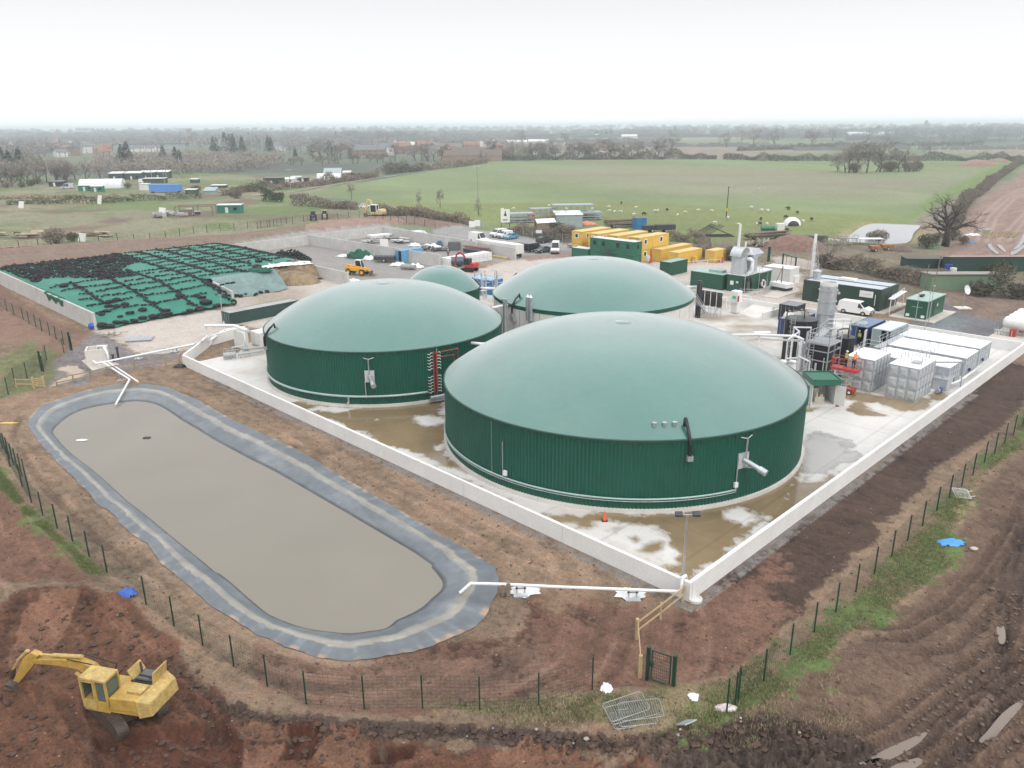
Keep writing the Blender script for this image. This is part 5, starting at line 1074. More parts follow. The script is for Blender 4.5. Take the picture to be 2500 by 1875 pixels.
for k in range(4): b.tube((a[0]+.22*k*.7,a[1]+.2*k*.7,.10),(a[0]+.22*k*.7+1.5,a[1]+.2*k*.7+1.5,.10),.07,6)
tag(b.out('red_pipe_bundle',mat('dull_red_pipe',(.27,.09,.08),.6)),'few dull red pipes lying on the yard against the bund wall','pipes')
b=MB(); b.tube(lr(.75,40.5,.1),lr(.7,46.8,.1),.09,6); b.tube(lr(1.0,41.2,.1),lr(.95,45.6,.1),.08,6); tag(b.out('pale_pipe_bundle',whitep),'pale pipe lengths on the yard along the bund wall','pipes')
t=T('control_kiosk','open green kiosk with tray roof at the side of the largest tank','kiosk',(31.09,76.87,.03),math.atan2(*(lambda a,b:(b[1]-a[1],b[0]-a[0]))((31.12,76.95,0),(33.49,76.9,0))))
W_=2.4; D_=2.6
b=MB(); b.bx(-.1,-.1,0,W_+.1,D_,.22); b.out('plinth',conc,t)
b=MB(); corr(b,(.0,D_),(0,.05),.22,2.45,.3); corr(b,(W_,.05),(W_,D_),.22,2.45,.3); corr(b,(W_,D_),(0,D_),.22,2.45,.3); b.bx(-.03,.0,.22,.06,.1,2.45); b.bx(W_-.06,0,.22,W_+.03,.1,2.45); b.out('wall',offw,t)
b=MB(); b.bx(-.25,-.35,2.45,W_+.3,D_+.1,2.5)
for (x0,y0,x1,y1) in ((-.25,-.35,W_+.3,-.29),(-.25,D_+.04,W_+.3,D_+.1),(-.25,-.29,-.19,D_+.04),(W_+.24,-.29,W_+.3,D_+.04)): b.bx(x0,y0,2.5,x1,y1,3.05)
b.bx(-.19,-.29,2.86,W_+.24,D_+.04,2.94); b.out('tray_roof',cgreen,t)
b=MB(); b.bx(-.62,-.62,.3,-.56,.02,2.4); b.out('door',cgreen,t)
b=MB(); b.box((W_+.35,-.38,1.32),(.05,1.05,2.1),rz=.75); b.out('door',offw,t)
b=MB(); b.bx(.55,1.0,.22,1.0,1.5,1.7); b.bx(.6,.7,.22,1.6,1.4,.8); b.cyl((.8,.9,.8),.14,.5); b.cyl((1.3,.95,.8),.2,.25); b.out('compressor',mat('beige_machine',(.50,.46,.38),.6,0,.2,3),t,bevel=.02)
cone('orange cone beside the open green kiosk',(33.81,77,.03)); cone('orange cone standing alone on the stained yard below the largest tank',(6.82,52.35,.03))
t=T('scissor_lift','red scissor lift raised against the silver panelled tank','lift',lr(8.9,45.9,.03),S45+PI/2)
b=MB(); b.bx(-.2,-.55,.25,2.3,.55,.62); b.out('chassis',redp,t,bevel=.03)
for x in(.15,1.95):
 for y in(-.5,.5): wheel(t,x,y,.26,.26,.2,rimm=white)
b=MB(); zs=[.62,1.25,1.88,2.5]
for i in range(3):
 for y in(-.4,.4): b.beam((.1,y,zs[i]),(2.,y,zs[i+1]),.07,.1); b.beam((2.,y+.06,zs[i]),(.1,y+.06,zs[i+1]),.07,.1)
b.out('scissor_arms',steel,t)
MB().bx(-.35,-.6,2.52,2.5,.6,2.78).out('platform',redp,t,bevel=.02)
b=MB(); rails(b,[(-.33,-.58,2.78),(2.48,-.58,2.78),(2.48,.58,2.78),(-.33,.58,2.78),(-.33,-.58,2.78)],1.1,.9,.022); b.out('guard_rail',mat('pink_red_rail',(.5,.12,.1),.5),t)
b=MB(); b.bx(2.1,.2,3.2,2.45,.5,3.75); b.out('control_box',redp,t)
person('worker in yellow jacket and white helmet on the raised lift platform',(*lr(10.1,46.1)[:2],2.82),rad(20),hiviz,navy,helm,'fwd'); person('worker in orange jacket leaning over the tank edge from the lift',(*lr(9.3,46.2)[:2],2.82),rad(40),hivo,black_cloth,helm,'fwd',.7)
b=MB(); a=(36.77,81.05,.03); c=(36.22,82.8,.03); tp=((a[0]*.62+c[0]*.38),(a[1]*.62+c[1]*.38),2.7); ladder(b,a,tp,.5,(1,.1,0),9,.035); ladder(b,c,tp,.5,(1,.1,0),5,.03); tag(b.out('step_ladder',mat('yellow_fibreglass',(.60,.50,.10),.5)),'yellow step ladder standing open beside the scissor lift','ladder')
def black_tank(label,l,r,R_,h):
 t=T('black_tank',label,'tank',lr(l,r,.03)); b=MB(); b.lathe([(R_,0),(R_,h)],48); b.lathe([(R_+.04,h-.14),(R_+.06,h-.1),(R_+.06,h),(R_-.1,h+.02)],48); b.out('shell',blackp,t,rad(30))
 MB().lathe([(R_,h+.02),(R_*.5,h+.16),(.02,h+.25)],48).out('lid',darkgrey,t,True)
 b=MB()
 for k in range(8): a=2*PI*k/8; b.tube((R_*1.04*math.cos(a),R_*1.04*math.sin(a),0),(R_*1.04*math.cos(a),R_*1.04*math.sin(a),h-.2),.05,5)
 b.out('tie_rod',darkgrey,t)
 b=MB(); b.path([(.3,0,h+.15),(.3,0,h+1.0),(-.5,-.2,h+1.05),(-R_-.1,-.4,h+.9),(-R_-.15,-.4,.4)],.08,6); b.tube((.0,-.8,h),(0,-.8,h+1.3),.06); b.out('vent_pipe',darkgrey,t,True)
 return t
black_tank('big round black tank left of the ladder tower',19.4,54.6,1.9,5.2)
black_tank('slim black tank right of the ladder tower',13.8,54.6,1.05,3.9)
t=T('ladder_tower','galvanised steel ladder tower caging a square black tank','tower',lr(12.9,48.0,.03),S45)
b=MB(); H4=4.2
for x in(0,1.6,3.2):
 for y in(0,2.7): b.beam((x,y,0),(x,y,H4+ (1.1 if x!=1.6 else 0)),.11,.11)
for z in(1.1,2.3,3.4,H4):
 for y in(0,2.7): b.beam((0,y,z),(3.2,y,z),.09,.12)
 for x in(0,3.2): b.beam((x,0,z),(x,2.7,z),.09,.12)
b.out('steel_frame',galv,t)
b=MB(); b.bx(.05,.05,H4+.06,3.15,2.65,H4+.12);
for i in range(12): b.bx(.1+i*.26,.1,H4+.12,.14+i*.26,2.6,H4+.15)
b.out('deck_grating',steel,t)
b=MB(); rails(b,[(0,0,H4+.1),(3.2,0,H4+.1),(3.2,2.7,H4+.1),(0,2.7,H4+.1),(0,0,H4+.1)],1.1,.9,.03); b.out('guard_rail',galv,t)
b=MB(); ladder(b,(-.18,1.9,0),(-.18,1.9,H4+1.1),.5,(0,1,0),17,.03);
b.out('ladder',galv,t)
b=MB(); b.bx(.25,.3,.1,2.95,2.4,H4-.3); b.out('black_vessel',blackp,t,bevel=.05)
b=MB()
rails(b,[lr(15.6,51.3,4.35),lr(16.5,55.5,4.35),lr(14.5,57.5,4.35)],1.1,1.,.03); a=lr(15.6,51.3,4.25);c=lr(16.5,55.5,4.25);d=lr(14.5,57.5,4.25); b.beam(a,c,.9,.1); b.beam(c,d,.9,.1)
for p in(c,d): b.beam((p[0],p[1],.02),(p[0],p[1],5.3),.1,.1)
tag(b.out('walkway',galv),'railed steel walkway linking ladder tower and black tanks','walkway')
t=T('steel_column','tall round galvanised column with ring flanges behind the black tank','chimney',lr(22,67.7,.03)); MB().lathe([(1.15,0),(1.15,7.1)],40).out('column_shell',mat('column_zinc',(.46,.48,.50),.40,.6,.14,.8),t,rad(30))
MB().lathe([(1.15,7.1),(1.16,7.55),(1.02,7.55),(1.0,7.0)],40).out('open_top',offw,t,rad(30))
for z in (1.6,3.3,5.0,6.5): MB().lathe([(1.15,z-.05),(1.27,z-.04),(1.27,z+.04),(1.15,z+.05)],40).out('ring_flange',galv,t,rad(30))
b=MB()
for a in (-.6,2.4): b.box((1.3*math.cos(a),1.3*math.sin(a),6.6),(.3,.2,.35),rz=a)
MB().box((1.25,-.4,6.1),(.35,.3,.3)).out('sensor_box',galv,t)
b=MB()
for k,(z,o) in enumerate(((4.9,0),(4.75,.45),(4.2,.9))):
 b.path([lr(27,38+o,z),lr(20,44.9+o,z),lr(16.6,47.2+o,z),lr(16.2,48+o,z-.4),lr(16.2,48+o,.5)],.13,7)
for l,r in ((20,45.2),(17,47.4),(23,42.4)): p=lr(l,r); b.beam((p[0],p[1],.02),(p[0],p[1],5.0),.16,.16)
a=lr(20.5,45);c=lr(19.3,46.4); b.beam((a[0],a[1],5.06),(c[0],c[1],5.06),.7,.06); tag(b.out('pipe_bridge',whitep),'silvery pipe bridge running behind the largest dome to the black tanks','pipe bridge')
b=MB(); r=random.Random(9)
for i in range(9): p=lr(r.uniform(12.5,18.5),r.uniform(44.5,47.8)); b.tube((p[0],p[1],.02),(p[0],p[1],r.uniform(1.0,3.6)),r.uniform(.05,.13),6)
for i in range(12):
 l=r.uniform(12.,18);rr=r.uniform(44.5,48); z=r.uniform(.3,2.4); d=r.uniform(.8,2.2); s=r.random()<.5
 b.tube(lr(l,rr,z),lr(l+(d if s else 0),rr+(0 if s else d),z),r.uniform(.06,.14),6)
tag(b.out('pump_pipework',galv),'low tangle of pumps and steel pipes between kiosk and ladder tower','pipework')
for k,(l,r_) in enumerate(((15.6,42.7),(14.8,43.4))):
 t=T('filter_vessel',('left','right')[k]+' one of two pale filter vessels at the rim of the largest tank','vessel',lr(l,r_,.03)); MB().lathe([(.38,0),(.38,3.0),(.3,3.15),(.02,3.2)],20).out('shell',offw,t,rad(40)); MB().lathe([(.46,2.9),(.46,3.0)],20,cap0=True,cap1=True).out('flange',galv,t)
b=MB(); p=lr(17.4,42.0); b.bx(p[0]-.6,p[1]-.4,2.2,p[0]+.6,p[1]+.4,3.6); b.bx(p[0]-.5,p[1]-.3,.02,p[0]-.4,p[1]-.2,2.2); b.bx(p[0]+.4,p[1]+.2,.02,p[0]+.5,p[1]+.3,2.2); tag(b.out('white_cabinet',white),'white cabinet on legs showing over the edge of the largest dome','cabinet')
b=MB(); b.path([lr(12.6,46.5,.4),lr(12.6,52.,.4)],.13,7); b.path([lr(12.2,46.5,.4),lr(12.2,52.,.4)],.13,7); b.path([lr(11.8,47.,.9),lr(11.8,49,.9),lr(14,49,.9)],.09,6); tag(b.out('ground_pipe',galv),'pair of steel pipes on the ground below the ladder tower','pipe')
t=T('pump_skid','dark blue pump skid beside the yellow step ladder','pump',lr(11.2,47.4,.03),S45); b=MB(); b.bx(0,0,0,2.2,1.1,.25); b.out('base_frame',darkgrey,t); b=MB(); b.path([(.2,.5,.6),(1.2,.5,.6)],.28,10); b.cyl((1.6,.5,.25),.22,1.0,10); b.out('pump_motor',mat('deep_blue_motor',(.015,.03,.08),.4),t)
b=MB(); r=random.Random(19)
for l,rr,h in ((17.2,49.5,5.0),(18.6,51.0,5.0),(16.9,51.2,4.6),(17.4,53.,4.8),(15.7,46.6,4.2),(16.6,45.4,4.9),(14.2,46.4,2.6)): p=lr(l,rr); b.beam((p[0],p[1],.02),(p[0],p[1],h),.13,.13)
for l,rr,z,l2,r2,z2 in ((17.2,49.5,4.9,18.6,51,4.9),(18.6,51,4.9,17.4,53,4.7),(17.2,49.5,3.2,17.4,53,3.2),(16.6,45.4,4.8,17.2,49.5,4.9),(15.7,46.6,4.1,17.2,49.5,4.1),(16.6,45.4,2.6,15.7,46.6,2.6),(15.7,46.6,2.8,14.2,46.4,2.5)): b.tube(lr(l,rr,z),lr(l2,r2,z2),.10,7)
for k in range(6): l=r.uniform(14.5,18.5); rr=r.uniform(45.5,53); b.path([lr(l,rr,r.uniform(2,4.6)),lr(l,rr,.6),lr(l-.6,rr+.5,.4)],.07,6)
tag(b.out('steel_pipework',mat('white_steel',(.62,.64,.65),.4,.3,.1,2)),'tall whitish pipework frame between largest dome and ladder tower','pipework')
b=MB(); a=lr(19.4,52.4,.02); ladder(b,a,(a[0],a[1],6.2),.5,(1,-1,0),20,.03)
for k in range(7):
 z=2.2+.6*k; c=Vector(a)+Vector((-.35,-.35,z)); b.path([Vector(a)+Vector((.25,-.25,z)),c+Vector((.2,-.3,0)),c,c+Vector((-.2,.1,0)),Vector(a)+Vector((-.25,.25,z))],.018,4)
tag(b.out('caged_ladder',galv),'caged ladder up the big round black tank','ladder')
b=MB(); rails(b,[lr(11.9,66.8,2.25),lr(11.9,60,2.25),lr(10.4,57,2.25)],1.0,1.5,.03); rails(b,[lr(10.9,66.8,2.25),lr(10.9,60.3,2.25)],1.0,1.5,.03); a=lr(11.4,66.8,2.2); c=lr(11.4,58.5,2.2); b.beam(a,c,.9,.1)
for rr in (59,62.5,66): p=lr(11.4,rr); b.beam((p[0],p[1],.02),(p[0],p[1],2.2),.1,.1)
tag(b.out('walkway',galv),'railed steel walkway along the ends of the white roofed tanks','walkway')
b=MB(); rails(b,[lr(6.4,57,2.35),lr(6.4,61,2.35)],1.0,1.2,.025); rails(b,[lr(5.4,57,2.35),lr(5.4,61,2.35)],1.0,1.2,.025); tag(b.out('roof_railing',galv),'steel railing on the roof of the half hidden white tank','railing')
c1=container('shipping_container','navy blue container with an open door and worker inside','container',lr(15.5,66.0,.03),S45,6.05,m=nblue,roof=mat('faded_blue_roof',(.17,.23,.33),.6,0,.15,.8,0,.3,(.3,.3,.3)),doors='x0',open_=1)
b=MB(); b.box((-.55,.0,1.3),(1.15,.06,2.3),rz=.12); b.out('open_door',offw,c1)
person('worker in yellow jacket standing in the dark container doorway',(*lr(16.6,66.3)[:2],.2),rad(225),hiviz,navy,helm,'down')
crumple('tarpaulin','grey crumpled sheet on the roof of the navy container with worker',lr(17,67.6,2.62),1.8,1.3,.4,MATS['container_grey'],11)
b=MB(); b.path([lr(16.4,65.8,.2),lr(15.8,64.8,.12),lr(15.6,63.5,.1),lr(14.9,62.8,.1)],.10,6); tag(b.out('corrugated_hose',whitep,None,True),'pale hose trailing out of the open container door','hose')
c2=container('shipping_container','weathered grey container beside the navy one, red lettering on its side','container',lr(12.6,66.2,.03),S45,6.05,m=greyc,roof=roofsheet,doors='x0',open_=1)
b=MB(); b.box((-.3,.35,1.3),(.9,.06,2.3),rz=.5); b.out('open_door',greyc,c2)
b=MB()
for x in (3.6,4.1,4.6): b.bx(x,-.02,.9,x+.32,-.005,1.6);
b.out('red_letters',redp,c2); MB().bx(2.9,-.02,.95,3.3,-.005,1.35).out('blue_emblem',cblue,c2)
c3=container('shipping_container','navy container with builder bags heaped on its roof','container',lr(24.1,63.2,.03),S45,6.05,m=nblue,roof=mat('faded_blue_roof2',(.35,.36,.37),.6,0,.2,.8),doors='x0')
for k in range(3): crumple('builder_bag',('beige','grey','brown')[k]+' builder bag on the navy container roof',lr(25.6-.4*k,64.3+1.3*k,2.6),1.7,1.4,.9,(offw,mat('bag_grey',(.42,.42,.41),.8),mat('bag_brown',(.34,.30,.26),.8))[k],20+k,'bag')
c4=container('equipment_cubicle','plain black cubicle with grey roof beside the low wall','container',lr(28.4,72.4,.03),S45,3.0,2.7,2.4,m=mat('cubicle_black',(.015,.016,.02),.5,0,.1,1),roof=mat('cubicle_roof',(.22,.23,.25),.5),doors='x0')
van('white van parked in front of the long dark green cabin',lr(24.4,84.4,.0),-S45,white,5.0,1.95,1.98,None,False)
lg=mat('forest_green_panel',(.014,.045,.028),.45,0,.12,.6,0,.1)
t=T('plant_building','long dark green cabin with ribbed pale roof and white nameplate','building',lr(22.2,88.0,.0),S45)
MB().bx(0,0,.05,7.2,12.6,3.35).out('wall',lg,t)
b=MB()
for x in (-.05,3.5,7.1): b.bx(x,-.05,3.35,x+.16,12.65,3.5)
for y in(-.05,12.49): b.bx(.11,y,3.35,7.1,y+.16,3.5)
b.out('roof_trim',mat('trim_grey',(.06,.07,.075),.5),t); MB().bx(.12,.12,3.34,7.08,12.48,3.40).out('roof',mat('pale_blue_roof',(.45,.50,.54),.4,0,.08,.5),t)
MB().bx(-.04,9.2,.1,-.01,11.0,2.4).out('door',mat('door_green',(.010,.035,.022),.5),t); MB().bx(2.2,-.05,.1,3.3,-.01,2.2).out('door',mat('door_green',(.010,.035,.022),.5),t); MB().bx(4.4,-.05,.3,6.9,-.01,3.0).out('louvre',mat('louvre_green',(.05,.08,.07),.6),t)
s_=MB().bx(-.07,1.2,2.0,-.01,3.3,3.0).out('nameplate',white,t); b=MB(); b.cyl((-.075,2.95,2.5),.12,.01,10)
for k in range(10): b.bx(-.075,2.72-k*.13,2.44,-.071,2.64-k*.13,2.58 if k in(0,4,7) else 2.53)
b.out('lettering',mat('grey_letter',(.35,.37,.36),.6),s_)
b=MB(); b.path([(2.2,11.4,3.4),(2.2,11.4,4.8)],.62,20); b.path([(2.2,11.4,4.8),(2.2,11.4,5.1)],[.75,.05],20); b.out('roof_cowl',galv,t,rad(30))
b=MB(); b.tube((-.1,.8,.9),(-.1,.8,2.6),.05); b.out('down_pipe',white,t)
b=MB(); b.bx(4.2,6,3.4,5.6,8.6,3.75); b.out('skylight',white,t)
t=T('plant_building','small bright green cabin with pale roof by the grey gravel','building',lr(15.0,87.0,.08),S45)
MB().bx(0,0,0,7.6,3.1,2.7).out('wall',mat('mid_green_panel',(.010,.085,.045),.42,0,.1,.7),t,bevel=.02); MB().bx(-.08,-.08,2.7,7.68,3.18,2.82).out('roof',mat('green_grey_roof',(.30,.42,.38),.5,0,.1,.8),t)
for y in (.25,2.4): MB().bx(-.03,y,.2,-.005,y+.5,.6).out('label_plate',white,t)
MB().bx(-.04,.7,1.7,-.01,2.2,1.78).out('vent_slot',MATS['green_grey_roof'],t); MB().bx(2.6,-.04,.1,3.5,-.01,2.1).out('door',mat('door_green2',(.008,.06,.034),.5),t); MB().bx(4.2,-.04,1.4,4.6,-.01,1.8).out('label_plate',white,t)
b=MB()
for x in (2.6,3.3): b.cyl((x,1.9,2.82),.24,.25,12); b.cyl((x,1.9,3.07),.3,.06,12)
b.out('roof_fan',blackp,t)
for p,h,lb in ((lr(14.2,85.8),5.5,'thin grey lamp mast just in front of the small green cabin'),(lr(15.8,85.0),4.2,'shorter thin grey mast left of the small green cabin'),(lr(11.5,75.5),6.5,'thin mast rising from the back bund wall by the white roofed tanks')):
 b=MB(); b.path([(p[0],p[1],0),(p[0],p[1],h)],[.06,.035],6); b.box((p[0],p[1],h),(.3,.3,.12)); tag(b.out('lamp_mast',steel),lb,'mast')
for p,h,lb in (((73.5,135.1,0),6.2,'tall thin pole leaning slightly behind the small green cabin'),((71.1,134,0),5.,'thin pole between the two green cabins')):
 b=MB(); b.path([p,(p[0]+.5,p[1],h)],[.09,.07],6); tag(b.out('timber_pole',timber_old),lb,'pole')
b=MB(); a=lr(20.4,87.3,2.4); c=lr(21.2,95,2.4); b.beam(a,c,.8,.12)
for p in (a,lr(20.7,90,0),c): b.beam((p[0],p[1],.0),(p[0],p[1],2.4),.1,.1);
rails(b,[a,c],.5,1.6,.03,mid=False); tag(b.out('cable_gantry',whitep),'white cable gantry between the two green cabins','gantry')
b=MB(); p=(71.5,121.9,0); b.box((p[0],p[1],.1),(2.2,2.2,.2)); b.tube((p[0],p[1],.2),(p[0],p[1],3.0),.06,6)
t=T('satellite_dish','white satellite dish on a post standing on gravel','dish',(p[0],p[1],0)); MB().box((0,0,.1),(2.2,1.6,.2)).out('concrete_foot',conc,t); MB().tube((0,0,.2),(0,0,3.),.06).out('post',galv,t)
d=MB().lathe([(.02,0),(.3,.04),(.6,.16),(.75,.26)],24).out('dish_reflector',white,t,True); d.location=(0,-.1,3.0); d.rotation_euler=(rad(70),0,rad(30)); b=MB(); b.tube((0,-.1,3.),(-.4,-.7,3.1),.025,5); b.out('feed_arm',steel,t)
for k in range(4):
 t=T('gas_tank',('nearest','second','third','farthest')[k]+' of the white cylinder gas tanks at the right edge','tank',lr(4.6,86.4+2.2*k,.06),S45-PI/2)
 b=MB(); b.lathe([(.02,-.25),(.45,-.2),(.75,-.02),(.86,.25),(.86,6.5),(.75,6.8),(.02,7)],24); b.v=[(z,y,x+1.6) for x,y,z in b.v]; b.f=[f[::-1] for f in b.f]; b.out('shell',white,t,True)
 for x in(1.2,5.2): MB().bx(x,-.6,0,x+.25,.6,.9).out('saddle',offw,t)
 b=MB(); b.cyl((3,0,2.42),.25,.18,12); b.out('manway',steel,t)
t=T('valve_station','red cabinet and steel valves under the white gas tanks','valves',lr(4.4,84.6,.06),S45); MB().bx(.2,-1.6,0,.8,-.9,1.0).out('red_cabinet',redp,t,bevel=.02); b=MB()
for k in range(7): b.tube((.1+.2*(k%3),.9-.35*k,.0),(.1+.2*(k%3),.9-.35*k,.9+.2*(k%2)),.06,6)
b.tube((.2,.9,.7),(.2,-.8,.7),.07); b.tube((.5,.9,.45),(.5,-.8,.45),.07); b.out('valve_pipes',galv,t)
t=T('generator_container','tall green generator container carrying silver exhaust hoods','generator',lr(44.6,86.4,.05),S45); chg=mat('generator_green',(.010,.075,.043),.42,0,.1,.7)
MB().bx(0,0,0,9.6,3.4,2.95).out('wall',chg,t,bevel=.03); MB().bx(-.05,-.05,2.95,9.65,3.45,3.02).out('roof',roofsheet,t)
MB().bx(-.03,2.1,1.2,-.005,2.75,1.9).out('label_plate',white,t); MB().bx(-.03,1.2,1.6,-.005,1.6,1.9).out('label_plate',white,t)
b=MB(); b.path([(-.12,.1,.3),(-.12,.15,1.6),(-.12,.1,2.3),(.4,-.12,2.75),(1.1,-.12,2.8),(1.9,-.12,2.3),(2.3,-.12,1.4),(2.3,-.12,.3)],.14,8); b.path([(.1,-.3,.3),(.1,-.3,1.8),(.9,-.3,2.4),(1.8,-.3,1.8),(1.9,-.3,.3)],.13,8); b.out('coolant_hose',blackp,t,True)
b=MB(); ladder(b,(1.0,-.35,0),(1.0,-.15,3.),.45,(1,0,0),10,.03); b.out('ladder',galv,t)
b=MB(); b.bx(.2,1.0,3.02,2.4,3.0,3.9); b.bx(.25,1.05,3.9,2.35,2.95,6.2); b.out('exhaust_casing',galvp,t)
pr=[]
b=MB(); n=14
for i in range(n+1): a=PI*i/n; pr.append((1.3+1.55*math.cos(a)*1.,6.2+1.5*math.sin(a)))
b.ext(pr,.9,3.1); b.out('round_hood',galv,t,rad(30))
b=MB(); b.bx(3.4,.9,3.02,5.6,3.0,5.4); b.out('exhaust_casing',galvp,t)
b=MB();
for z0,z1,e0,e1 in ((5.4,6.3,0,.75),(6.3,7.1,.75,.1)): b.add([(3.4-e0,.9-e0,z0),(5.6+e0,.9-e0,z0),(5.6+e0,3+e0,z0),(3.4-e0,3+e0,z0),(3.4-e1,.9-e1,z1),(5.6+e1,.9-e1,z1),(5.6+e1,3+e1,z1),(3.4-e1,3+e1,z1)],[(0,1,5,4),(1,2,6,5),(2,3,7,6),(3,0,4,7),(4,5,6,7)])
b.out('flared_hood',galv,t)
b=MB(); b.path([(1.3,-.1+.4,3.),(2.7,.3,3.6),(2.7,.3,5.2),(2.5,.6,5.6),(2.1,1.1,5.6)],.32,12); b.out('exhaust_elbow',mat('elbow_white',(.68,.69,.69),.4),t,True)
b=MB(); b.path([(2.7,3.2,3.),(2.7,3.2,11.4)],[.26,.24],12); b.out('exhaust_stack',offw,t,rad(40)); b=MB(); b.path([(5.3,3.3,3),(5.9,3.6,8.0)],.16,10); b.out('slanted_stack',offw,t,rad(40))
b=MB(); rails(b,[(.0,.0,3.02),(6,.0,3.02),(6,3.4,3.02)],1.1,1.,.03); b.out('roof_rail',galv,t)
b=MB(); b.beam((-.12,-.12,0),(-.12,-.12,4.2),.1,.1); b.beam((3.4,-.9,0),(3.4,-.9,3.2),.1,.1); b.beam((6.4,-.9,0),(6.4,-.9,3.2),.1,.1); b.beam((3.4,-.9,3.2),(8,-.9,3.2),.3,.12); b.out('pipe_frame',galv,t)
for k in range(2): b=MB(); b.torus((0,0,0),.62,.16,16,6); o=b.out('pipe_coil',(blackp,whitep)[k],t,True); o.location=(5.2+.8*k,-.45,.9); o.rotation_euler=(PI/2-.2,0,0)
t=T('generator_container','long low green container beside the generator stacks','generator',lr(48.6,86.0,.05),S45); MB().bx(0,0,0,3.6,6.6,2.7).out('wall',chg,t,bevel=.03); MB().bx(-.05,-.05,2.7,3.65,6.65,2.78).out('roof',mat('green_grey_roof',(.30,.42,.38),.5),t); MB().bx(1.2,1.0,2.78,2.8,3.6,3.2).out('roof_hatch',MATS['green_grey_roof'],t)
t=T('equipment_cabinet','grey open fronted cabinet with red base in front of the green generator','cabinet',(35.3,141.1,.1),S45); MB().bx(0,-3.2,.25,1.2,-2.2,2.3).out('cabinet_body',offw,t); MB().bx(0,-1.1,.25,1.2,0,2.3).out('cabinet_body',offw,t); MB().bx(.5,-2.2,.25,1.2,-1.1,2.3).out('dark_interior',darkgrey,t); MB().bx(-.15,-3.35,2.3,1.35,.15,2.42).out('roof',white,t); MB().bx(-.2,-3.6,0,1.3,.1,.25).out('red_base',redp,t)
b=MB(); rails(b,[(-.2,-3.7,.25),(1.3,-3.7,.25),(1.3,-5.2,.25)],1.6,.8,.03); b.out('red_rail',redp,t)
b=MB(); rails(b,[(39.4,133.7,0),(41.9,133.2,0),(43.7,134,0),(46.8,138.7,0)],1.0,1.,.03); tag(b.out('pipe_rail',galv),'low steel handrail in front of the generator container','railing')
t=T('transformer_house','white plain transformer house beside the generator','building',lr(42.5,99.0,0),S45); MB().bx(0,0,0,3.6,5.2,2.8).out('wall',offw,t,bevel=.04); MB().bx(-.06,-.06,2.8,3.66,5.26,2.9).out('roof',white,t); MB().bx(-.03,1.2,.1,-.005,2.6,2.2).out('door',offw,t)
t=T('equipment_skid','white flat equipment skid with grey mast on the concrete pad','skid',(46.7,137.5,.1),S45-.2); MB().bx(0,-2.4,.5,2.2,1.2,1.25).out('skid_body',white,t,bevel=.05); MB().bx(.1,-2.2,0,2.1,1,.5).out('skid_frame',darkgrey,t); b=MB(); b.beam((.9,-.6,1.25),(.9,-.6,4.2),.14,.14); b.beam((.9,-.6,4.0),(.9,.5,1.25),.08,.08); b.out('mast',timber_old,t)
MB(); b=MB(); b.box((0,0,.7),(1.6,1.3,1.4)); o=b.out('white_crate',white,None,False,.03,(52.3,144,0),S45); tag(o,'white box beside the transformer house','box')
t=T('lattice_mast','white lattice flare mast rising beside the long dark green cabin','mast',(57.3,148.8,0),S45); b=MB(); b.path([(0,0,0),(0,0,8.3)],.28,12); b.out('flare_tube',white,t,rad(40)); b=MB(); s_=1.0
for x,y in((-s_,-s_),(s_,-s_),(0,s_)): b.tube((x*1.2,y*1.2,0),(x*.3,y*.3,6.6),.05,5)
P_=[(-s_,-s_),(s_,-s_),(0,s_)]
for k in range(6):
 f0,f1=1.2-.15*k,1.2-.15*(k+1); z0,z1=1.1*k,1.1*(k+1)
 for i in range(3): a,c=P_[i],P_[(i+1)%3]; b.tube((a[0]*f0,a[1]*f0,z0),(c[0]*f1,c[1]*f1,z1),.03,4); b.tube((a[0]*f1,a[1]*f1,z1),(c[0]*f1,c[1]*f1,z1),.03,4)
b.out('lattice',galv,t)
b=MB(); pts=[(56.2,162.2,0),(56.3,160.4,0),(56.7,158.7,0),(57,156.9,0)]
for k,p in enumerate(pts): b.beam(p,(p[0],p[1],2.6),.25 if k in(0,3) else .06,.25 if k in(0,3) else .06)
b.beam((pts[0][0],pts[0][1],2.6),(pts[3][0],pts[3][1],2.6),.5,.15); tag(b.out('steel_goal',dkgreen),'dark green steel goal frame behind the generator compound','frame')
b=MB(); p=(55.1,167.9,0); b.path([p,(p[0],p[1],3.2)],.3,10); tag(b.out('green_post',dkgreen),'single thick green post behind the flared exhaust hood','post')
for k in range(5):
 l,r_=((41.6,68.3),(40.7,68.3),(39.9,68.3),(39.1,68.3),(42.4,68.3))[k]
 if k==4: l,r_=40.6,65.4
 t=T('carbon_filter',('first of the four black filter drums, nearest the dome','second black filter drum from the dome','third black filter drum from the dome','black filter drum nearest the white cabinet','tall slim black column beside the concrete tank dome')[k],'filter',lr(41.9-1.05*k if k<4 else l,r_,.03))
 z0,h,R_=(1.4,2.1,.40) if k<4 else (0,5.6,.42)
 MB().lathe([(R_,z0),(R_,z0+h),(R_*.8,z0+h+.1),(.02,z0+h+.12)],20,cap0=True).out('drum',blackp,t,rad(40))
 b=MB(); b.lathe([(R_+.02,z0+.15),(R_+.05,z0+.2),(R_+.02,z0+.25)],20); b.lathe([(R_+.02,z0+h-.25),(R_+.05,z0+h-.2),(R_+.02,z0+h-.15)],20); b.out('hoop',darkgrey,t)
 b=MB()
 for x,y in((-.3,-.3),(.3,-.3),(.3,.3),(-.3,.3)): b.tube((x,y,0),(x,y,z0+.05 if z0 else .3),.035,5)
 b.out('leg_frame',galv,t)
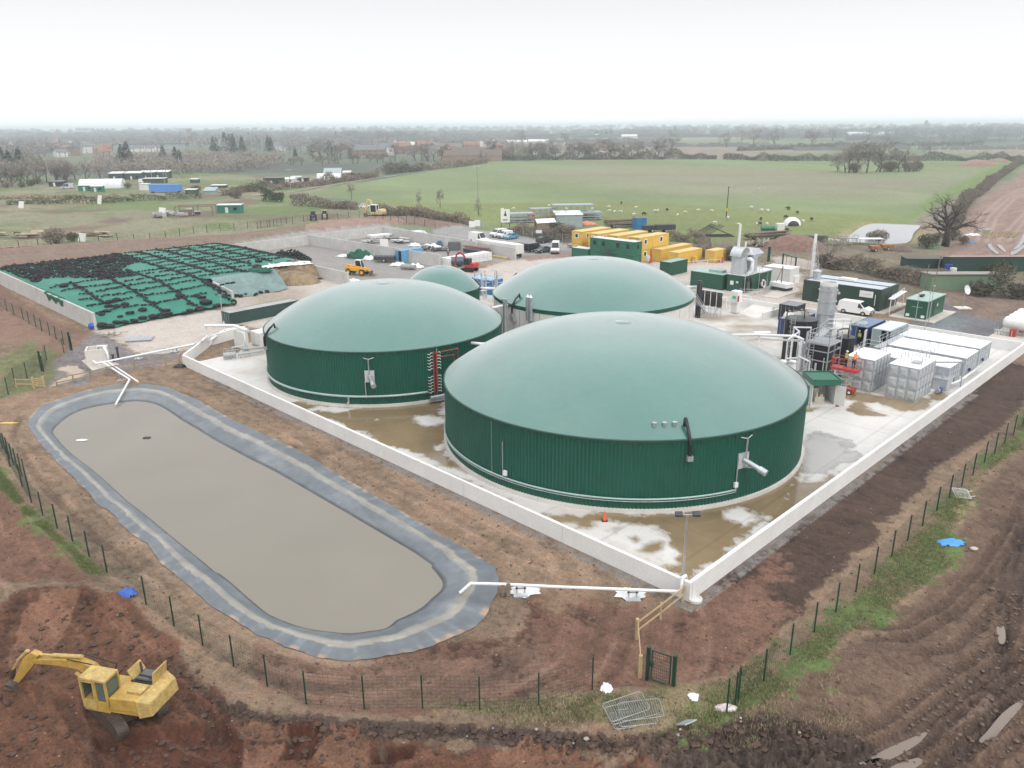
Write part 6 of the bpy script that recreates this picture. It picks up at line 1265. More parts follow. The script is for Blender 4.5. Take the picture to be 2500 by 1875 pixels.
b=MB(); b.tube(lr(42.4,68.3,3.75),lr(38.2,68.3,3.75),.09,7); b.tube(lr(42.4,68.0,1.1),lr(38.2,68.0,1.1),.09,7); b.path([lr(38.4,68.3,3.0),lr(37.9,68.8,3.0),lr(37.9,68.8,1.2)],.1,7)
for i in range(8): p=lr(38.2+.6*i,67.5); b.tube((p[0],p[1],.02),(p[0],p[1],1.5),.04,5)
tag(b.out('filter_manifold',whitep),'white pipe manifold joining the black filter drums','pipe')
t=T('control_cabinet','tall white control cabinet with green notice beside black drums','cabinet',lr(37.4,71.4,.03),S45); MB().bx(0,0,1.7,1.3,1.3,3.5).out('cabinet_body',white,t,bevel=.04); MB().bx(.15,.15,.1,1.15,1.15,1.7).out('cabinet_base',offw,t); MB().bx(-.03,.35,2.3,-.005,.95,2.8).out('green_notice',mat('notice_green',(.1,.5,.2),.5),t)
MB().cyl((-.2,-.2,2.),.12,.9,10).out('fire_extinguisher',redp,t)
b=MB()
for k,(z,o) in enumerate(((4.6,0),(4.3,.5),(3.9,1.))): b.path([lr(52,62+o,z),lr(43,63.5+o,z),lr(41.5,66+o,z)],.15,7)
for l in (50,46,43): p=lr(l,63.6); b.beam((p[0],p[1],.02),(p[0],p[1],4.7),.18,.18)
tag(b.out('pipe_bridge',whitep),'white pipe bridge behind the concrete tank dome to the black column','pipe bridge')
b=MB(); a=(26.8,113.2,3.9); c=(30.1,119.2,.1); rails(b,[c,a],1.0,.9,.035); ladder(b,c,a,.8,(1,-.6,0),14,.035); b.tube(a,c,.1,6); tag(b.out('steel_stair',galv),'steel stair climbing the side of the concrete walled tank','stair')
t=container('shipping_container','short green container behind the concrete tank dome with white fittings','container',(30.9,151.9,0),S45,6.05,m=chg,roof=MATS['green_grey_roof'],doors='x1')
t=T('white_tank','white box tank beside the second green tank','tank',lr(73.2,10.4,.03),S45);
MB().bx(0,0,.2,6.5,2.4,2.0).out('tank_body',offw,t,bevel=.06); MB().bx(.1,.1,0,6.4,2.3,.2).out('skid',steel,t); MB().bx(-.03,.25,.4,-.005,1.1,1.8).out('door',white,t)
t=T('panel_rack','row of tall white cabinets at the left end of the yard','cabinets',lr(73.3,8.2,.03),S45)
for k in range(4): MB().bx(.05,.05+k*.7,.1,.75,.68+k*.7,2.45).out('cabinet_body',offw,t,bevel=.02)
b=MB(); b.path([(.9,-.05,2.55),(.9,2.6,2.55),(.4,3.3,2.75)],.12,7); b.path([(.2,-.1,2.6),(.2,-.1,.3)],.09,6); b.out('cabinet_pipe',whitep,t,True)
b=MB(); pr=[(-40.78,102.13,.15),(-40.73,103.25,.3),(-40.66,107.22,.35),(-38.99,108.59,.4)]; b.path(pr,.16,8); pr=[(-40.3,101.7,1),(-40.34,106.52,1),(-39.97,107.43,1),(-38.84,108.34,1)]; b.path(pr,.17,8); b.path([(-40.83,101.78,3),(-36.89,101.66,3),(-34.65,99.98,2.8)],.2,8)
for p,h in (((-40.82,102.19,.02),3.0),((-40.08,106.66,.02),2.4)): b.beam(p,(p[0],p[1],h),.12,.12)
tag(b.out('white_pipe_run',whitep,None,rad(40)),'looping white pipes over the angled bund wall','pipe')
t=T('pump_set','steel frame of pumps and valves on the pale yard beside the second tank','pump',(-36.15,95.46,.03),.55); b=MB()
for k in range(6): b.beam((.6*k,0,0),(.6*k,0,1.0+.2*(k>1)),.05,.05); b.beam((.6*k,1.1,0),(.6*k,1.1,1.0+.2*(k>1)),.05,.05)
for z in (.5,1.2): b.beam((0,0,z),(3,0,z),.05,.05); b.beam((0,1.1,z),(3,1.1,z),.05,.05)
b.out('frame',galv,t); b=MB(); b.path([(-.2,.5,.5),(1.3,.5,.5)],.36,12); b.path([(1.6,.4,.4),(4.8,.4,.4)],.14,8); b.path([(2.2,.9,.9),(6.2,.9,.7)],.16,8); b.path([(1.0,.5,.8),(1.0,.5,1.4),(2.4,.5,1.4)],.1,7); b.out('pump_body',steel,t,rad(40))
dk=(-42.3,115.4,0)
container('shipping_container','long dark green container between silage yard and second tank','container',(-42,114.4,0),rad(48),12.2,2.44,1.75,m=dkgc,roof=mat('dusty_roof',(.36,.36,.34),.7,0,.15,.5),doors='x0')
slab([(-54.48,95.48),(-53.66,98.11),(-48.4,93.36),(-50.74,90.98)],'pale concrete pad under the pump chamber',.12)
t=T('pump_chamber','square concrete pump chamber on the pale pad','chamber',(-53.03,93.9,.12),.35); b=MB(); b.bx(0,0,0,2.4,.2,1.7); b.bx(0,2.0,0,2.4,2.2,1.7); b.bx(0,.2,0,.2,2.0,1.7); b.bx(2.2,.2,0,2.4,2.0,1.7); b.bx(.2,.2,0,2.2,2.,.2); b.out('chamber_wall',conc,t); b=MB(); b.path([(1.4,1,.3),(1.4,1,1.9),(2.2,.4,2.0),(2.6,-.6,1.2),(2.6,-.6,.2)],.14,8); b.out('chamber_pipe',whitep,t,True)
b=MB()
for (x,y,h) in ((2.6,-.5,1.1),(3.1,-.3,.9),(3.6,.5,1.6)): b.cyl((x,y,0),.14,h,8); b.cyl((x,y,h),.22,.12,8)
b.out('valve_stem',darkgrey,t)
def pipeline(label,pts,r,supports=()):
 r*=.66
 b=MB(); b.path(pts,r,9); t=T('pipeline',label,'pipe',(0,0,0)); b.out('pipe',whitep,t,rad(50))
 for p,h in supports:
  s=MB(); s.beam((p[0]-.25,p[1],0),(p[0]-.25,p[1],h),.1,.1); s.beam((p[0]+.25,p[1],0),(p[0]+.25,p[1],h),.1,.1); s.beam((p[0]-.35,p[1],h-.16),(p[0]+.35,p[1],h-.16),.1,.1); s.box((p[0],p[1],.03),(.9,.9,.1)); s.out('pipe_support',galv,t)
 return t
pipeline('twin white pipe from pump chamber to the bund corner',[(-51.8,93.34,.7),(-50.91,92.2,.7),(-50.23,92.74,.7),(-42.01,100.49,.8),(-40.42,99.26,1.6),(-40.59,101.59,1.6)],.17,(((-47.71,96.48,0),.6),((-44.39,99.73,0),.6)))
pipeline('white pipe bending down into the far end of the lagoon',[(-50.3,92.57,.75),(-43.66,85.43,.75),(-42.48,79.31,-.1)],.17,(((-45.67,87.55,0),.7),))
pipeline('straight white pipe ending over the far lagoon bank',[(-49.73,92.73,.75),(-42.32,84.59,.75)],.15)
pipeline('long white pipe on stub supports from bund corner to the lagoon liner',[(-3.36,42.6,.25),(-2.67,42.89,.75),(-.39,42.75,.75),(2.79,42.5,.7),(10.2,41.9,.7),(10.37,42,.75),(10.37,42.2,1.45),(10.68,42.48,1.45),(11.07,43.63,.3)],.15,(((.46,42.81,0),.6),((7.41,42.27,0),.6)))
b=MB(); p=(-.31,42.79,0); b.box((p[0],p[1],.35),(.25,.35,1.0)); b.box((p[0]-.35,p[1],.3),(.2,.3,.9)); tag(b.out('timber_block',timber_old),'pair of dark timber blocks holding up the white pipe','blocks')
whc=mat('spilt_concrete',(.66,.655,.64),.8,0,.08,1,.2)
for p,lb in (((.72,43.09,0),'splash of white concrete under the pipe by the lagoon'),((7.3,42.64,0),'splash of white concrete under the pipe near the bund corner')):
 b=MB(); n=40; r=random.Random(int(p[0]*10)); vs=[(p[0]+(.72+.12*math.sin(i*.9)+.14*r.random())*math.cos(2*PI*i/n)*1.2,p[1]+(.62+.12*math.sin(i*.7)+.12*r.random())*math.sin(2*PI*i/n)*1.0,.05+.02*r.random()) for i in range(n)]+[(p[0],p[1],.11)]; b.add(vs,[(i,(i+1)%n,n) for i in range(n)]); tag(b.out('concrete_spill',whc,None,True),lb,'concrete')
t=T('manhole_cover','round pale manhole ring at the outside bund corner','manhole',(11.24,42.01,0)); b=MB(); b.lathe([(.45,0),(.45,.16),(.33,.17),(.33,.1)],24); b.out('ring',conc,t); b=MB(); b.lathe([(.33,.12),(.02,.13)],24); b.out('lid',offw,t)
def lamp(label,p,h,two=True):
 t=T('lamp_post',label,'lamp post',(p[0],p[1],.02)); MB().path([(0,0,0),(0,0,h)],[.09,.06],8).out('post',galv,t); MB().box((0,0,.03),(.35,.35,.06)).out('base_plate',galv,t); b=MB(); b.beam((-.65,0,h),(.65,0,h),.07,.07); b.out('cross_arm',galv,t)
 for s in(-1,1): f=MB().box((s*.55,-.1,h+.12),(.46,.32,.2),rx=.5).out('flood_lamp',darkgrey,t,bevel=.02); MB().box((s*.55,-.2,h+.05),(.38,.02,.16),rx=.5).out('lens',mat('lamp_glass',(.5,.52,.55),.15),f)
lamp('floodlight post at the near bund corner',lr(1.3,1.3),4.9); lamp('floodlight post at the foot of the covered silage',(-46.6,123.8,0),2.6)
# ===== yard =====
yw=dict(frame=white)
roofy=mat('yellow_roof',(.66,.50,.22),.5,0,.1,.6,0,.25,(.55,.5,.4))
for k,(l,r_,L_,lb) in enumerate(((93.0,100.2,10.6,'farthest left of the upper yellow site cabins, small window on its end'),(87.7,99.6,11,'second upper yellow site cabin from the left'),(82.6,99.9,11,'third upper yellow site cabin from the left, with a door'),(77.3,100.5,10.9,'rightmost upper yellow site cabin with two windows and a door'))):
 w_=[('x0',1.45,1.2,.75,.8)] if k<3 else [('x0',1.45,1.2,.9,.8)]
 for u in ((2.2,8.0) if k!=2 else (4.,8.4)): w_.append(('y0',u,1.15,.8,.85))
 cabin(lb,lr(l,r_,2.62),S45,L_,2.9,2.6,yel,'yellow site cabins',w_,(('y0',5.2),('y0',6.4) if k==2 else ('y0',5.25))[:1 if k!=2 else 2],roof=roofy)
 cabin(('farthest left of the lower yellow cabins under an upper one','second lower yellow cabin from the left, mostly hidden','third lower yellow cabin from the left, mostly hidden','rightmost lower yellow cabin with two windows at ground level')[k],lr(l,r_,0),S45,L_,2.9,2.58,yel,'yellow site cabins',w_,(('y0',5.2),),roof=roofy)
gw=[('x0',u,1.1,.85,.95) for u in (1.6,4.2,8.0,10.4)]+[('y0',1.25,1.1,.6,.95)]
cabin('upper dark green cabin with four shuttered windows',lr(74.2,94.5,2.62),S45,2.6,11.6,2.6,cgreen,'green site cabins',gw,(),frame=mat('shutter_green',(.02,.14,.085),.5))
cabin('lower dark green cabin half hidden by the dome',lr(74.2,94.5,0),S45,2.6,11.6,2.58,cgreen,'green site cabins',[],(('x0',6.),))
cabin('single low green container cabin left of the green stack',lr(86.2,94.3,0),S45,2.6,4.6,2.6,cgreen,'green site cabins',[],())
b=MB(); p0=lr(80.6,94.0,2.55); p1=lr(77.4,93.9,.1);
for s in (0,-.9):
 a=lr(80.6,94.2+s*1.0,2.6); c=lr(77.4,94.2+s*1.0,.1); b.beam(a,c,.06,.2); rails(b,[c,a],.95,1.,.03)
for i in range(11): a=lr(80.6-3.2*i/10,93.8,2.55-2.4*i/10); b.box(a,(.25,.9,.04),rz=S45+PI/2)
a=lr(81.6,93.75,2.55); b.box(a,(1.,1.9,.06),rz=S45); tag(b.out('steel_stairs',darkgrey),'dark steel stair up the front of the green cabins','stairs')
container('yellow_container','long yellow store cabin with two doors on the grey yard','container',lr(69.6,103.8,0),S45,9.2,2.5,2.5,yel,roofy,'yellow ground containers','x1')
container('yellow_container','yellow container tucked behind the long yellow store','container',lr(74.4,104.6,0),S45,12.0,2.5,2.6,yel,roofy,'yellow ground containers','x1')
container('yellow_container','short yellow container with double doors facing the site, standing alone','container',lr(65.4,111.3,0),S45,4.6,2.4,2.5,yel,roofy,'yellow ground containers','x0')
t=T('wheelie_bin','small yellow bin in front of the long yellow store','bin',lr(68.4,108.6,0),S45); MB().bx(0,0,.1,.8,.8,1.2).out('bin_body',yel,t,bevel=.04); MB().bx(-.04,-.04,1.2,.84,.84,1.28).out('bin_lid',yel,t)
for l,r_,lb in ((68.8,105.6,'red plastic barrier leaning by the long yellow store'),(64.6,112.9,'red plastic barrier beside the short yellow container'),(75.4,102.2,'small red barrier between the yellow cabins')):
 b=MB(); b.bx(-.9,-.1,.1,.9,.1,1.0); b.bx(-.9,-.25,0,-.5,.25,.1); b.bx(.5,-.25,0,.9,.25,.1); tag(b.out('plastic_barrier',mat('faded_red',(.5,.09,.06),.5),None,False,.03,lr(l,r_),S45+.4),lb,'barrier')
for l,r_,lb in ((77.0,103.2,'white heater box by the lower yellow cabin'),(76.6,107.0,'white board leaning on the lower yellow cabin'),(76.8,110.0,'white notice on the corner of the yellow cabins')):
 b=MB(); b.bx(-.5,-.4,0,.5,.4,1.1); b.bx(-.55,-.45,1.1,.55,.45,1.18); tag(b.out('white_box',white,None,False,.03,lr(l,r_),S45),lb,'box')
b=MB(); p=[(29.9,162.6,0),(32,161.9,0),(44.6,166.7,0)]; b.path([(x,y,.8) for x,y,_ in p],.04,5)
for i in range(9):
 f=i/8*2; a=p[int(f)] if f<2 else p[1]; c=p[min(int(f)+1,2)]; g_=f-int(f) if f<2 else 1; x,y=a[0]+(c[0]-a[0])*g_,a[1]+(c[1]-a[1])*g_; b.beam((x,y,0),(x,y,.85),.1,.1)
tag(b.out('post_and_rail',whitep),'white post and rail along the kerb before the yellow stores','railing')
t=T('lorry_trailer','long pale box trailer parked behind the far clamp wall','trailer',lr(100.2,86.4,0),S45+PI/2)
MB().bx(0,-2.5,.95,13.2,0,3.0).out('box_body',offw,t,bevel=.03); b=MB(); b.bx(.3,-2.0,.7,12.8,-.5,.95); b.out('chassis',darkgrey,t)
b=MB();
for z in (1.4,1.65,1.9,2.15,2.4): b.bx(1.6,.0,z,2.1,.04,z+.05)
b.out('side_ladder',steel,t)
for x in (.9,2.0,10.8,11.9):
 for y in(-2.15,-.3): wheel(t,x,y,.45,.45,.3)
b=MB(); b.bx(2.5,.3,.0,8.6,.9,.35); o=b.out('timber_baulk',mat('pale_yellow_timber',(.55,.40,.17),.8,0,.2,1),None,False,0,lr(98.8,85.5),S45+PI/2); tag(o,'pale timber baulks on the ground below the box trailer','timber')
carpos=S45+PI
van('white van farthest left in the parking row, green stripe on its side',lr(129.6,109.6),carpos,white,5.1,1.95,2.0)
van('smaller white van between the striped van and blue car',lr(126.5,108.9),carpos,white,4.5,1.85,1.85,None,False)
car('light blue hatchback beside the white vans',lr(123.9,108.7),carpos,mat('car_blue',(.10,.36,.52),.25,.2,.04,1),4.2,1.75,1.45,False)
car('dark estate car with a pale roof, tail towards the camera by the mesh fence',lr(112.9,109.4),S45,mat('car_charcoal',(.05,.06,.07),.22,.3,.05,1),4.7,1.8,1.5,True)
van('black van with tailgate facing the site',lr(105.0,97.0),S45,mat('van_black',(.018,.022,.026),.25,.2,.05,1),5.0,1.95,1.98,None,True,mat('van_roof',(.12,.13,.14),.3))
car('dark grey saloon in front of the black van',lr(102.3,97.4),carpos,mat('car_grey',(.09,.105,.115),.22,.4,.05,1),4.5,1.8,1.4)
van('white high roofed van facing the camera in the car park',(10.3,182.8,0),rad(-96),white,5.4,2.0,2.45,None,False)
car('silver grey car half hidden behind the yellow cabins',lr(102.2,109.2),carpos,mat('car_silver',(.22,.24,.26),.22,.5,.05,1),4.5,1.8,1.45)
car('dark car seen just above the box trailer, nearer the black van',lr(110.4,98.0),S45,MATS['car_charcoal'],4.6,1.8,1.42)
car('grey car mostly hidden behind the box trailer',lr(113.6,96.6),S45,MATS['car_silver'],4.6,1.8,1.45)
van('white panel van behind the far clamp wall',(-8.2,200.3,1.2)[:2]+(0,),-S45,white,5.8,2.05,2.5,None,False)
t=T('mesh_fence','tall steel mesh fence between car park and hedge','fence');
def fence_parts(t,pts,h,postm,meshm,pw=.06,gap=2.5,wires=8,vw=.5,r=.006,z=None,flat=True):
 P=resample([tuple(p[:2])+(0,) for p in pts],gap)
 for a in P:
  za=z(a) if z else 0
  MB().bx(a.x-pw/2,a.y-pw/2,za-.3,a.x+pw/2,a.y+pw/2,za+h+.05).out('post',postm,t)
 b=MB()
 for a,c in zip(P,P[1:]):
  za,zc=(z(a),z(c)) if z else (0,0)
  for k in range(wires+1): zz=.06+(h-.08)*k/wires; b.tube((a.x,a.y,za+zz),(c.x,c.y,zc+zz),r*1.25,4)
  n=max(2,round((c-a).length/vw))
  for k in range(1,n): f=k/n; x,y=a.x+(c.x-a.x)*f,a.y+(c.y-a.y)*f; zz=za+(zc-za)*f; b.tube((x,y,zz+.06),(x,y,zz+h-.02),r,3)
 b.out('wire_mesh',meshm,t)
 return P
mesh_grey=mat('mesh_grey',(.34,.36,.36),.5,.3); mesh_dg=mat('mesh_green',(.012,.04,.026),.5,.0)
fence_parts(t,[(-1.7,212.2,0),(.9,209.8,0),(5.5,205.7,0),(10.5,201.8,0),(12.9,198.4,0),(15.6,197.1,0)],2.2,galv,mesh_grey,.09,3.2,5,.7,.012)
p=(7.2,204,0); o=MB().box((p[0],p[1]-.1,2.1),(1.5,.05,.8)).out('notice_board',white); tag(o,'small white notice on the car park mesh fence','sign')
t=T('mesh_fence','grey chain mesh fence from car park to the brown bank','fence'); fence_parts(t,[(-24.5,216,0),(-17.3,215.7,0),(-12.8,220.4,0),(-8,226.7,0),(-8.7,235.2,0)],2.2,galv,mesh_grey,.09,3.2,4,.8,.012)
for u,lb in (((-10.8,220.3,0),'left white board on the chain mesh fence corner'),((-9.4,222.8,0),'right white board on the chain mesh fence corner')):
 o=MB().box((u[0],u[1]-.12,2.2),(1.6,.05,1.7)).out('notice_board',white); tag(o,lb,'sign')
p=(-1.6,230.6,0); t=T('site_sign','tall white sign board with dark emblem behind the parked vans','sign',(p[0],p[1],0));
for s in(-1,1): MB().bx(s*1.2-.08,-.08,0,s*1.2+.08,.08,4.6).out('post',darkgrey,t)
MB().bx(-1.3,-.16,1.4,1.3,-.09,5.2).out('board',white,t); b=MB(); b.path([(0,-.17,3.6),(0,-.19,3.6)],.4,12); b.bx(-.12,-.19,3.9,.12,-.17,4.7); b.bx(-.7,-.19,2.2,.7,-.17,2.35); b.bx(-.7,-.19,1.9,.5,-.17,2.0); b.out('emblem',darkgrey,t)
p=(6.6,224.8,0); t=T('timber_shed','small dark timber shed with white gable roof behind the hedge','shed',(p[0],p[1],0),-.2); MB().ext([(0,0),(2.6,0),(2.6,1.9),(1.3,2.8),(0,1.9)],0,5.5).out('wall',timber_old,t); b=MB();
b.add([(-.2,-.2,1.85),(1.3,-.2,2.9),(1.3,5.7,2.9),(-.2,5.7,1.85)],[(0,1,2,3)]); b.add([(1.3,-.2,2.9),(2.8,-.2,1.85),(2.8,5.7,1.85),(1.3,5.7,2.9)],[(0,1,2,3)]); b.out('roof',white,t); MB().bx(.7,-.04,.2,1.5,-.005,1.8).out('doorway',darkgrey,t); t.rotation_euler.z=-PI/2+.35; t.location=(p[0],p[1]+2,0)
def pile(name,label,cat,c,n,m,gen,seed,kind=None):
 r=random.Random(seed); b=MB()
 for i in range(n): gen(b,r,i)
 o=b.out(name,m,None,False,0,(c[0],c[1],0),S45); tag(o,label,cat); return o
b=MB()
for k in range(9): p=(-37.9,209,0); b.tube((p[0]+.5*(k%5),p[1]-.5*(k%5),.4+.38*(k//5)),(p[0]+13+.5*(k%5),p[1]+9-.5*(k%5),.4+.38*(k//5)),.19,7)
tag(b.out('pipe_stack',whitep,None),'stack of long white pipes against the back wall of the storage bay','pipes')
pile('scrap_heap','jumble of grey boards and offcuts beside the long white pipes','materials',(-33.5,203.2,0),34,mat('scrap_grey',(.34,.33,.32),.7,.1,.35,.5),lambda b,r,i:b.box((r.uniform(-7,9),r.uniform(-3,3),.2+r.random()*.6),(r.uniform(.8,3.5),r.uniform(.3,1.6),r.uniform(.08,.5)),rz=r.random()*3,rx=r.gauss(0,.2)),31)
pile('scrap_heap','dark frames and boards scattered in the middle of the storage bay','materials',(-16.5,189.7,0),26,mat('scrap_dark',(.10,.10,.11),.7,.1,.5,.5),lambda b,r,i:b.box((r.uniform(-4,5),r.uniform(-3,3),.2+r.random()*.5),(r.uniform(.6,2.4),r.uniform(.2,1.2),r.uniform(.1,.6)),rz=r.random()*3,rx=r.gauss(0,.3)),32)
pile('pallet_stack','stack of white wrapped blocks behind the red excavator','materials',(-9.7,169.4,0),40,mat('wrapped_white',(.70,.70,.69),.5,0,.06,1),lambda b,r,i:b.box(((i%10)*1.25-6,-(i//20)*1.3,.45+.9*((i//10)%2)),(1.2,1.2,.86)),33)
pile('grey_bundle','low grey panels stacked by the back wall of the storage bay','materials',(-28.1,201,0),14,mat('scrap_pale',(.5,.5,.5),.6,0,.2),lambda b,r,i:b.box((r.uniform(-2.5,2.5),r.uniform(-1.5,1.5),.2+.05*i),(r.uniform(1.5,3),r.uniform(.6,1.4),.1),rz=r.random()*2),34)
b=MB()
for k in range(10): a=(-11,181.8,0); b.tube((a[0]+.1*(k%5),a[1]+.35*(k%5),.55+.5*(k//5)),(a[0]+5.8+.1*(k%5),a[1]-5.2+.35*(k%5),.55+.5*(k//5)),.24,7)
tag(b.out('pipe_stack',darkgrey),'bundle of black pipes on bearers near the far clamp wall','pipes'); b=MB(); a=(-11,182.8,0); b.tube((a[0],a[1]+.6,1.6),(a[0]+5.8,a[1]-4.6,1.6),.2,6); b.tube((a[0]+.3,a[1]+1.,1.6),(a[0]+6,a[1]-4.2,1.6),.2,6); tag(b.out('red_pipe_bundle',MATS['dull_red_pipe']),'two dull red pipes on top of the black pipe bundle','pipes')
crumple('plastic_heap','billowing heap of white plastic in the storage bay',(-19.3,190.4,0),5.5,3.5,1.1,whites,41,'sheet'); crumple('plastic_heap','smaller white heap left of the billowing plastic',(-23.8,194.7,0),3.,2.,.8,whites,42,'sheet')
crumple('folded_cover','crumpled dark green cover on the empty bay floor',(-34,177.1,0),6.,3.4,1.9,MATS['dark_green_cover'],43,'cover'); crumple('plastic_heap','flat white sheet behind the yellow telehandler',(-37.4,178.8,0),5,2.,.5,whites,44,'sheet'); crumple('plastic_heap','white sheet between green cover and black frame',(-31.4,174.6,0),3.2,2.4,.8,whites,45,'sheet'); crumple('plastic_heap','white sheets at the foot of the dividing wall, left part',(-23.9,165.9,0),3.6,1.8,.8,whites,46,'sheet'); crumple('plastic_heap','white sheets at the end of the dividing wall by the smallest dome',(-20,163.2,0),3.5,1.8,.9,whites,47,'sheet'); crumple('plastic_heap','white scraps at the end of the silage wall',(-30.4,148.4,0),3.4,1.6,.5,whites,48,'sheet')
b=MB(); p=(-22.7,162,0); b.path([(p[0],p[1],.5),(p[0]+3.0,p[1]-1.2,.5)],.5,12); tag(b.out('roll',mat('grey_roll',(.30,.29,.27),.8,0,.3,2)),'big grey roll of sheeting lying by the dividing wall','roll')
t=T('cattle_trailer','low black trailer frame with rails by the dividing wall','trailer',(-29.9,170.3,0),-.1); MB().bx(0,0,.4,4.6,2.2,1.3).out('tub',darkgrey,t,bevel=.1); b=MB(); rails(b,[(0,0,1.3),(4.6,0,1.3),(4.6,2.2,1.3),(0,2.2,1.3),(0,0,1.3)],.6,1.1,.04); b.out('rail',steel,t)
for y in(0.,2.2): wheel(t,2.3,y,.4,.4,.25)
container('shipping_container','pale blue open container behind the dividing wall','container',lr(114.8,66.0),S45,6.05,2.44,2.5,m=mat('pale_blue_paint',(.13,.33,.52),.5,0,.12,.7,0,.2,(.25,.35,.42)),doors='x0',open_=1)
container('shipping_container','bright blue container with white emblem beyond the smallest dome','container',lr(75.6,55.3),S45,2.9,6.05,2.55,m=cblue,roof=mat('pale_blue_roof2',(.28,.48,.62),.5),doors='x1')
b=MB(); a=lr(75.57,56.3,1.4); b.cyl((0,0,0),.42,.02,16); o=b.out('round_emblem',white,None,False,0,(a[0],a[1],a[2])); o.rotation_euler=(PI/2,0,S45-PI/2+PI/2); o.parent=[x for x in COL.objects if x.get('label','').startswith('bright blue container')][0]; o.location=(1.0,-.02,1.4); o.rotation_euler=(PI/2,0,0)
person('worker in dark clothes and white helmet near the pale blue container',(-19.3,181.4,0),rad(-60),black_cloth,timber,helm); person('worker in dark vest and red trousers walking in the storage bay',(-14.1,176.1,0),rad(-90),black_cloth,mat('red_cloth',(.4,.06,.05),.9),helm)
b=MB()
for p,h in (((-30.8,191.8,0),2.1),): b.bx(p[0]-1.0,p[1]-.1,.1,p[0]+1.,p[1]+.1,h)
tag(b.out('standing_board',white),'white panel standing alone on the storage bay floor','panel')
t=T('water_tank','dark grey barrel tank beside the red excavator','tank',(-12.7,164.6,0),.2); b=MB(); b.path([(0,0,1.0),(.15,0,1.0),(2.6,0,1.0),(2.75,0,1.0)],[.7,1.0,1.0,.7],18); b.out('barrel',mat('slate_barrel',(.06,.09,.12),.45),t,rad(40)); b=MB(); b.bx(.3,-.7,0,.5,.7,.5); b.bx(2.2,-.7,0,2.4,.7,.5); b.out('cradle',steel,t)
b=MB(); p=(-13.6,187.8,0); b.bx(p[0]-1.3,p[1]-.8,0,p[0]+1.3,p[1]+.8,1.9)
for i in range(6): b.bx(p[0]-1.35+.5*i,p[1]-.86,0,p[0]-1.3+.5*i,p[1]-.8,2.0)
tag(b.out('slatted_crate',mat('slat_grey',(.12,.13,.13),.7)),'dark slatted crate beside the black pipe bundle','crate')
t=T('reel','blue cable drum among the dark boards','drum',(-17.5,193.2,0)); b=MB(); b.path([(0,-.4,.7),(0,-.32,.7)],.75,16); b.path([(0,.32,.7),(0,.4,.7)],.75,16); b.path([(0,-.32,.7),(0,.32,.7)],.4,12); b.out('drum',cblue,t)
t=T('telehandler','yellow telehandler with forks on the empty bay floor','telehandler',(-30.6,155.8,0),rad(-22)); ty=mat('plant_yellow',(.70,.36,.03),.4,0,.12,1.5,0,.15)
MB().ext([(-2.2,.75),(2.2,.75),(2.3,1.2),(.7,1.45),(-2.3,1.5),(-2.5,1.1)],-.75,.75).out('chassis',ty,t,bevel=.05)
b=MB(); b.ext([(-.55,1.3),(.95,1.3),(.85,2.0),(.55,2.75),(-.5,2.75),(-.6,2.0)],.1,1.0); b.out('cab_glass',glass,t)
b=MB(); b.bx(-.6,.05,2.75,.62,1.05,2.85)
for x,y in((-.55,.1),(-.55,1.0),(.62,.1),(.62,1.0)): b.beam((x+(.3 if x>0 else 0),y,1.3),(x,y,2.78),.09,.09)
b.out('cab_frame',white,t)
b=MB(); b.beam((-2.3,-.35,1.85),(2.9,-.35,1.15),.35,.42); b.beam((2.7,-.35,1.2),(3.2,-.35,.55),.3,.3); b.out('boom',ty,t)
b=MB(); b.bx(3.15,-.95,.15,3.3,.35,.95);
for y in(-.75,.05): b.bx(3.3,y,.12,4.4,y+.14,.2)
b.out('fork_carriage',mat('rust_steel',(.16,.10,.07),.7,.2,.3,3),t)
MB().bx(-1.3,-1.05,.85,.9,-.72,1.5).out('engine_cover',ty,t,bevel=.05)
for x in(-1.55,1.55):
 for y in(-.95,.95): wheel(t,x,y,.62,.62,.42,rimm=ty)
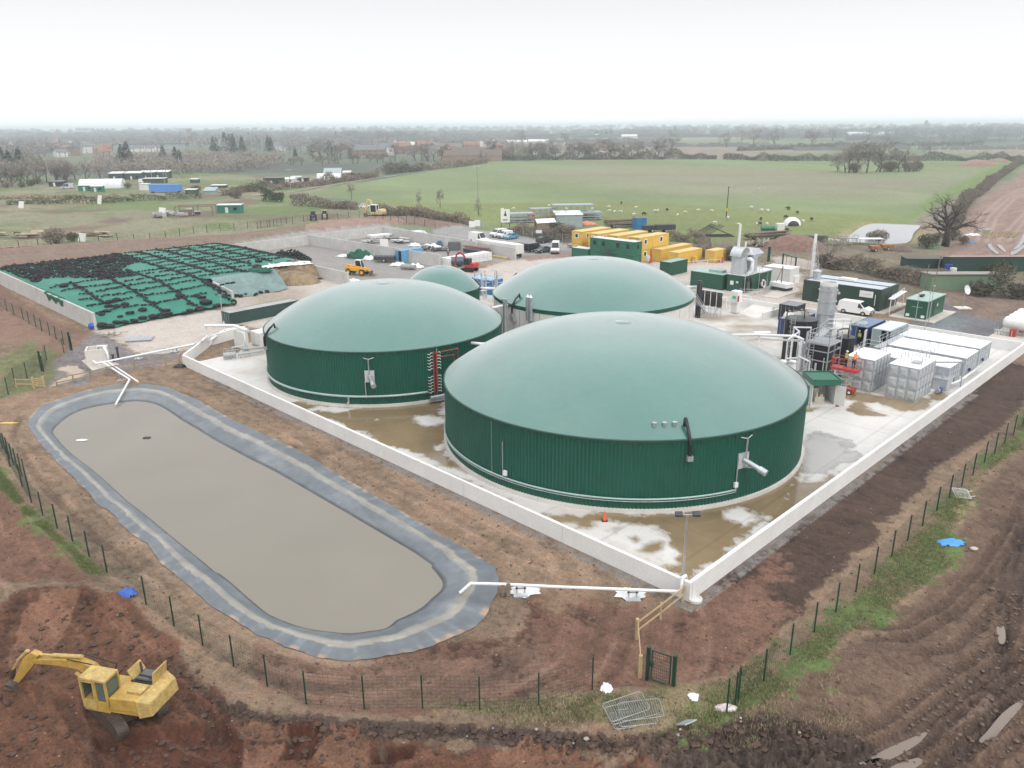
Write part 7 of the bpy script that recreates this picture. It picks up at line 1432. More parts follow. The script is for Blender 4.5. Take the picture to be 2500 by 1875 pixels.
def digger(label,loc,rz,body,boomm,s=1.,boom_pts=None,white_cab=False,cat='excavator'):
 t=T('mini_digger',label,cat,loc,rz); t.scale=(s,)*3
 for y in(-.85,.85):
  b=MB(); n=18; pr=[]
  for i in range(n): a=PI/2+PI*i/(n-1); pr.append((-1.05+.33*math.cos(a),.33+.33*math.sin(a)))
  for i in range(n): a=-PI/2+PI*i/(n-1); pr.append((1.05+.33*math.cos(a),.33+.33*math.sin(a)))
  b.ext(pr,y-.22,y+.22); b.out('track',rubber,t,rad(30))
 MB().bx(-.7,-.7,.35,.7,.7,.75).out('undercarriage',darkgrey,t)
 b=MB(); b.ext([(-1.5,.8),(.75,.8),(.75,1.25),(-.5,1.3),(-.7,1.75),(-1.45,1.7),(-1.6,1.3)],-.9,.9); b.out('body',body,t,bevel=.06)
 b=MB(); b.bx(-.45,.05,1.25,.75,.85,2.45); b.out('cab',glass,t)
 b=MB(); b.bx(-.5,.0,2.45,.82,.9,2.55)
 for x in(-.46,.78):
  for y in(.04,.87): b.beam((x,y,1.2),(x,y,2.5),.09,.09)
 b.out('cab_frame',white if white_cab else darkgrey,t)
 P_=boom_pts or [(.8,-.3,1.0),(1.5,-.3,2.9),(2.4,-.3,3.4),(3.2,-.3,2.9)]
 b=MB()
 for a,c in zip(P_,P_[1:]): b.beam(a,c,.26,.34)
 b.out('boom',boomm,t,bevel=.02)
 e=P_[-1]; b=MB(); b.beam(e,(e[0]+.5,e[1],.9),.2,.26); b.out('arm',boomm,t)
 b=MB(); b.ext([(e[0]+.5,1.0),(e[0]+.75,.5),(e[0]+.4,.05),(e[0]-.1,.15),(e[0]+.2,.6)],-.65,.05); b.out('bucket',mat('rust_steel',(.16,.10,.07),.7,.2,.3,3),t)
 b=MB(); b.tube((P_[0][0]+.3,P_[0][1],1.0),(P_[1][0]+.1,P_[1][1],P_[1][2]-.5),.07,6); b.tube((P_[1][0]+.2,P_[1][1],P_[1][2]+.25),(e[0]-.1,e[1],e[2]+.3),.06,6); b.out('hydraulic_ram',steel,t)
 return t
digger('red tracked excavator working beside the white wrapped blocks',(-8.4,158.8,0),rad(150),redp,redp,1.05)
# ===== fore =====
oldy=mat('old_yellow',(.45,.285,.06),.5,0,.2,1.6,0,.75,(.24,.165,.075),9)
oldy2=mat('old_yellow_dirty',(.46,.325,.11),.65,0,.25,2.2,0,.9,(.25,.18,.10),9)
trk=mat('track_steel',(.085,.062,.052),.6,.3,.3,4,.3,.5,(.12,.08,.06))
def excavator():
 gz=GH(*(-20.16,32.39,0)[:2])+.12
 o=(-19.49,32.48,.75); X0,Y0=o[0],o[1]
 t=T('old_excavator','old weathered yellow tracked excavator digging in red soil','excavator',(X0,Y0,gz-.05),0); t.scale=(.85,)*3
 MA=lambda a:(math.cos(a),math.sin(a))
 ta=math.atan2((-18.73,30.87,0)[1]-(-20.42,32.33,0)[1],(-18.73,30.87,0)[0]-(-20.42,32.33,0)[0])   # track heading
 ua=math.atan2((-20.26,31.54,2)[1]-(-16.92,30.71,2)[1],(-20.26,31.54,2)[0]-(-16.92,30.71,2)[0])
 U=Matrix.Rotation(ua,3,'Z'); K=Matrix.Rotation(ta,3,'Z')
 def tr(b,M): b.v=[tuple(M@Vector(v)) for v in b.v]; return b
 for s in(-1,1):
  b=MB(); pr=[];n=14
  for i in range(n+1): a=PI/2+PI*i/n; pr.append((-1.75+.48*math.cos(a),.50+.48*math.sin(a)))
  for i in range(n+1): a=-PI/2+PI*i/n; pr.append((1.75+.48*math.cos(a),.50+.48*math.sin(a)))
  b.ext(pr,s*1.15-.3,s*1.15+.3); tk=tr(b,K).out('track',trk,t,rad(30))
  b=MB()
  per=[]; L_=0; PP=pr+[pr[0]]
  for a,c in zip(PP,PP[1:]):
   d=math.hypot(c[0]-a[0],c[1]-a[1]); k=max(1,round(d/.17))
   for i in range(k): f=i/k; per.append((a[0]+(c[0]-a[0])*f,a[1]+(c[1]-a[1])*f,math.atan2(c[1]-a[1],c[0]-a[0])))
  for x,z,an in per: b.box((x,s*1.15,z),(.07,.64,.10),ry=-an)
  tr(b,K).out('grouser',trk,tk)
 tr(MB().bx(-1.3,-.9,.35,1.3,.9,.85),K).out('undercarriage',trk,t)
 tr(MB().cyl((0,0,.8),.8,.3,20),U).out('slew_ring',trk,t)
 H0=1.05
 def up(b): return tr(b,U)
 b=MB(); b.ext([(-2.6,H0+.25),(-2.2,H0),(1.4,H0),(1.4,H0+.3),(-.2,H0+.35),(-.2,H0+1.05),(-2.3,H0+1.1),(-2.75,H0+.85)],-1.35,1.35,lambda x,z:.0 if x>-2.2 else .12); up(b).out('house_body',oldy,t,bevel=.05)
 b=MB(); b.ext([(-2.85,H0+.15),(-2.1,H0+.02),(-2.0,H0+1.2),(-2.75,H0+1.0)],-1.42,1.42,lambda x,z:.25 if x<-2.4 else 0); up(b).out('counterweight',oldy2,t,bevel=.06)
 b=MB(); b.bx(-1.9,-1.3,H0+1.08,-.5,-.15,H0+1.14); up(b).out('engine_bay',mat('engine_black',(.02,.02,.021),.6),t)
 b=MB(); b.bx(-1.7,-1.0,H0+1.14,-.9,-.5,H0+1.4); b.path([(-1.6,-.4,H0+1.2),(-.8,-.35,H0+1.25)],.12,8); b.bx(-1.8,-1.2,H0+1.14,-1.6,-.3,H0+1.25); b.tube((-.7,-.9,H0+1.1),(-.7,-.9,H0+1.9),.07); up(b).out('engine',mat('engine_grey',(.10,.10,.105),.5,.3),t)
 up(MB().box((-2.05,-.75,H0+1.5),(.07,1.2,.85),ry=-.15)).out('open_bonnet',oldy2,t); up(MB().box((-.42,-.8,H0+1.4),(.07,1.1,.65),ry=.5)).out('open_bonnet',oldy2,t)
 b=MB(); b.bx(-1.9,.0,H0+1.10,-.95,.75,H0+1.22); up(b).out('access_cover',oldy2,t,bevel=.02)
 c0,c1,y0,y1=-.15,1.5,.35,1.38; z0,z1=H0+.25,H0+2.15
 b=MB(); b.bx(c0,y0,H0-.02,c1,y1,z0+.48)
 up(b).out('cab_lower',oldy,t,bevel=.03)
 b=MB(); b.bx(c0-.06,y0-.05,z1-.1,c1+.06,y1+.05,z1+.08); up(b).out('cab_roof',oldy2,t,bevel=.04)
 for x,y in((c0,y0),(c0,y1),(c1,y0),(c1,y1),(.55,y1)): up(MB().beam((x,y,z0+.4),(x,y,z1),.11,.11)).out('cab_pillar',oldy,t)
 b=MB(); b.bx(c0+.02,y0+.02,z0+.48,c0+.05,y1-.03,z1-.1); b.bx(c1-.05,y0+.02,z0+.48,c1-.02,y1-.03,z1-.1); b.bx(c0+.06,y0+.02,z0+.48,c1-.06,y0+.05,z1-.1); b.bx(c0+.06,y1-.05,z0+.48,.5,y1-.02,z1-.1); up(b).out('cab_window',mat('cab_glass',(.09,.12,.11),.08,0,.2,2),t)
 b=MB(); b.bx(.62,y1+.0,z0-.05,c1+.02,y1+.06,z0+.5); b.bx(.62,y1,z0+.5,.7,y1+.06,z1-.12); b.bx(c1-.06,y1,z0+.5,c1+.02,y1+.06,z1-.12); b.bx(.7,y1,z1-.2,c1-.06,y1+.06,z1-.12); up(b).out('cab_door',oldy2,t)
 b=MB(); b.bx(.3,.6,z0+.1,.9,1.1,z0+.55); b.bx(.25,.6,z0+.55,.4,1.1,z0+1.1); up(b).out('driver_seat',darkgrey,t)
 up0=up
 def up(b): b.v=[(v[0]*1.05,v[1],H0+.3+(v[2]-H0-.3)*(.80 if v[2]>H0+.3 else 1.15)) for v in b.v]; return up0(b)
 yb=-.25; bp=[(1.25,yb,H0+.5),(2.2,yb,H0+2.0),(3.3,yb,H0+2.35),(5.9,yb,H0+1.75)]
 b=MB()
 prof=[(1.0,H0+.15),(1.45,H0+.15),(2.0,H0+.9),(2.9,H0+1.65),(4.3,H0+1.65),(5.9,H0+1.42),(6.0,H0+1.75),(4.2,H0+2.2),(3.0,H0+2.42),(1.9,H0+2.1),(1.0,H0+.7)]
 b.ext(prof,yb-.24,yb+.24); bo=up(b).out('boom',oldy,t,bevel=.03)
 b=MB(); b.path([(2.6,yb,H0+2.62),(4.6,yb,H0+2.3)],.14,10); b.path([(4.6,yb,H0+2.3),(6.1,yb,H0+2.05)],.08,8); up(b).out('boom_ram',oldy2,bo)
 b=MB(); b.path([(1.6,yb+.36,H0+.3),(2.9,yb+.36,H0+1.5)],.12,8); b.path([(1.6,yb-.36,H0+.3),(2.9,yb-.36,H0+1.5)],.12,8); up(b).out('lift_ram',oldy2,bo)
 b=MB(); b.path([(1.1,yb-.3,H0+.8),(.9,yb-.6,H0+1.8),(1.7,yb-.35,H0+2.3),(2.6,yb-.3,H0+2.55),(4.2,yb-.3,H0+2.2)],.04,6); b.path([(1.1,yb+.3,H0+.8),(.8,yb+.2,H0+2.0),(1.8,yb+.3,H0+2.4),(3.4,yb+.28,H0+2.45)],.04,6); up(b).out('hydraulic_hose',blackp,bo,True)
 b=MB();
 for k,(w_) in enumerate((((0,.0),(.0,.34),(.12,.34),(.12,.1)),)): pass
 zl=H0+1.02; x0=2.28
 def st(x,z,w,h): b.bx(x,yb+.243,z,x+w,yb+.25,z+h)
 for dx,strokes in ((.0,((.12,0,.07,.34),(0,0,.12,.07),(0,.07,.06,.07))),(-.26,((0,.0,.18,.07),(0,.27,.18,.07),(.12,.07,.07,.2)))):
  for s_ in strokes:
   sx=s_[0] if dx==0 else .0+s_[0]; b.bx(x0-dx-.0- s_[0]-s_[2]+.2,yb+.243,zl+s_[1]+.12*0,x0-dx-s_[0]+.2,yb+.25,zl+s_[1]+s_[3])
 up(b).out('side_lettering',mat('black_letter',(.015,.015,.015),.5),bo)
 b=MB(); b.ext([(5.5,H0+2.2),(6.0,H0+2.35),(6.55,H0+1.8),(7.75,H0-.35),(7.5,H0-.55),(5.9,H0+1.35)],yb-.2,yb+.2); am=up(b).out('dipper_arm',oldy,t,bevel=.03)
 b=MB(); b.path([(6.35,yb,H0+2.3),(7.2,yb,H0+1.2)],.13,9); b.path([(7.2,yb,H0+1.2),(7.75,yb,H0+.3)],.07,7); up(b).out('bucket_ram',oldy2,am)
 b=MB(); b.beam((7.75,yb,H0+.3),(7.95,yb,H0-.35),.3,.12); up(b).out('bucket_link',trk,am)
 b=MB(); pr=[(7.4,H0-.35),(7.95,H0-.3),(8.0,H0-.9),(7.6,H0-1.45),(6.9,H0-1.65),(6.5,H0-1.35),(7.0,H0-1.2),(7.25,H0-.8)]
 b.ext(pr,yb-.62,yb+.62); bk=up(b).out('bucket',trk,t,bevel=.02)
 b=MB()
 for k in range(5): b.box((6.45,yb-.5+.25*k,H0-1.4),(.25,.08,.08))
 up(b).out('bucket_teeth',trk,bk)
 return t
excavator()
fpost=mat('fence_green',(.008,.045,.025),.45,0,.15,3)
gh=lambda p:GH(p[0],p[1])
def site_fence(label,pts,h=1.95,gap=2.6,wires=9,vw=.25,r=.0038,pw=.07):
 t=T('mesh_fence',label,'fence')
 P=[Vector((p[0],p[1],0)) for p in pts] if gap is None else resample([(p[0],p[1],0) for p in pts],gap)
 for a in P: z=gh(a); MB().bx(a.x-pw/2,a.y-pw/2,z-.3,a.x+pw/2,a.y+pw/2,z+h+.08).out('post',fpost,t)
 b=MB()
 for a,c in zip(P,P[1:]):
  za,zc=gh(a),gh(c); d=(c-a); n=max(2,round(d.length/vw))
  for k in range(wires+1): zz=.05+(h-.05)*k/wires; b.beam((a.x,a.y,za+zz),(c.x,c.y,zc+zz),r*2.2,r*2.2)
  for k in range(1,n): f=k/n; x,y=a.x+d.x*f,a.y+d.y*f; z=za+(zc-za)*f; b.beam((x,y,z+.04),(x,y,z+h),r*1.6,r*1.6)
 b.out('wire_mesh',mesh_dg,t); return t
fl=[(-47.08,66.74,0),(-43.92,63.05,0),(-40.41,58.92,0),(-37.96,55.99,0),(-35.84,53.82,0),(-33.63,51.79,0),(-31.43,49.79,0),(-29.16,47.66,0),(-26.98,45.69,0),(-22.56,41.64,0),(-20.08,39.69,0),(-17.7,37.85,0),(-15.34,36.05,0),(-13,34.36,0),(-10.62,33.03,0),(-7.58,32.62,0),(-4.63,32.61,0),(-1.74,32.51,0),(1.24,32.76,0),(4.06,33.81,0)]
site_fence('dark green mesh fence curving round the lagoon and digging',fl,gap=None)
site_fence('dark green mesh fence leaving the left edge towards the lagoon',[(-48.82,68.73,0),(-47.03,67.06,0),(-44.97,64.69,0),(-42.74,62.18,0),(-40.69,59.96,0),(-38.41,56.66,0)],gap=1.8)
fr=[(10.43,31.58,0),(11.27,32.54,0),(13.12,34.3,0),(15.21,36.4,0),(17.34,38.57,0),(19.44,40.67,0),(21.56,42.84,0),(23.59,44.82,0),(25.71,46.96,0),(27.85,49.15,0),(29.96,51.3,0),(32.16,53.54,0),(34.25,55.69,0),(36.39,57.8,0),(38.48,59.92,0),(40.74,62.22,0),(42.86,64.3,0),(45.12,66.61,0),(47.32,68.85,0),(49.44,70.89,0),(51.96,73.39,0),(55.37,76.84,0)]
site_fence('dark green mesh fence beside the strip of grass, running off to the right edge',fr[1:],gap=None)
site_fence('short pair of dark green fence posts with mesh beside the litter',[(10.43,31.58,0),(11,32.16,0),(11.31,32.7,0)],gap=None)
site_fence('dark green mesh fence along the brown strip by the silage wall',[(-85.1,128.4,0),(-81.7,124.7,0),(-78.7,121.6,0),(-75.1,118,0),(-72.8,115.6,0),(-70.5,113.4,0),(-68.4,111.2,0),(-65.88,108.72,0),(-63.75,106.52,0),(-60.96,103.37,0),(-58.23,100.39,0)],gap=None)
site_fence('few dark green posts beside the gravel turning area',[(-58.27,100.39,0),(-58.68,99.15,0),(-59.27,96.17,0),(-56.72,90.96,0)],gap=None)
site_fence('dark green mesh fence past the little timber gate at the left edge',[(-58.67,93.6,0),(-57.33,88.55,0),(-57.1,85.86,0),(-55.9,82.54,0),(-55.61,79.21,0)],gap=None)
site_fence('long dark mesh fence on the bank behind the silage',[(-126.6,185.6,0),(-122.8,189.4,0),(-116.3,194.4,0),(-108.5,199.1,0),(-101.9,205,0),(-92.9,213.2,0),(-82.6,225.8,0),(-67.9,241,0),(-73.8,231.7,0),(-64.3,247.4,0),(-54.9,253.4,0),(-52.3,257.6,0),(-48,252.9,0),(-38.9,242.9,0),(-27.9,231.4,0),(-21.3,223.5,0)],gap=4.4,wires=4,vw=1.2,r=.012,pw=.12)
for p,lb in (((-58.51,100.59,0),'thick green fence strainer post at the gravel edge'),((-57.11,91.28,0),'thick green strainer post nearest the little timber gate')):
 z=gh(p); b=MB(); b.bx(p[0]-.09,p[1]-.09,z,p[0]+.09,p[1]+.09,z+2.5); tag(b.out('strainer_post',fpost),lb,'post')
ga,gb=(7.03,34.49,0),(8.26,33.77,0); dd=Vector((gb[0]-ga[0],gb[1]-ga[1],0)); gl=dd.length
t=T('mesh_gate','dark green metal pedestrian gate between two square posts','gate',(ga[0],ga[1],gh(ga)),math.atan2(dd.y,dd.x))
for x in(0,gl): MB().bx(x-.09,-.09,-.1,x+.09,.09,2.05).out('gate_post',fpost,t)
b=MB()
for x in(.2,gl-.22): b.bx(x-.03,-.03,.12,x+.03,.03,1.95)
for z in(.12,1.9): b.bx(.23,-.03,z-.03,gl-.25,.03,z+.03)
lf=b.out('gate_frame',fpost,t); b=MB()
for k in range(8): b.bx(.23,-.008,.3+.2*k,gl-.25,.008,.312+.2*k)
for k in range(9): x=.23+(gl-.48)*(k+.5)/9; b.bx(x-.006,-.014,.15,x+.006,-.002,1.87)
b.out('gate_mesh',mesh_dg,lf); MB().bx(.1,-.09,.95,.3,.09,1.2).out('lock_box',fpost,lf)
def timber_fence(label,pts,h=1.15,nr=2,gap=2.,m=timber,corner=(),pw=.11):
 t=T('timber_fence',label,'fence'); P=resample([(p[0],p[1],0) for p in pts],gap)
 for i,a in enumerate(P): z=gh(a); w=pw*(1.7 if i in corner else 1); MB().bx(a.x-w/2,a.y-w/2,z-.2,a.x+w/2,a.y+w/2,z+h+(.12 if i in corner else 0)).out('post',m,t)
 for k in range(nr):
  zz=h-.1-k*(h*.45)
  for a,c in zip(P,P[1:]): MB().beam((a.x,a.y-.07,gh(a)+zz),(c.x,c.y-.07,gh(c)+zz),.05,.12).out('rail',m,t)
 return t
timber_fence('new pale timber rail from bund corner down to the green gate',[(10.44,41.8,0),(7.04,38.19,0),],1.2,2,2.2,corner=(2,3))
timber_fence('short pale timber rail leading to the green gate post',[(7.05,38.1,0),(6.68,34.76,0)],1.25,1,3.5,corner=(1,))
timber_fence('weathered timber post and rail fence above the far lagoon bank',[(-52.01,85.28,0),(-50.83,86.69,0),(-49.35,87.63,0),(-48.35,89.62,0),(-45.9,91.4,0),(-42.87,93.23,0),(-41.43,94.03,0)],1.1,2,2.6,mat('weathered_timber',(.30,.23,.14),.85,0,.2,2))
timber_fence('timber rails left of the little five barred gate',[(-56.33,84.82,0),(-54.19,84.49,0)],1.15,2,2.6)
ga=(-54.15,84.49,0); gb=(-53.17,84.84,0); t=T('timber_gate','small five barred timber gate at the lagoon path','gate',(ga[0],ga[1],gh(ga)),math.atan2(gb[1]-ga[1],gb[0]-ga[0])); gl=math.hypot(gb[0]-ga[0],gb[1]-ga[1])
for x in(0,gl): MB().bx(x-.1,-.1,0,x+.1,.1,1.35).out('gate_post',timber,t)
b=MB()
for k in range(5): b.bx(.12,-.03,.2+.22*k,gl-.12,.03,.3+.22*k)
b.beam((.15,.05,.2),(gl-.15,.05,1.15),.04,.09); b.out('gate_leaf',timber,t)
def barrier(label,p,rz,tilt=(0,0),h=0,L_=2.3,group=None,m=None):
 L_*=.88; m=m or mat('barrier_zinc',(.30,.33,.31),.45,.6,.15,2)
 t=T('crowd_barrier',label,'barrier',(p[0],p[1],gh(p)+.06+h),rz,group); t.rotation_euler=(tilt[0],tilt[1],rz); b=MB()
 b.path([(0,.1,0),(.1,0,0),(L_-.1,0,0),(L_,.1,0),(L_,1.0,0),(L_-.1,1.1,0),(.1,1.1,0),(0,1.0,0),(0,.1,0)],.021,6); b.out('frame',m or galv,t)
 b=MB();
 for k in range(1,19): x=L_*k/19; b.tube((x,.02,0),(x,1.08,0),.009,4)
 b.out('bars',m or galv,t)
 if h<.5:
  b=MB(); b.path([(.4,0,0),(.4,-.3,.1)],.02,5); b.path([(L_-.4,0,0),(L_-.4,-.3,.1)],.02,5); b.out('feet',m or galv,t)
 return t
p=(4.86,30.8,0)
for k,(dx,dy,rz,lb) in enumerate(((0,0,.18,'undermost grey crowd barrier in the pile below the green gate'),(.25,.1,.10,'second crowd barrier from the bottom of the pile'),(-.1,.25,.24,'crowd barrier in the middle of the pile below the gate'),(.35,.35,.05,'second crowd barrier from the top of the pile'),(-.15,.3,.3,'topmost crowd barrier in the pile below the gate'))): barrier(lb,(p[0]+dx,p[1]+dy),rz,(.05*k,-.03*k),.06*k,3.0 if k==2 else 2.4,'crowd barriers piled below the gate')
barrier('single pale mesh panel lying flat on grass by the right fence',(35.91,55.48,0),1.25,(0,0),0,2.0,None,white)
crumple('plastic_bag','white plastic bag on bare soil between fence and gate',(*(4.82,33.7,0)[:2],gh((4.82,33.7,0))),.6,.9,.18,whites,61,'litter',8); crumple('plastic_bag','pale rag snagged on grass right of the green gate',(*(9.06,32.71,0)[:2],gh((9.06,32.71,0))),.5,.6,.12,whites,62,'litter',6); crumple('plastic_bag','heap of white and pink plastic at the foot of a fence post',(*(10.48,31.91,0)[:2],gh((10.48,31.91,0))),1.1,.6,.2,mat('pinkish_plastic',(.6,.52,.5),.5,0,.2,4),63,'litter',9); crumple('blue_tarp','crumpled bright blue sheet on mud beyond the right fence',(*(30.72,48.75,0)[:2],gh((30.72,48.75,0))),1.9,.9,.3,mat('bright_blue_sheet',(.05,.28,.62),.4,0,.15,3),64,'sheet',10); crumple('blue_tarp','small blue sheet in the soil by the left fence',(*(-24,42.35,0)[:2],gh((-24,42.35,0))),1.2,.8,.4,mat('deep_blue_sheet',(.03,.10,.42),.4,0,.15,3),65,'sheet',8)
crumple('plastic_bag','white scrap floating near the far end of the lagoon',(*(-41.12,69.68,0)[:2],-.29),1.1,.5,.04,whites,66,'litter',6); crumple('plastic_bag','dark scrap floating in the lagoon',(*(-35.15,70.19,0)[:2],-.29),.7,.5,.08,blackp,67,'litter',6); crumple('yellow_hose','yellow strap lying on the track left of the lagoon',(*(-50.48,73.67,0)[:2],gh((-50.48,73.67,0))),1.8,.3,.1,yel,68,'litter',6)
crumple('black_sheet','black sheet bunched at the angled bund corner',(*(-40.98,92.91,0)[:2],gh((-40.98,92.91,0))),1.6,1.0,.4,blackp,69,'sheet',8)
b=MB(); p=(-51.9,106.21,0); b.box((p[0],p[1],.1),(3.4,2.2,.15),rz=.2)
for k in range(7): b.box((p[0]-1.5+.5*k,p[1],.2),(.12,2.1,.05),rz=.2)
tag(b.out('mesh_pallet',steel),'grey mesh panel lying on the silage yard','panel'); b=MB(); p=(-56.13,108.24,0); r=random.Random(8)
for k in range(9): b.box((p[0]+r.uniform(-1.3,1.3),p[1]+r.uniform(-.8,.8),.12+.05*k),(r.uniform(1,2.2),.14,.05),rz=r.random()*3)
tag(b.out('broken_pallet',timber_old),'broken timber pallet pieces on the silage yard','pallet')
t=T('blue_barrel','blue plastic sheet bundle at the foot of the long silage wall','bundle',(-61.5,112,0)); MB().ell((0,0,.55),(.5,.4,.5),14,8).out('bundle',mat('deep_blue_sheet',(.03,.10,.42),.4),t,True)
b=MB(); p=(31.8,47.85,0); z=gh(p); b.ell((p[0],p[1],z+.05),(.3,.22,.12),8,5); tag(b.out('pale_stone',mat('pale_stone',(.45,.42,.36),.9,0,.15,3,.3),None,True),'pale stone on mud below the crumpled blue sheet','stone')
b=MB(); p=(8.23,30.69,0); z=gh(p); b.box((p[0],p[1],z+.2),(.7,.05,.9),rx=.9,rz=.5); tag(b.out('grey_board',steel),'grey board sticking out of grass right of the barrier pile','board')
def scatter(name,label,n,area,s0,s1,m,seed,flat=.7,kind=True,cond=None):
 r=random.Random(seed); b=MB(); x0,x1,y0,y1=area; k=0; tries=0
 base=[(0,0,1),(.9,0,.3),(.28,.86,.3),(-.73,.53,.35),(-.73,-.53,.3),(.28,-.86,.35),(.5,.4,-.4),(-.5,.4,-.4),(0,-.6,-.4)]
 fs=[(0,1,2),(0,2,3),(0,3,4),(0,4,5),(0,5,1),(1,6,2),(2,7,3),(3,7,4),(4,8,5),(5,8,1),(2,6,7),(1,8,6),(4,7,8)]
 while k<n and tries<n*30:
  tries+=1; x=r.uniform(x0,x1); y=r.uniform(y0,y1)
  if cond and not cond(x,y,r): continue
  s=s0+(s1-s0)*r.random()**3; a=r.random()*6; c,sn=math.cos(a),math.sin(a); z=gh((x,y))+s*.15
  b.add([(x+s*(p[0]*c-p[1]*sn)*r.uniform(.75,1.25),y+s*(p[0]*sn+p[1]*c)*r.uniform(.75,1.25),z+s*p[2]*flat) for p in base],fs); k+=1
 o=stuff(b.out(name,m)); o['label']=label; return o
def on_soil(x,y,r):
 l,rr=to_lr(x,y)
 if l>-.5 and rr>-.5: return False
 return not inpoly(LG_OUT,x,y)
scatter('stones','small pale stones scattered over the soil',1100,(-48,44,26,88),.02,.075,mat('stone_pale',(.27,.21,.165),.9,0,.3,2),71,cond=on_soil)
scatter('soil_clods','dark clods along the edge of the dug soil',1500,(-28,24,29,41),.05,.24,mat('clod_brown',(.075,.046,.034),.95,0,.4,2,.5),72,cond=lambda x,y,r:inpoly(LIPROUGH,x,y) or (inpoly(EXDARK,x,y) and r.random()<.18))
scatter('soil_clods','brown clods thrown up beside the wheel ruts',700,(16,44,26,60),.05,.17,mat('clod_tan',(.13,.088,.065),.95,0,.4,2,.5),73,cond=lambda x,y,r:min(float(sdl(tk,np.array([x]),np.array([y]))[0][0]) for tk in TRACKS[:4])<1.3)
scatter('rubble','broken pale rubble at the lip of the dug ground',16,(-4,22,30,37),.06,.16,mat('rubble_pale',(.36,.31,.27),.9,0,.2,3),74,cond=lambda x,y,r:inpoly(LIPROUGH,x,y))
scatter('soil_clods','small brown clods strewn over the bare soil',4200,(-46,44,27,82),.03,.11,mat('clod_soil',(.10,.066,.047),.95,0,.5,2,.5),75,cond=on_soil)
def grass(name,label,n,polys,h0,h1,cols,seed,cond=None,area=None):
 r=random.Random(seed); bs=[MB() for _ in cols]
 xs=[p[0] for po in polys for p in po]; ys=[p[1] for po in polys for p in po]; k=0; tr_=0
 N1=lambda x,y:float(fbm(np.array([x]),np.array([y]),.45,3,91)[0])
 while k<n and tr_<n*30:
  tr_+=1; x=r.uniform(min(xs),max(xs)); y=r.uniform(min(ys),max(ys))
  if not any(inpoly(po,x,y) for po in polys): continue
  if N1(x,y)<r.uniform(-.22,.1): continue
  if math.hypot(x,y)>90: continue
  z=gh((x,y)); b=bs[r.randrange(len(cols))]
  for j in range(7):
   a=r.random()*6.28; w=.018; h=r.uniform(h0,h1); x1=x+r.gauss(0,.12); y1=y+r.gauss(0,.12); ln=r.uniform(.1,.8)*h
   b.add([(x1-w*math.sin(a),y1+w*math.cos(a),z-.02),(x1+w*math.sin(a),y1-w*math.cos(a),z-.02),(x1+ln*math.cos(a),y1+ln*math.sin(a),z+h)],[(0,1,2)])
  k+=1
 for b,c in zip(bs,cols): o=stuff(b.out(name,c)); o['label']=label
gcols=[mat('grass_green',(.115,.165,.05),.8,0,.3,3),mat('grass_olive',(.17,.185,.075),.8,0,.3,3),mat('grass_straw',(.33,.28,.16),.85,0,.25,3)]
grass('grass_tufts','short green grass along the right fence',9000,[GR_R],.03,.12,gcols,81)
grass('grass_tufts','patchy grass along the left fence',3500,[GR_L],.03,.13,gcols[:2],82)
grass('grass_tufts','ragged grass below the near fence',1300,[GR_B],.05,.22,gcols,83)
grass('dry_weeds','dry straw coloured weeds on the rough ground',600,[[(13.86,33.79),(16.71,34.78),(17.87,32.17),(15.65,29.89),(12.59,29.91),(10.26,28.88),(9.53,29.94)],[(-1.15,32.75),(3.58,32.7),(3.8,31.42),(-1.12,31.24)]],.06,.25,[gcols[2],mat('grass_brown',(.16,.12,.075),.9,0,.3,3)],84)
# ===== far =====
bark=mat('bark_grey',(.12,.10,.085),.95,0,.25,1.5); twig=mat('twig_brown',(.25,.215,.185),.95,0,.25,.3); twig2=mat('twig_grey',(.245,.225,.20),.95,0,.25,.3); ever=mat('evergreen',(.045,.068,.05),.9,0,.35,.4); hedgem=mat('hedge_brown',(.18,.145,.11),.95,0,.3,.35); hedgeg=mat('hedge_olive',(.095,.10,.058),.95,0,.35,.35); ivy=mat('ivy_green',(.035,.055,.028),.9,0,.35,.5)
def zt(x,y): return GH(x,y)
def branches(b,tw,r,p,d,L_,rad_,depth,maxd,spread=.75,droop=0.,twn=4,twl=.7,tww=.03,seg=3,ns=4):
 pts=[p]; rs=[rad_]; q_=p
 dd=d.copy()
 for i in range(seg):
  dd=(dd+Vector((r.gauss(0,.16),r.gauss(0,.16),r.gauss(0,.10)-droop))).normalized(); q_=q_+dd*L_/seg; pts.append(q_); rs.append(rad_*(1-.45*(i+1)/seg))
 b.path(pts,rs,ns if rad_>.05 else 3,cap=False)
 if depth>=maxd-1:
  for _ in range(twn):
   i=r.randrange(1,len(pts)); o=pts[i]; v=(dd+Vector((r.gauss(0,.8),r.gauss(0,.8),r.gauss(0,.6)))).normalized()*twl*r.uniform(.5,1.3); s=v.orthogonal().normalized()*tww
   tw.add([o-s,o+s,o+v],[(0,1,2)])
 if depth<maxd:
  n=r.choice((2,3,3)) if depth else r.choice((4,5))
  for k in range(n):
   i=r.choice((2,3,3)) if depth else r.choice((1,2,3,3)); i=min(i,len(pts)-1)
   v=(dd*(1.0)+Vector((r.gauss(0,1),r.gauss(0,1),r.gauss(.12,.6)))*spread).normalized()
   branches(b,tw,r,pts[i],v,L_*r.uniform(.6,.85),max(rs[i]*r.uniform(.5,.72),.008),depth+1,maxd,spread,droop,twn,twl,tww,seg,ns)
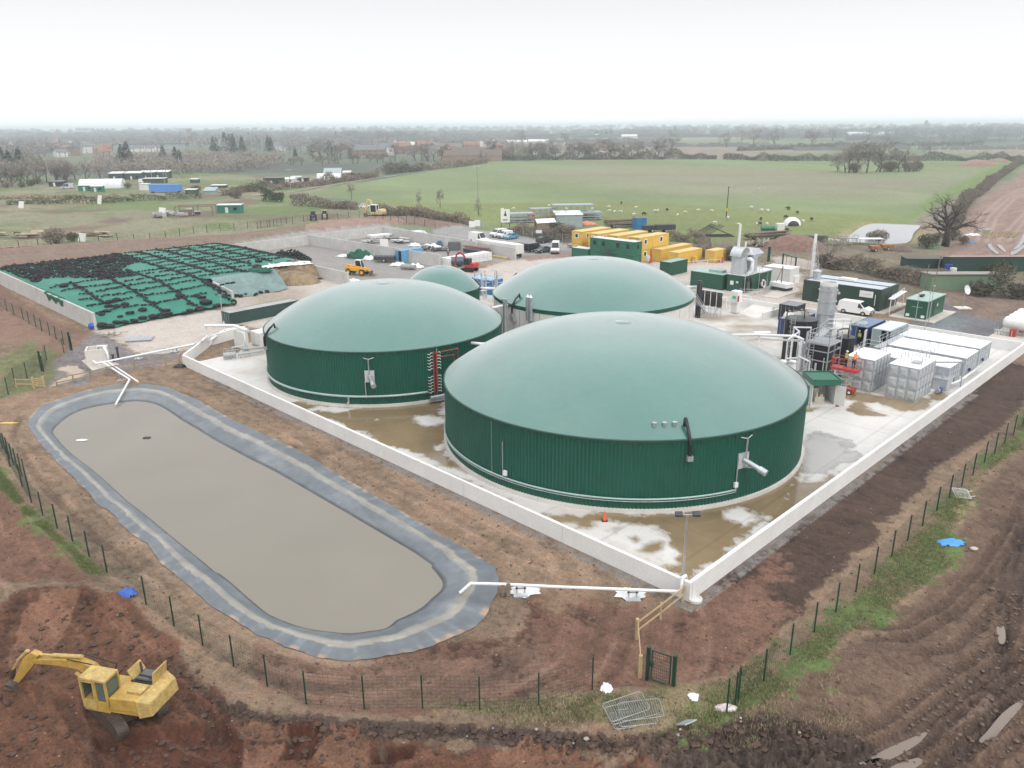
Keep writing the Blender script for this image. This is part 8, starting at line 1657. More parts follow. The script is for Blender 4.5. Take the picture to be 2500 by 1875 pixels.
def bare_proto(seed,maxd=4,twn=5,tm=twig,twl=.9,tww=.05,name='bare_tree',H_=3.2):
 r=random.Random(seed); b=MB(); tw=MB(); branches(b,tw,r,Vector((0,0,-.2)),Vector((0,0,1)),H_,.28,0,maxd,.8,.0,twn,twl,tww)
 vs=[v for v in b.v if v[2]>3.2]
 for _ in range(520):
  v=Vector(r.choice(vs))+Vector((r.gauss(0,.35),r.gauss(0,.35),r.gauss(0,.35))); d=Vector((r.gauss(0,1),r.gauss(0,1),r.gauss(.4,.8))).normalized()*r.uniform(.3,.9); s=d.orthogonal().normalized()*.035; tw.add([v-s,v+s,v+d],[(0,1,2)])
 t=T(name,'','tree',(0,0,0)); b.out('trunk',bark,t,True); tw.out('crown',tm,t); return t
def height(t): return max(v.co.z for c in t.children for v in c.data.vertices)
def con_proto(seed,w=.28,m=ever):
 r=random.Random(seed); b=MB(); t=T('conifer_tree','','tree'); MB().path([(0,0,-.2),(0,0,9.5)],[.22,.03],5).out('trunk',bark,t)
 for _ in range(900):
  z=10*(1-r.random()**.6*.93); rr=(10-z)*w*r.uniform(.3,1.05)+.1; a=r.random()*6.28; c=Vector((rr*math.cos(a),rr*math.sin(a),z)); d=Vector((math.cos(a),math.sin(a),-.5+r.gauss(0,.3)))*r.uniform(.4,.9); s=Vector((-math.sin(a),math.cos(a),r.gauss(0,.3)))*.22; b.add([c-s,c+s,c+d],[(0,1,2)])
 b.out('crown',m,t); return t
def bush_proto(seed,m,name='bush',n=900):
 r=random.Random(seed); b=MB(); t=T(name,'','bush')
 k=MB();
 for _ in range(9): a=r.random()*6.28; k.path([(0,0,-.1),(.5*math.cos(a),.5*math.sin(a),1.1),(1.0*math.cos(a),1.0*math.sin(a),r.uniform(1.5,2.2))],[.07,.04,.015],4)
 k.out('trunk',bark,t)
 for _ in range(n):
  d=Vector((r.gauss(0,1),r.gauss(0,1),r.gauss(.1,.8))).normalized()*r.random()**.4; c=Vector((d.x*1.5,d.y*1.5,1.15+d.z*1.15)); v=Vector((r.gauss(0,1),r.gauss(0,1),r.gauss(0,1))).normalized()*r.uniform(.15,.45); s=v.orthogonal().normalized()*.07; b.add([c-s,c+s,c+v],[(0,1,2)])
 b.out('crown',m,t); return t
_B=[bare_proto(s,4,5,(twig,twig2,twig)[i]) for i,s in enumerate((3,8,14))]; _BH=[height(t) for t in _B]
_C=[con_proto(5),con_proto(6,.36)]; _U=[bush_proto(1,hedgem),bush_proto(2,hedgeg)]
used_=set()
def put(protos,i,p,h,label,group,base=None,sx=1.):
 t=protos[i%len(protos)]; hb=_BH[i%len(_BH)] if protos is _B else (10 if protos is _C else 2.3); s=h/hb; rz=R.random()*6.28; loc=(p[0],p[1],zt(p[0],p[1]))
 if id(t) not in used_:
  used_.add(id(t)); t.location=loc; t.rotation_euler=(0,0,rz); t.scale=(s*sx,s*sx,s); t['label']=label; t['group']=group; return t
 return dup(t,loc,rz,label,group,(s*sx,s*sx,s))
def along(pts,n,jit=1.):
 P=[Vector(p[:2]) for p in pts]; L_=[(c-a).length for a,c in zip(P,P[1:])]; tot=sum(L_); o=[]
 for k in range(n):
  s=tot*(k+R.uniform(.2,.8))/n
  for a,c,l in zip(P,P[1:],L_):
   if s<=l: v=a.lerp(c,s/l); o.append((v.x+R.gauss(0,jit),v.y+R.gauss(0,jit))); break
   s-=l
 return o
def hedge(label,pts,h,w,m=hedgem,dens=1.,size=.5,name='hedge',gap=0.):
 P=[Vector((p[0],p[1])) for p in pts]; b=MB(); r=random.Random(int(abs(P[0].x)*10)+7)
 for a,c in zip(P,P[1:]):
  L_=(c-a).length; d=(c-a)/max(L_,.01); n=Vector((-d.y,d.x)); N_=int(L_*w*h*dens/(size*size)*5)
  k=max(1,int(L_/6)); prof=[1+.35*r.gauss(0,1) for _ in range(k+2)]
  for _ in range(N_):
   u=r.random()
   if gap and math.sin(u*L_*.21+a.x)>1-gap: continue
   hh=h*max(.35,prof[int(u*k)]*(1-u*k%1)+prof[int(u*k)+1]*(u*k%1)) if True else h
   p=a+d*L_*u+n*w/2*r.uniform(-1,1); z=zt(p.x,p.y) if L_>30 else 0.; z=hh*r.random()**.7+z
   v=Vector((r.gauss(0,1),r.gauss(0,1),r.gauss(.3,1))).normalized()*size*r.uniform(.5,1.2); s=v.orthogonal().normalized()*size*.22; o=Vector((p.x,p.y,z)); b.add([o-s,o+s,o+v],[(0,1,2)])
  m_=max(1,int(L_/1.5))
  for i in range(m_):
   p=a+d*L_*(i+.5)/m_; z=zt(p.x,p.y); b.path([(p.x,p.y,z-.1),(p.x+r.gauss(0,.2),p.y+r.gauss(0,.2),z+h*.8)],[size*.12,.02],3,cap=False)
 return tag(b.out(name,m),label,'hedge')
def wood(label,poly,n,h0,h1,m,size,seed=1,tri=70,asp=.42):
 r=random.Random(seed); b=MB(); xs=[p[0] for p in poly]; ys=[p[1] for p in poly]; k=0; tr_=0
 while k<n and tr_<n*40:
  tr_+=1; x=r.uniform(min(xs),max(xs)); y=r.uniform(min(ys),max(ys))
  if not inpoly(poly,x,y): continue
  h=r.uniform(h0,h1); z=zt(x,y); k+=1; sz=size*r.uniform(.7,1.2)
  b.path([(x,y,z-.5),(x,y,z+h*.6)],[h*.03,h*.012],3,cap=False)
  for _ in range(tri):
   d=Vector((r.gauss(0,1),r.gauss(0,1),r.gauss(0,1))).normalized()*r.random()**.45; o=Vector((x+d.x*h*asp,y+d.y*h*asp,z+h*.56+d.z*h*.44)); v=Vector((r.gauss(0,1),r.gauss(0,1),r.gauss(.5,1))).normalized()*sz; s=v.orthogonal().normalized()*sz*.13; b.add([o-s,o+s,o+v],[(0,1,2)])
 o=stuff(b.out('woodland',m)); o['label']=label; return o
def oak():
 p=(103.7,188.3,0); r=random.Random(12); b=MB(); tw=MB()
 base=Vector((0,0,-.2)); b.path([base,(.1,.1,2.2),(.25,.1,4.2)],[.95,.75,.7],10)
 for (dx,dz,L_,s) in ((-.75,.75,3.6,1),(-.35,1,4.2,2),(.1,1,4.4,3),(.5,.9,4.2,4),(.95,.55,4.0,5),(-1.1,.30,3.6,6),(1.25,.28,4.6,7),(-.55,.8,3.4,8)):
  branches(b,tw,r,Vector((.2,.1,r.uniform(3.0,4.4))),Vector((dx,r.gauss(0,.45),dz)).normalized(),L_,.42,1,5,.72,.01,5,.8,.022,4,5)
 t=T('oak_tree','big old bare oak with twisted limbs standing by the pond','tree',p); b.out('trunk',mat('oak_bark',(.050,.043,.034),.95,0,.3,2),t,True); tw.out('crown',mat('oak_twig',(.10,.082,.064),.95,0,.25,1),t); return t
oak()
hedge('tall brown hedge below the plant edge, left of the green cabins',[(63.5,159.6,0),(66.9,157.1,0),(69.3,154.9,0),(70.9,149.9,0),(72.5,144,0),(74.8,141.4,0),(79.9,143.1,0)],3.0,2.2,hedgem,1.6,.5)
hedge('dark bramble hedge at the right edge below the green sheds',[(79.3,133.2,0),(80.9,131,0),(83.8,130.4,0),(86.4,129.3,0),(89.6,130.2,0)],4.2,4.,mat('bramble_dark',(.085,.075,.053),.95,0,.35,.5),1.1,.6)
hedge('brown hedge behind the car park mesh fence',[(-1,219.7,0),(2.1,214,0),(6.3,209.4,0),(9.5,204.1,0),(12.6,201,0),(16.1,199.9,0)],2.4,2.4,hedgem,1.5,.5)
hedge('dark ivy hedge behind the parked cars',[(10.2,207.2,0),(12.9,203.7,0),(16.2,201.9,0)],2.8,2.2,ivy,1.5,.5)
hedge('brown hedge behind the yellow stores',[(40.3,201.6,0),(44.1,197.5,0),(47.7,194.6,0),(42.8,173,0),(46.5,172.2,0),(48.8,170.1,0)],2.2,2.4,hedgem,1.5,.5)
hedge('thick brown hedge along the bank beyond the clamp walls',[(-43.9,268.5,0),(-36.5,262.5,0),(-29.8,255.2,0),(-23.2,245.1,0),(-16.1,235.6,0),(-11.6,231.1,0)],3.2,3.4,hedgem,1.1,.7)
hedge('low patchy hedge between rough land and the green field',[(-82.4,302.1,0),(-75.4,297.1,0),(-69.5,294.4,0),(-61.5,285.3,0),(-53.9,280.7,0)],2.8,3.,hedgem,1.,.8)
hedge('dark green clipped bush by the field track',[(-98.6,320.4,0),(-94.4,319.1,0),(-90.1,318.7,0)],4.,4.,ivy,1.,.8)
hedge('long hedge beside the pale farm track',[(-124.7,348,0),(-120.5,366.7,0),(-108.9,383.2,0),(-97,405,0),(-87,445,0),(-76,469,0)],3.4,3.6,hedgem,.7,1.1)
hedge('thick hedge continuing along the top of the green field, near part',[(-77,499,0),(-69,523,0),(-59,539,0)],5.,6.,mat('hedge_grey',(.115,.108,.08),.95,0,.3,.2),.6,1.4)
hedge('thin hedge running on to the brown barns',[(-59,539,0),(-48,565,0),(-37,583,0),(-18,652,0)],4.,4.,hedgem,.5,1.4)
hedge('long dark hedge along the far edge of the big green field',[(-26,687,0),(45,697,0),(115,695,0),(174,690,0)],5.2,5.,mat('hedge_dark',(.125,.118,.10),.95,0,.3,.15),.8,1.4)
hedge('far hedge continuing behind the field clump to the right',[(179,685,0),(212,650,0),(280,640,0),(345,629,0),(400,620,0)],4.6,5.,MATS['hedge_dark'],.8,1.4)
hedge('second far hedge above the pale sheep pasture',[(249,899,0),(321,942,0),(400,1006,0),(488,1046,0),(612,1060,0)],5.,5.,MATS['hedge_dark'],.5,2.)
hedge('tall hedge running diagonally beside the ploughed field',[(425,661,0),(338,544,0),(249,415,0),(203.7,346.9,0),(171.3,300.4,0),(152.9,271.2,0),(124.6,223.2,0)],3.2,3.4,mat('hedge_umber',(.13,.105,.08),.95,0,.3,.3),.9,.9)
hedge('rough hedge line across the rough land before the blue trailer',[(-194.8,310.4,0),(-186.2,314.6,0),(-173.6,313.7,0),(-163.4,315.5,0),(-153.8,324.9,0),(-142.4,332.1,0),(-130.5,339.6,0)],1.8,4.,hedgeg,.6,.8)
hedge('scrubby hedge below the left sheds',[(-125.1,360.5,0),(-119,366.6,0),(-112.8,372.9,0)],3.,4.,hedgeg,.6,1.)
for v in ((97.9,185.4,0),(106.9,198.1,0),(110.6,197.9,0),(109.6,191.2,0),(92.8,203.5,0),(93.2,199.9,0),(47.3,170.2,0),(63.8,159.5,0),(65.4,158.3,0),(89.5,146.6,0),(94.6,150.4,0)): put(_U,R.randrange(2),v,R.uniform(2.,3.6),'brown leafless bush on rough ground near the pond','bushes round the pond')
for v in ((-140.9,361.8,0),(-118.2,341.6,0),(-113.2,332.6,0),(-195,402,0),(-186.6,393.8,0),(-253,433,0),(-246,415,0),(-246,407,0),(-254,408,0),(-114.6,206.8,0),(-116.4,202.2,0)): put(_U,R.randrange(2),v,R.uniform(2.,4.5),'scrubby bush among the sheds on the rough land','bushes on the rough land')
for v in ((-64.3,325.1,0),(-33.1,293.6,0),(-10.7,261.2,0),(-25.6,289.6,0)): put(_B,R.randrange(3),v,7,'thin young tree standing alone in the near green field','young field trees',sx=.55)
put(_B,0,(64.2,158.4,0),7.5,'bare tree at the end of the brown hedge by the dark green cabin','hedge tree')
put(_B,1,(47.5,170.2,0),5,'small bare tree behind the flared exhaust hood','hedge tree by stack')
for v,h in (((201,499,0),14),((201,482,0),22),((206,484,0),22),((212,483,0),21),((224,493,0),23),((220,489,0),18),((235,491,0),17),((239,491,0),19),((246,496,0),14),((201,487,0),18)): put(_B,R.randrange(3),v,h*.86,'bare tree in the clump standing in the middle of the field','trees in the field clump')
for v in ((230,495,0),(232,495,0),(248,496,0),(241,491,0),(205,484,0)): put(_U,0,v,6,'dense bush at the foot of the field clump','bushes in the field clump')
put(_B,1,(416,808,0),16,'lone spreading bare tree in the far sheep pasture','lone pasture tree',sx=1.35)
put(_B,2,(379,1030,0),22,'rounded bare tree behind the far hedge left of the clump','hedge tree left of clump',sx=1.1)
put(_B,0,(539,1373,0),20,'bare tree on the skyline side above the field clump','tree above clump')
put(_B,0,(306,1030,0),26,'tall bare tree by the brown far field','tree by brown field')
ROW=along([(-10,716,0),(36,727,0),(88,718,0),(147,721,0)],34,5)
for v in ROW: put(_B,R.randrange(3),v,R.uniform(11,20),'bare tree in the long row behind the far field hedge','trees behind the far hedge',sx=R.uniform(.8,1.2))
for v in along([(-96,686,0),(-74,695,0),(-49,691,0)],9,5): put(_B,R.randrange(3),v,R.uniform(11,19),'bare tree between the new houses and the brown barns','trees by the houses')
for v in along([(-189,779,0),(-171,771,0),(-148,778,0)],10,8): put(_B,R.randrange(3),v,R.uniform(13,22),'bare tree in front of the new brick houses','trees before the houses')
for v in ((-170,630,0),(-168,630,0),(-162,633,0),(-151,641,0),(-148,641,0),(-144,646,0),(-140,646,0),(-137,649,0),(-125,647,0),(-122,651,0),(-113,656,0),(-108,662,0),(-104,665,0),(-99,669,0)): put(_B,R.randrange(3),v,R.uniform(6,9),'small bare hedgerow tree across the middle green field','hedgerow trees in the middle field',sx=1.3)
for v,h in (((535,3149,0),22),((534,2678,0),26),((234,2224,0),18),((257,2212,0),16),((270,2205,0),18),((431,2247,0),16),((18,743,0),14),((70,734,0),13),((-349,1648,0),20),((-296,1003,0),20),((-292,1002,0),18),((-204,776,0),10)): put(_C,R.randrange(2),v,h,'dark conifer standing out among bare trees in the distance','distant conifers')
for v,h in (((-271,570,0),18),((-267,570,0),20),((-267,629,0),16),((-257,627,0),15),((-246,608,0),13)): put(_C,1,v,h,'dark rounded conifer in the brown wood behind the sheds','conifers in the brown wood')
for v,h in (((-360,994,0),20),((-352,983,0),18),((-344,990,0),24),((-338,989,0),22),((-330,978,0),22),((-319,976,0),20)): put(_C,0,v,h,'dark pointed conifer in the stand left of the village','stand of pointed conifers')
for v in ((-261,416,0),(-256,416,0),(-254,420,0),(-247,415,0),(-254,433,0),(-283,455,0),(-283,465,0),(-278,464,0),(-264,453,0),(-262,408,0),(-289,455,0)): put(_B,R.randrange(3),v,R.uniform(11,17),'bare tree in the dark wood at the left edge','trees at the left edge')
for v in ((-312,501,0),(-307,500,0),(-312,519,0),(-317,501,0)): put(_C,1,v,R.uniform(15,19),'dark evergreen rising behind the left edge wood','evergreens at the left edge')
for v in along([(-257,452,0),(-250,451,0),(-245,456,0)],12,6): put(_B,R.randrange(3),v,R.uniform(10,14),'bare tree in the rounded copse beyond the polytunnel','copse beyond the polytunnel')
for v in ((595,1365,0),(360,1117,0),(634,2047,0),(692,1893,0),(1549,3647,0),(1014,2275,0),(411,2573,0),(492,2708,0),(525,2335,0),(612,2441,0),(665,2406,0),(396,1405,0),(277,1048,0),(179,920,0),(88,1273,0),(19,1254,0)): put(_B,R.randrange(3),v,R.uniform(18,26),'big bare tree in the hazy far fields','trees in the hazy far fields',sx=1.1)
put(_C,1,(1722,3421,0),38,'large dark evergreen on the hazy right skyline','dark skyline evergreen',sx=1.6)
wm=mat('wood_brown',(.26,.225,.20),.95,0,.25,.02); wg=mat('wood_grey',(.23,.22,.215),.95,0,.25,.02); wd=mat('wood_dark',(.17,.175,.175),.95,0,.3,.01)
wood('brown winter wood stretching behind the sheds',[(-274,521),(-317,617),(-326,699),(-303,744),(-222,731),(-188,678),(-165,564),(-184,524),(-208,507),(-231,492),(-241,471)],420,6,10,wm,1.9,1)
wood('grey wood and gardens behind the left field',[(-508,777),(-478,830),(-442,767),(-427,651)],90,10,17,wg,2.4,2)
wood('bare trees among the village houses, left part',[(-564,845),(-1496,2256),(-1421,2665),(-872,2014),(-488,1123),(-496,978),(-479,846)],380,9,15,wg,3.,3)
wood('hazy trees along the far side of the village',[(-1583,2388),(-2435,3678),(-805,2791),(-314,1082),(-314,902),(-488,1123),(-872,2014)],460,13,22,wg,4.,4,60)
wood('grey trees round the new houses',[(-311,940),(-697,2120),(-422,2201),(-117,1875),(-5,1677),(-4,1344),(-93,1211),(-241,1252),(-204,812),(-256,791)],360,11,19,wg,3.,5)
wood('dark shelter belt behind the village',[(-370,1819),(-206,1755),(-175,1551),(-215,1600),(-332,1642)],90,16,22,wd,3.4,6,70)
wood('mixed trees behind the long far hedge',[(-14,749),(-15,1012),(119,980),(91,744)],60,9,14,wg,2.2,7)
wood('hazy woodland on the right horizon',[(884,2040),(1394,2954),(1971,3093),(744,1161),(671,1231),(593,1210),(635,1410)],420,14,24,wd,4.,8,60)
wood('hazy hedgerow trees across the middle distance',[(101,2059),(211,2705),(665,2249),(480,1622),(372,1927),(237,2223)],160,12,20,wd,3.6,9,60)
wood('distant trees right of centre',[(402,1499),(776,2900),(1245,3104),(884,2040),(684,1606),(517,1523)],170,13,22,wd,4.,10,60)
wood('faint trees before the horizon',[(-2600,2500),(2900,2500),(3400,3300),(-3000,3300)],520,10,18,wd,6.5,11,46,.6)
wood('faint wooded skyline',[(-4600,3700),(5000,3700),(6000,5600),(-5600,5600)],900,11,19,wd,11.,12,42,.8)
def far_hedges():
 r=random.Random(3); b=MB()
 for y in (900,1080,1250,1420,1650,1900,2200,2600,3100,3700):
  x=-y*.75
  while x<y*.8:
   L_=r.uniform(90,320)*(y/1200)**.6; a=r.gauss(0,.12);
   if r.random()<.7 and not (y<1300 and x<0):
    n=int(L_/(y*.004));
    for i in range(n):
     px_,py_=x+L_*i/n,y+L_*i/n*a+r.gauss(0,2); z=zt(px_,py_); h=y*.0035*r.uniform(.7,1.4); w=y*.006; b.add([(px_-w,py_,z-.5),(px_+w,py_,z-.5),(px_+w*r.uniform(.4,1),py_+1,z+h),(px_-w*r.uniform(.4,1),py_+1,z+h*r.uniform(.7,1.2))],[(0,1,2,3)])
   x+=L_*r.uniform(.9,1.5)
 o=stuff(b.out('far_hedgerows',wd)); o['label']='hedgerows dividing the hazy far fields'
far_hedges()
brick=mat('far_brick',(.27,.185,.155),.9,0,.15,.2); rend=mat('far_render',(.62,.60,.57),.85,0,.08,.3); slate=mat('far_slate',(.16,.165,.175),.8,0,.12,.2); tile=mat('far_tile',(.24,.14,.105),.85,0,.15,.2)
def house(label,p,w,d,h,wm_,rm,rz=0,group=None,wins=3,pitch=.75,name='house',cat='house',chim=True):
 t=T(name,label,cat,(p[0],p[1],zt(p[0],p[1])-.3),rz,group); k=d/2*pitch
 b=MB(); b.v=[]; b.ext([(0,0),(d,0),(d,h),(d/2,h+k),(0,h)],0,w); b.v=[(y-w/2,x-d/2,z) for x,y,z in b.v]; b.f=[f[::-1] for f in b.f]; b.out('wall',wm_,t)
 b=MB(); e=.35
 for s in(-1,1): b.add([(-w/2-e,s*(d/2+e),h-.15),(w/2+e,s*(d/2+e),h-.15),(w/2+e,0,h+k+.12),(-w/2-e,0,h+k+.12)],[(0,1,2,3)])
 rf=b.out('roof',rm,t)
 if chim: MB().bx(w*.28,-.4,h+k-.8,w*.28+.9,.4,h+k+1.1).out('chimney',brick,rf)
 if wins:
  for i in range(wins):
   for z in ((.9,3.3) if h>4 else (1.,)):
    x=-w/2+w*(i+.5)/wins; MB().bx(x-.55,-d/2-.05,z,x+.55,-d/2-.005,z+1.25).out('window',glass,t)
 return t
K=[('red brick terrace with long grey roof in the new estate',(-147,841,0),38,9,6,brick,slate,.0,6),('white rendered house with steep grey roof in the new estate',(-132,859,0),19,10,8,rend,slate,.05,3),('red brick gabled house right of the white rendered one',(-119,893,0),22,11,8,brick,tile,.6,3),('long white flat block behind the brick gable',(-139,1107,0),22,10,5,rend,rend,.1,4),('brick house with orange gable among bare trees',(-111,1061,0),22,11,7,brick,tile,.5,3),('brick house at the left end of the new estate',(-159,864,0),14,10,6,brick,slate,.8,2),('brick house behind the barns',(-48,995,0),20,10,7,brick,tile,.3,3),('white gabled house among trees at the far hedge',(85,775,0),14,10,6,rend,tile,.5,2),('white cottage seen through the row of bare trees',(25,786,0),9,8,5,rend,slate,.2,2),('white house with twin gables left of the village',(-504,980,0),15,11,8,rend,slate,.7,2),('small white gabled house by the left field',(-473,861,0),11,8,5,rend,slate,.9,2),('white house at the very left of the village',(-478,772,0),14,9,6,rend,slate,.3,3),('low white house in the left middle distance',(-296,1051,0),14,9,6,rend,slate,.6,2)]
for lb,p,w,d,h,wm_,rm,rz,wn in K: house(lb,p,w,d,h,wm_,rm,rz,None,wn)
for lb,p,w in (('left white wing of the glass fronted school',(-465,1016,0),24),('right white wing of the glass fronted school',(-454,1023,0),22),('small white end of the glass fronted school',(-444,1035,0),12)): house(lb,p,w,10,5,rend,slate,.1,None,3)
t=T('school_hall','long low glass fronted hall behind white wings','building',(*(-517,1158,0)[:2],0),.05); MB().bx(-60,-8,0,60,8,7).out('wall',greyc,t); MB().bx(-62,-9,7,62,9,7.8).out('roof',slate,t)
t=T('church_tower','square church tower with battlements on the hazy skyline','church',(*(-769,1974,0)[:2],0),.3); MB().bx(-5,-5,0,5,5,24).out('tower_wall',mat('far_stone',(.26,.23,.20),.9,0,.1,.1),t); b=MB()
for s in(-1,1):
 for k in (-4,0,4): b.bx(k-1.2,s*4.9-.5,24,k+1.2,s*4.9+.5,26); b.bx(s*4.9-.5,k-1.2 if k else -1.2,24,s*4.9+.5,k+1.2 if k else 1.2,25.95)
b.out('battlements',MATS['far_stone'],t)
for lb,p,w,h,rz in (('long dark roofed brick barn nearest the big field',(-36,689,0),40,5,.05),('long brown barn behind the first barn',(-25,724,0),55,6,.02),('short red brick barn end beside the hedge',(-16,685,0),16,5,.1)): house(lb,p,w,14,h,brick,mat('barn_roof',(.15,.115,.10),.9,0,.2,.1),rz,None,0,.6,'barn','barn',False)
for lb,p,w,h in (('big white farm shed on the right skyline',(1257,3091,0),75,10),('long low pale glasshouses under the right skyline',(937,2125,0),150,4),('pale roofed shed right of the glasshouses',(1035,2191,0),40,4),('white bungalow on the far right slope',(627,1975,0),22,5),('long white shed in the centre distance',(260,1796,0),34,6),('small white farmhouse in the centre distance',(195,1914,0),22,6),('white roofed shed behind the bare trees',(44,1286,0),32,5),('pale low sheds left of centre',(6,1298,0),40,4),('white cottage on the hazy right hillside',(1645,3320,0),16,6),('tiny white farm below the centre skyline',(641,4716,0),30,6)): house(lb,p,w,14,h,rend,roofsheet,R.gauss(0,.15),None,0,.4,'farm_shed','shed',False)
VH=[(-729,1179,0),(-658,1082,0),(-703,1173,0),(-618,1049,0),(-639,1103,0),(-706,1236,0),(-601,1069,0),(-641,1159,0),(-580,1065,0),(-618,1153,0),(-559,1060,0),(-489,977,0),(-532,1079,0),(-859,1422,0),(-897,1522,0),(-837,1459,0),(-802,1449,0),(-801,1494,0),(-720,1384,0),(-667,1370,0),(-571,1202,0),(-488,1182,0),(-532,1332,0),(-575,933,0),(-533,889,0),(-543,927,0),(-476,896,0),(-432,870,0),(-348,1554,0),(-295,1389,0),(-274,1382,0),(-228,1368,0),(-226,1462,0),(-201,1405,0),(-94,1030,0),(-80,1002,0),(-71,953,0),(-47,1199,0),(-35,1310,0),(-17,1264,0),(-10,1346,0),(-22,1306,0),(-12,1189,0),(-213,1058,0),(-109,962,0),(-78,821,0),(-67,803,0),(-56,771,0),(-14,941,0),(-21,1066,0)]
for i,v in enumerate(VH):
 k=i%4; house(('red brick village house with tiled roof among the trees','white rendered village house among the trees','brick village house with grey slate roof','brown village house with tiled roof')[k],v,R.uniform(10,16),9,R.uniform(5,6),(brick,rend,brick,mat('far_buff',(.34,.27,.21),.9,0,.1,.2))[k],(tile,slate,slate,tile)[k],R.uniform(0,3.1),('brick and tile village houses','white village houses','brick and slate village houses','brown village houses')[k],2)
b=MB(); p=(113,1307,0)
for k in range(7): b.beam((p[0]-34+k*11,p[1],0),(p[0]-34+k*11,p[1],3+2.6*k),.7,.7)
b.beam((p[0]-36,p[1],2.5),(p[0]+34,p[1],19),1.,1.); b.beam((p[0]-36,p[1]+6,1.),(p[0]+34,p[1]+6,15),1.,1.); tag(b.out('steel_frame_building',mat('far_green_steel',(.16,.26,.24),.7)),'sloping green steel frame standing beyond the bare trees','frame')
def pole(label,p,h,lean=0,arm=True,band=True,m=None,r_=.17):
 t=T('utility_pole',label,'pole',(p[0],p[1],zt(p[0],p[1]))); MB().path([(0,0,-.3),(lean,0,h)],[r_,r_*.7],7).out('post',m or mat('tarred_pole',(.05,.045,.04),.9,0,.2,1),t,rad(40))
 if arm: b=MB(); b.beam((lean-1.,0,h-.1),(lean+1.,0,h-.1),.12,.12); b.out('crossarm',steel,t); b=MB(); [b.cyl((lean+x,0,h),.09,.3,6) for x in(-.9,0,.9)]; b.out('insulator',offw,t)
 if band: MB().cyl((.0,0,1.8),r_*1.15,.9,8).out('warning_band',yel,t)
pole('dark telegraph pole with crossarm among the sheep',(68.5,253.9,0),9.6,.15); pole('thin grey pole with small crossarm right of the dark pole',(77.1,253.4,0),8.8,.2,True,False,steel,.13)
gp=mat('grey_pole',(.30,.28,.25),.9,0,.15,1)
for lb,p,h,l,a in (('leaning pale pole by the left dark sheds',(-244,430,0),23,-2.2,False),('pale pole behind the green sheds',(-193,455,0),16,-.5,False),('short pole in front of the green sheds',(-195,441,0),9,-.3,False),('thin pole left of the conifer pair',(-262,554,0),7,-.4,False),('pole standing behind the blue trailer',(-179,419,0),7,-.3,False),('thin pole right of the green sheds',(-198,488,0),12,-.3,False),('pole beside the pale farm track',(-99,363.6,0),10,-.2,True),('pole in the middle of the distant green field',(-140,594,0),8,0,True),('pole with crossarm in the big green field',(-12.5,309.4,0),13.5,-.3,True),('pole by the dark green shed on the farm track',(-86,500,0),8,0,False)): pole(lb,p,h,l,a,False,gp,.2)
def shed(label,p,w,d,h,m,rm,rz=0,mono=.3,door=True,name='shed',cat='shed',k=.58):
 w*=k; d*=min(1,k*1.25); h*=.6+.4*(k>.8)+.12*(k<.8); mono*=min(1,k*1.2)
 t=T(name,label,cat,(p[0],p[1],zt(p[0],p[1])-.1),rz); b=MB(); b.ext([(0,0),(d,0),(d,h+mono),(0,h)],0,w); b.v=[(y-w/2,x,z) for x,y,z in b.v]; b.f=[f[::-1] for f in b.f]; b.out('wall',m,t)
 b=MB(); b.add([(-w/2-.2,-.25,h-.02),(w/2+.2,-.25,h-.02),(w/2+.2,d+.2,h+mono+.06),(-w/2-.2,d+.2,h+mono+.06),(-w/2-.2,-.25,h+.1),(w/2+.2,-.25,h+.1),(w/2+.2,d+.2,h+mono+.18),(-w/2-.2,d+.2,h+mono+.18)],[(3,2,1,0),(4,5,6,7),(0,1,5,4),(1,2,6,5),(2,3,7,6),(3,0,4,7)]); b.out('roof',rm,t)
 if door: MB().bx(-w*.1-.5,-.06,.1,-w*.1+.5,-.005,2.0).out('door',offw if m is not white else darkgrey,t); MB().bx(w*.18,-.06,1.,w*.18+1.2,-.005,1.9).out('window',glass,t)
 return t
hg_=mat('hut_green',(.03,.17,.12),.6,0,.15,.4); dks=mat('shed_black',(.045,.045,.05),.8,0,.2,.5); dgs=mat('shed_dark_green',(.05,.075,.06),.7,0,.2,.4)
shed('dark low shed left of the silver van',(-230,409,0),12,6,3.4,dks,slate); shed('teal green shed in front of the white polytunnel, left half',(-199.4,378.9,0),12,4,3.6,hg_,roofsheet); shed('teal green shed in front of the white polytunnel, right half',(-192.8,375.6,0),9,4,3.6,hg_,roofsheet)
van('silver van beside the dark low shed',(-217.5,396.6,0),rad(200),mat('van_silver',(.42,.45,.5),.35,.2,.05,1),6.,2.2,2.6)
def tunnel(label,p,w,d,h,rz):
 t=T('polytunnel',label,'polytunnel',(p[0],p[1],zt(p[0],p[1])),rz); b=MB(); n=12; pr=[(w/2*math.cos(PI*i/n),h*math.sin(PI*i/n)) for i in range(n+1)]; b.ext(pr,0,d); b.out('cover',mat('tunnel_white',(.66,.67,.68),.5,0,.08,.4),t,rad(30)); MB().bx(-1,-.06,0,1,-.01,h*.75).out('doorway',darkgrey,t)
 b=MB()
 for k in range(7): b.path([(w/2*1.005*math.cos(PI*i/n),d*k/6,h*1.005*math.sin(PI*i/n)) for i in range(n+1)],.05,4)
 b.out('hoop',steel,t)
tunnel('large white polytunnel behind the teal green sheds',(-212.3,399.9,0),8,20,4.4,rad(-82)); tunnel('long white polytunnel beside the farm track',(-107,449,0),6,13,3.4,rad(-84))
container('box_trailer','bright blue box trailer on the rough land','trailer',(*(-164.4,367.1,0)[:2],.6),rad(2),14,2.5,3.1,m=mat('trailer_blue',(.09,.25,.62),.5,0,.08,.5),roof=mat('trailer_roof',(.3,.45,.7),.5),doors='x0')
b=MB()
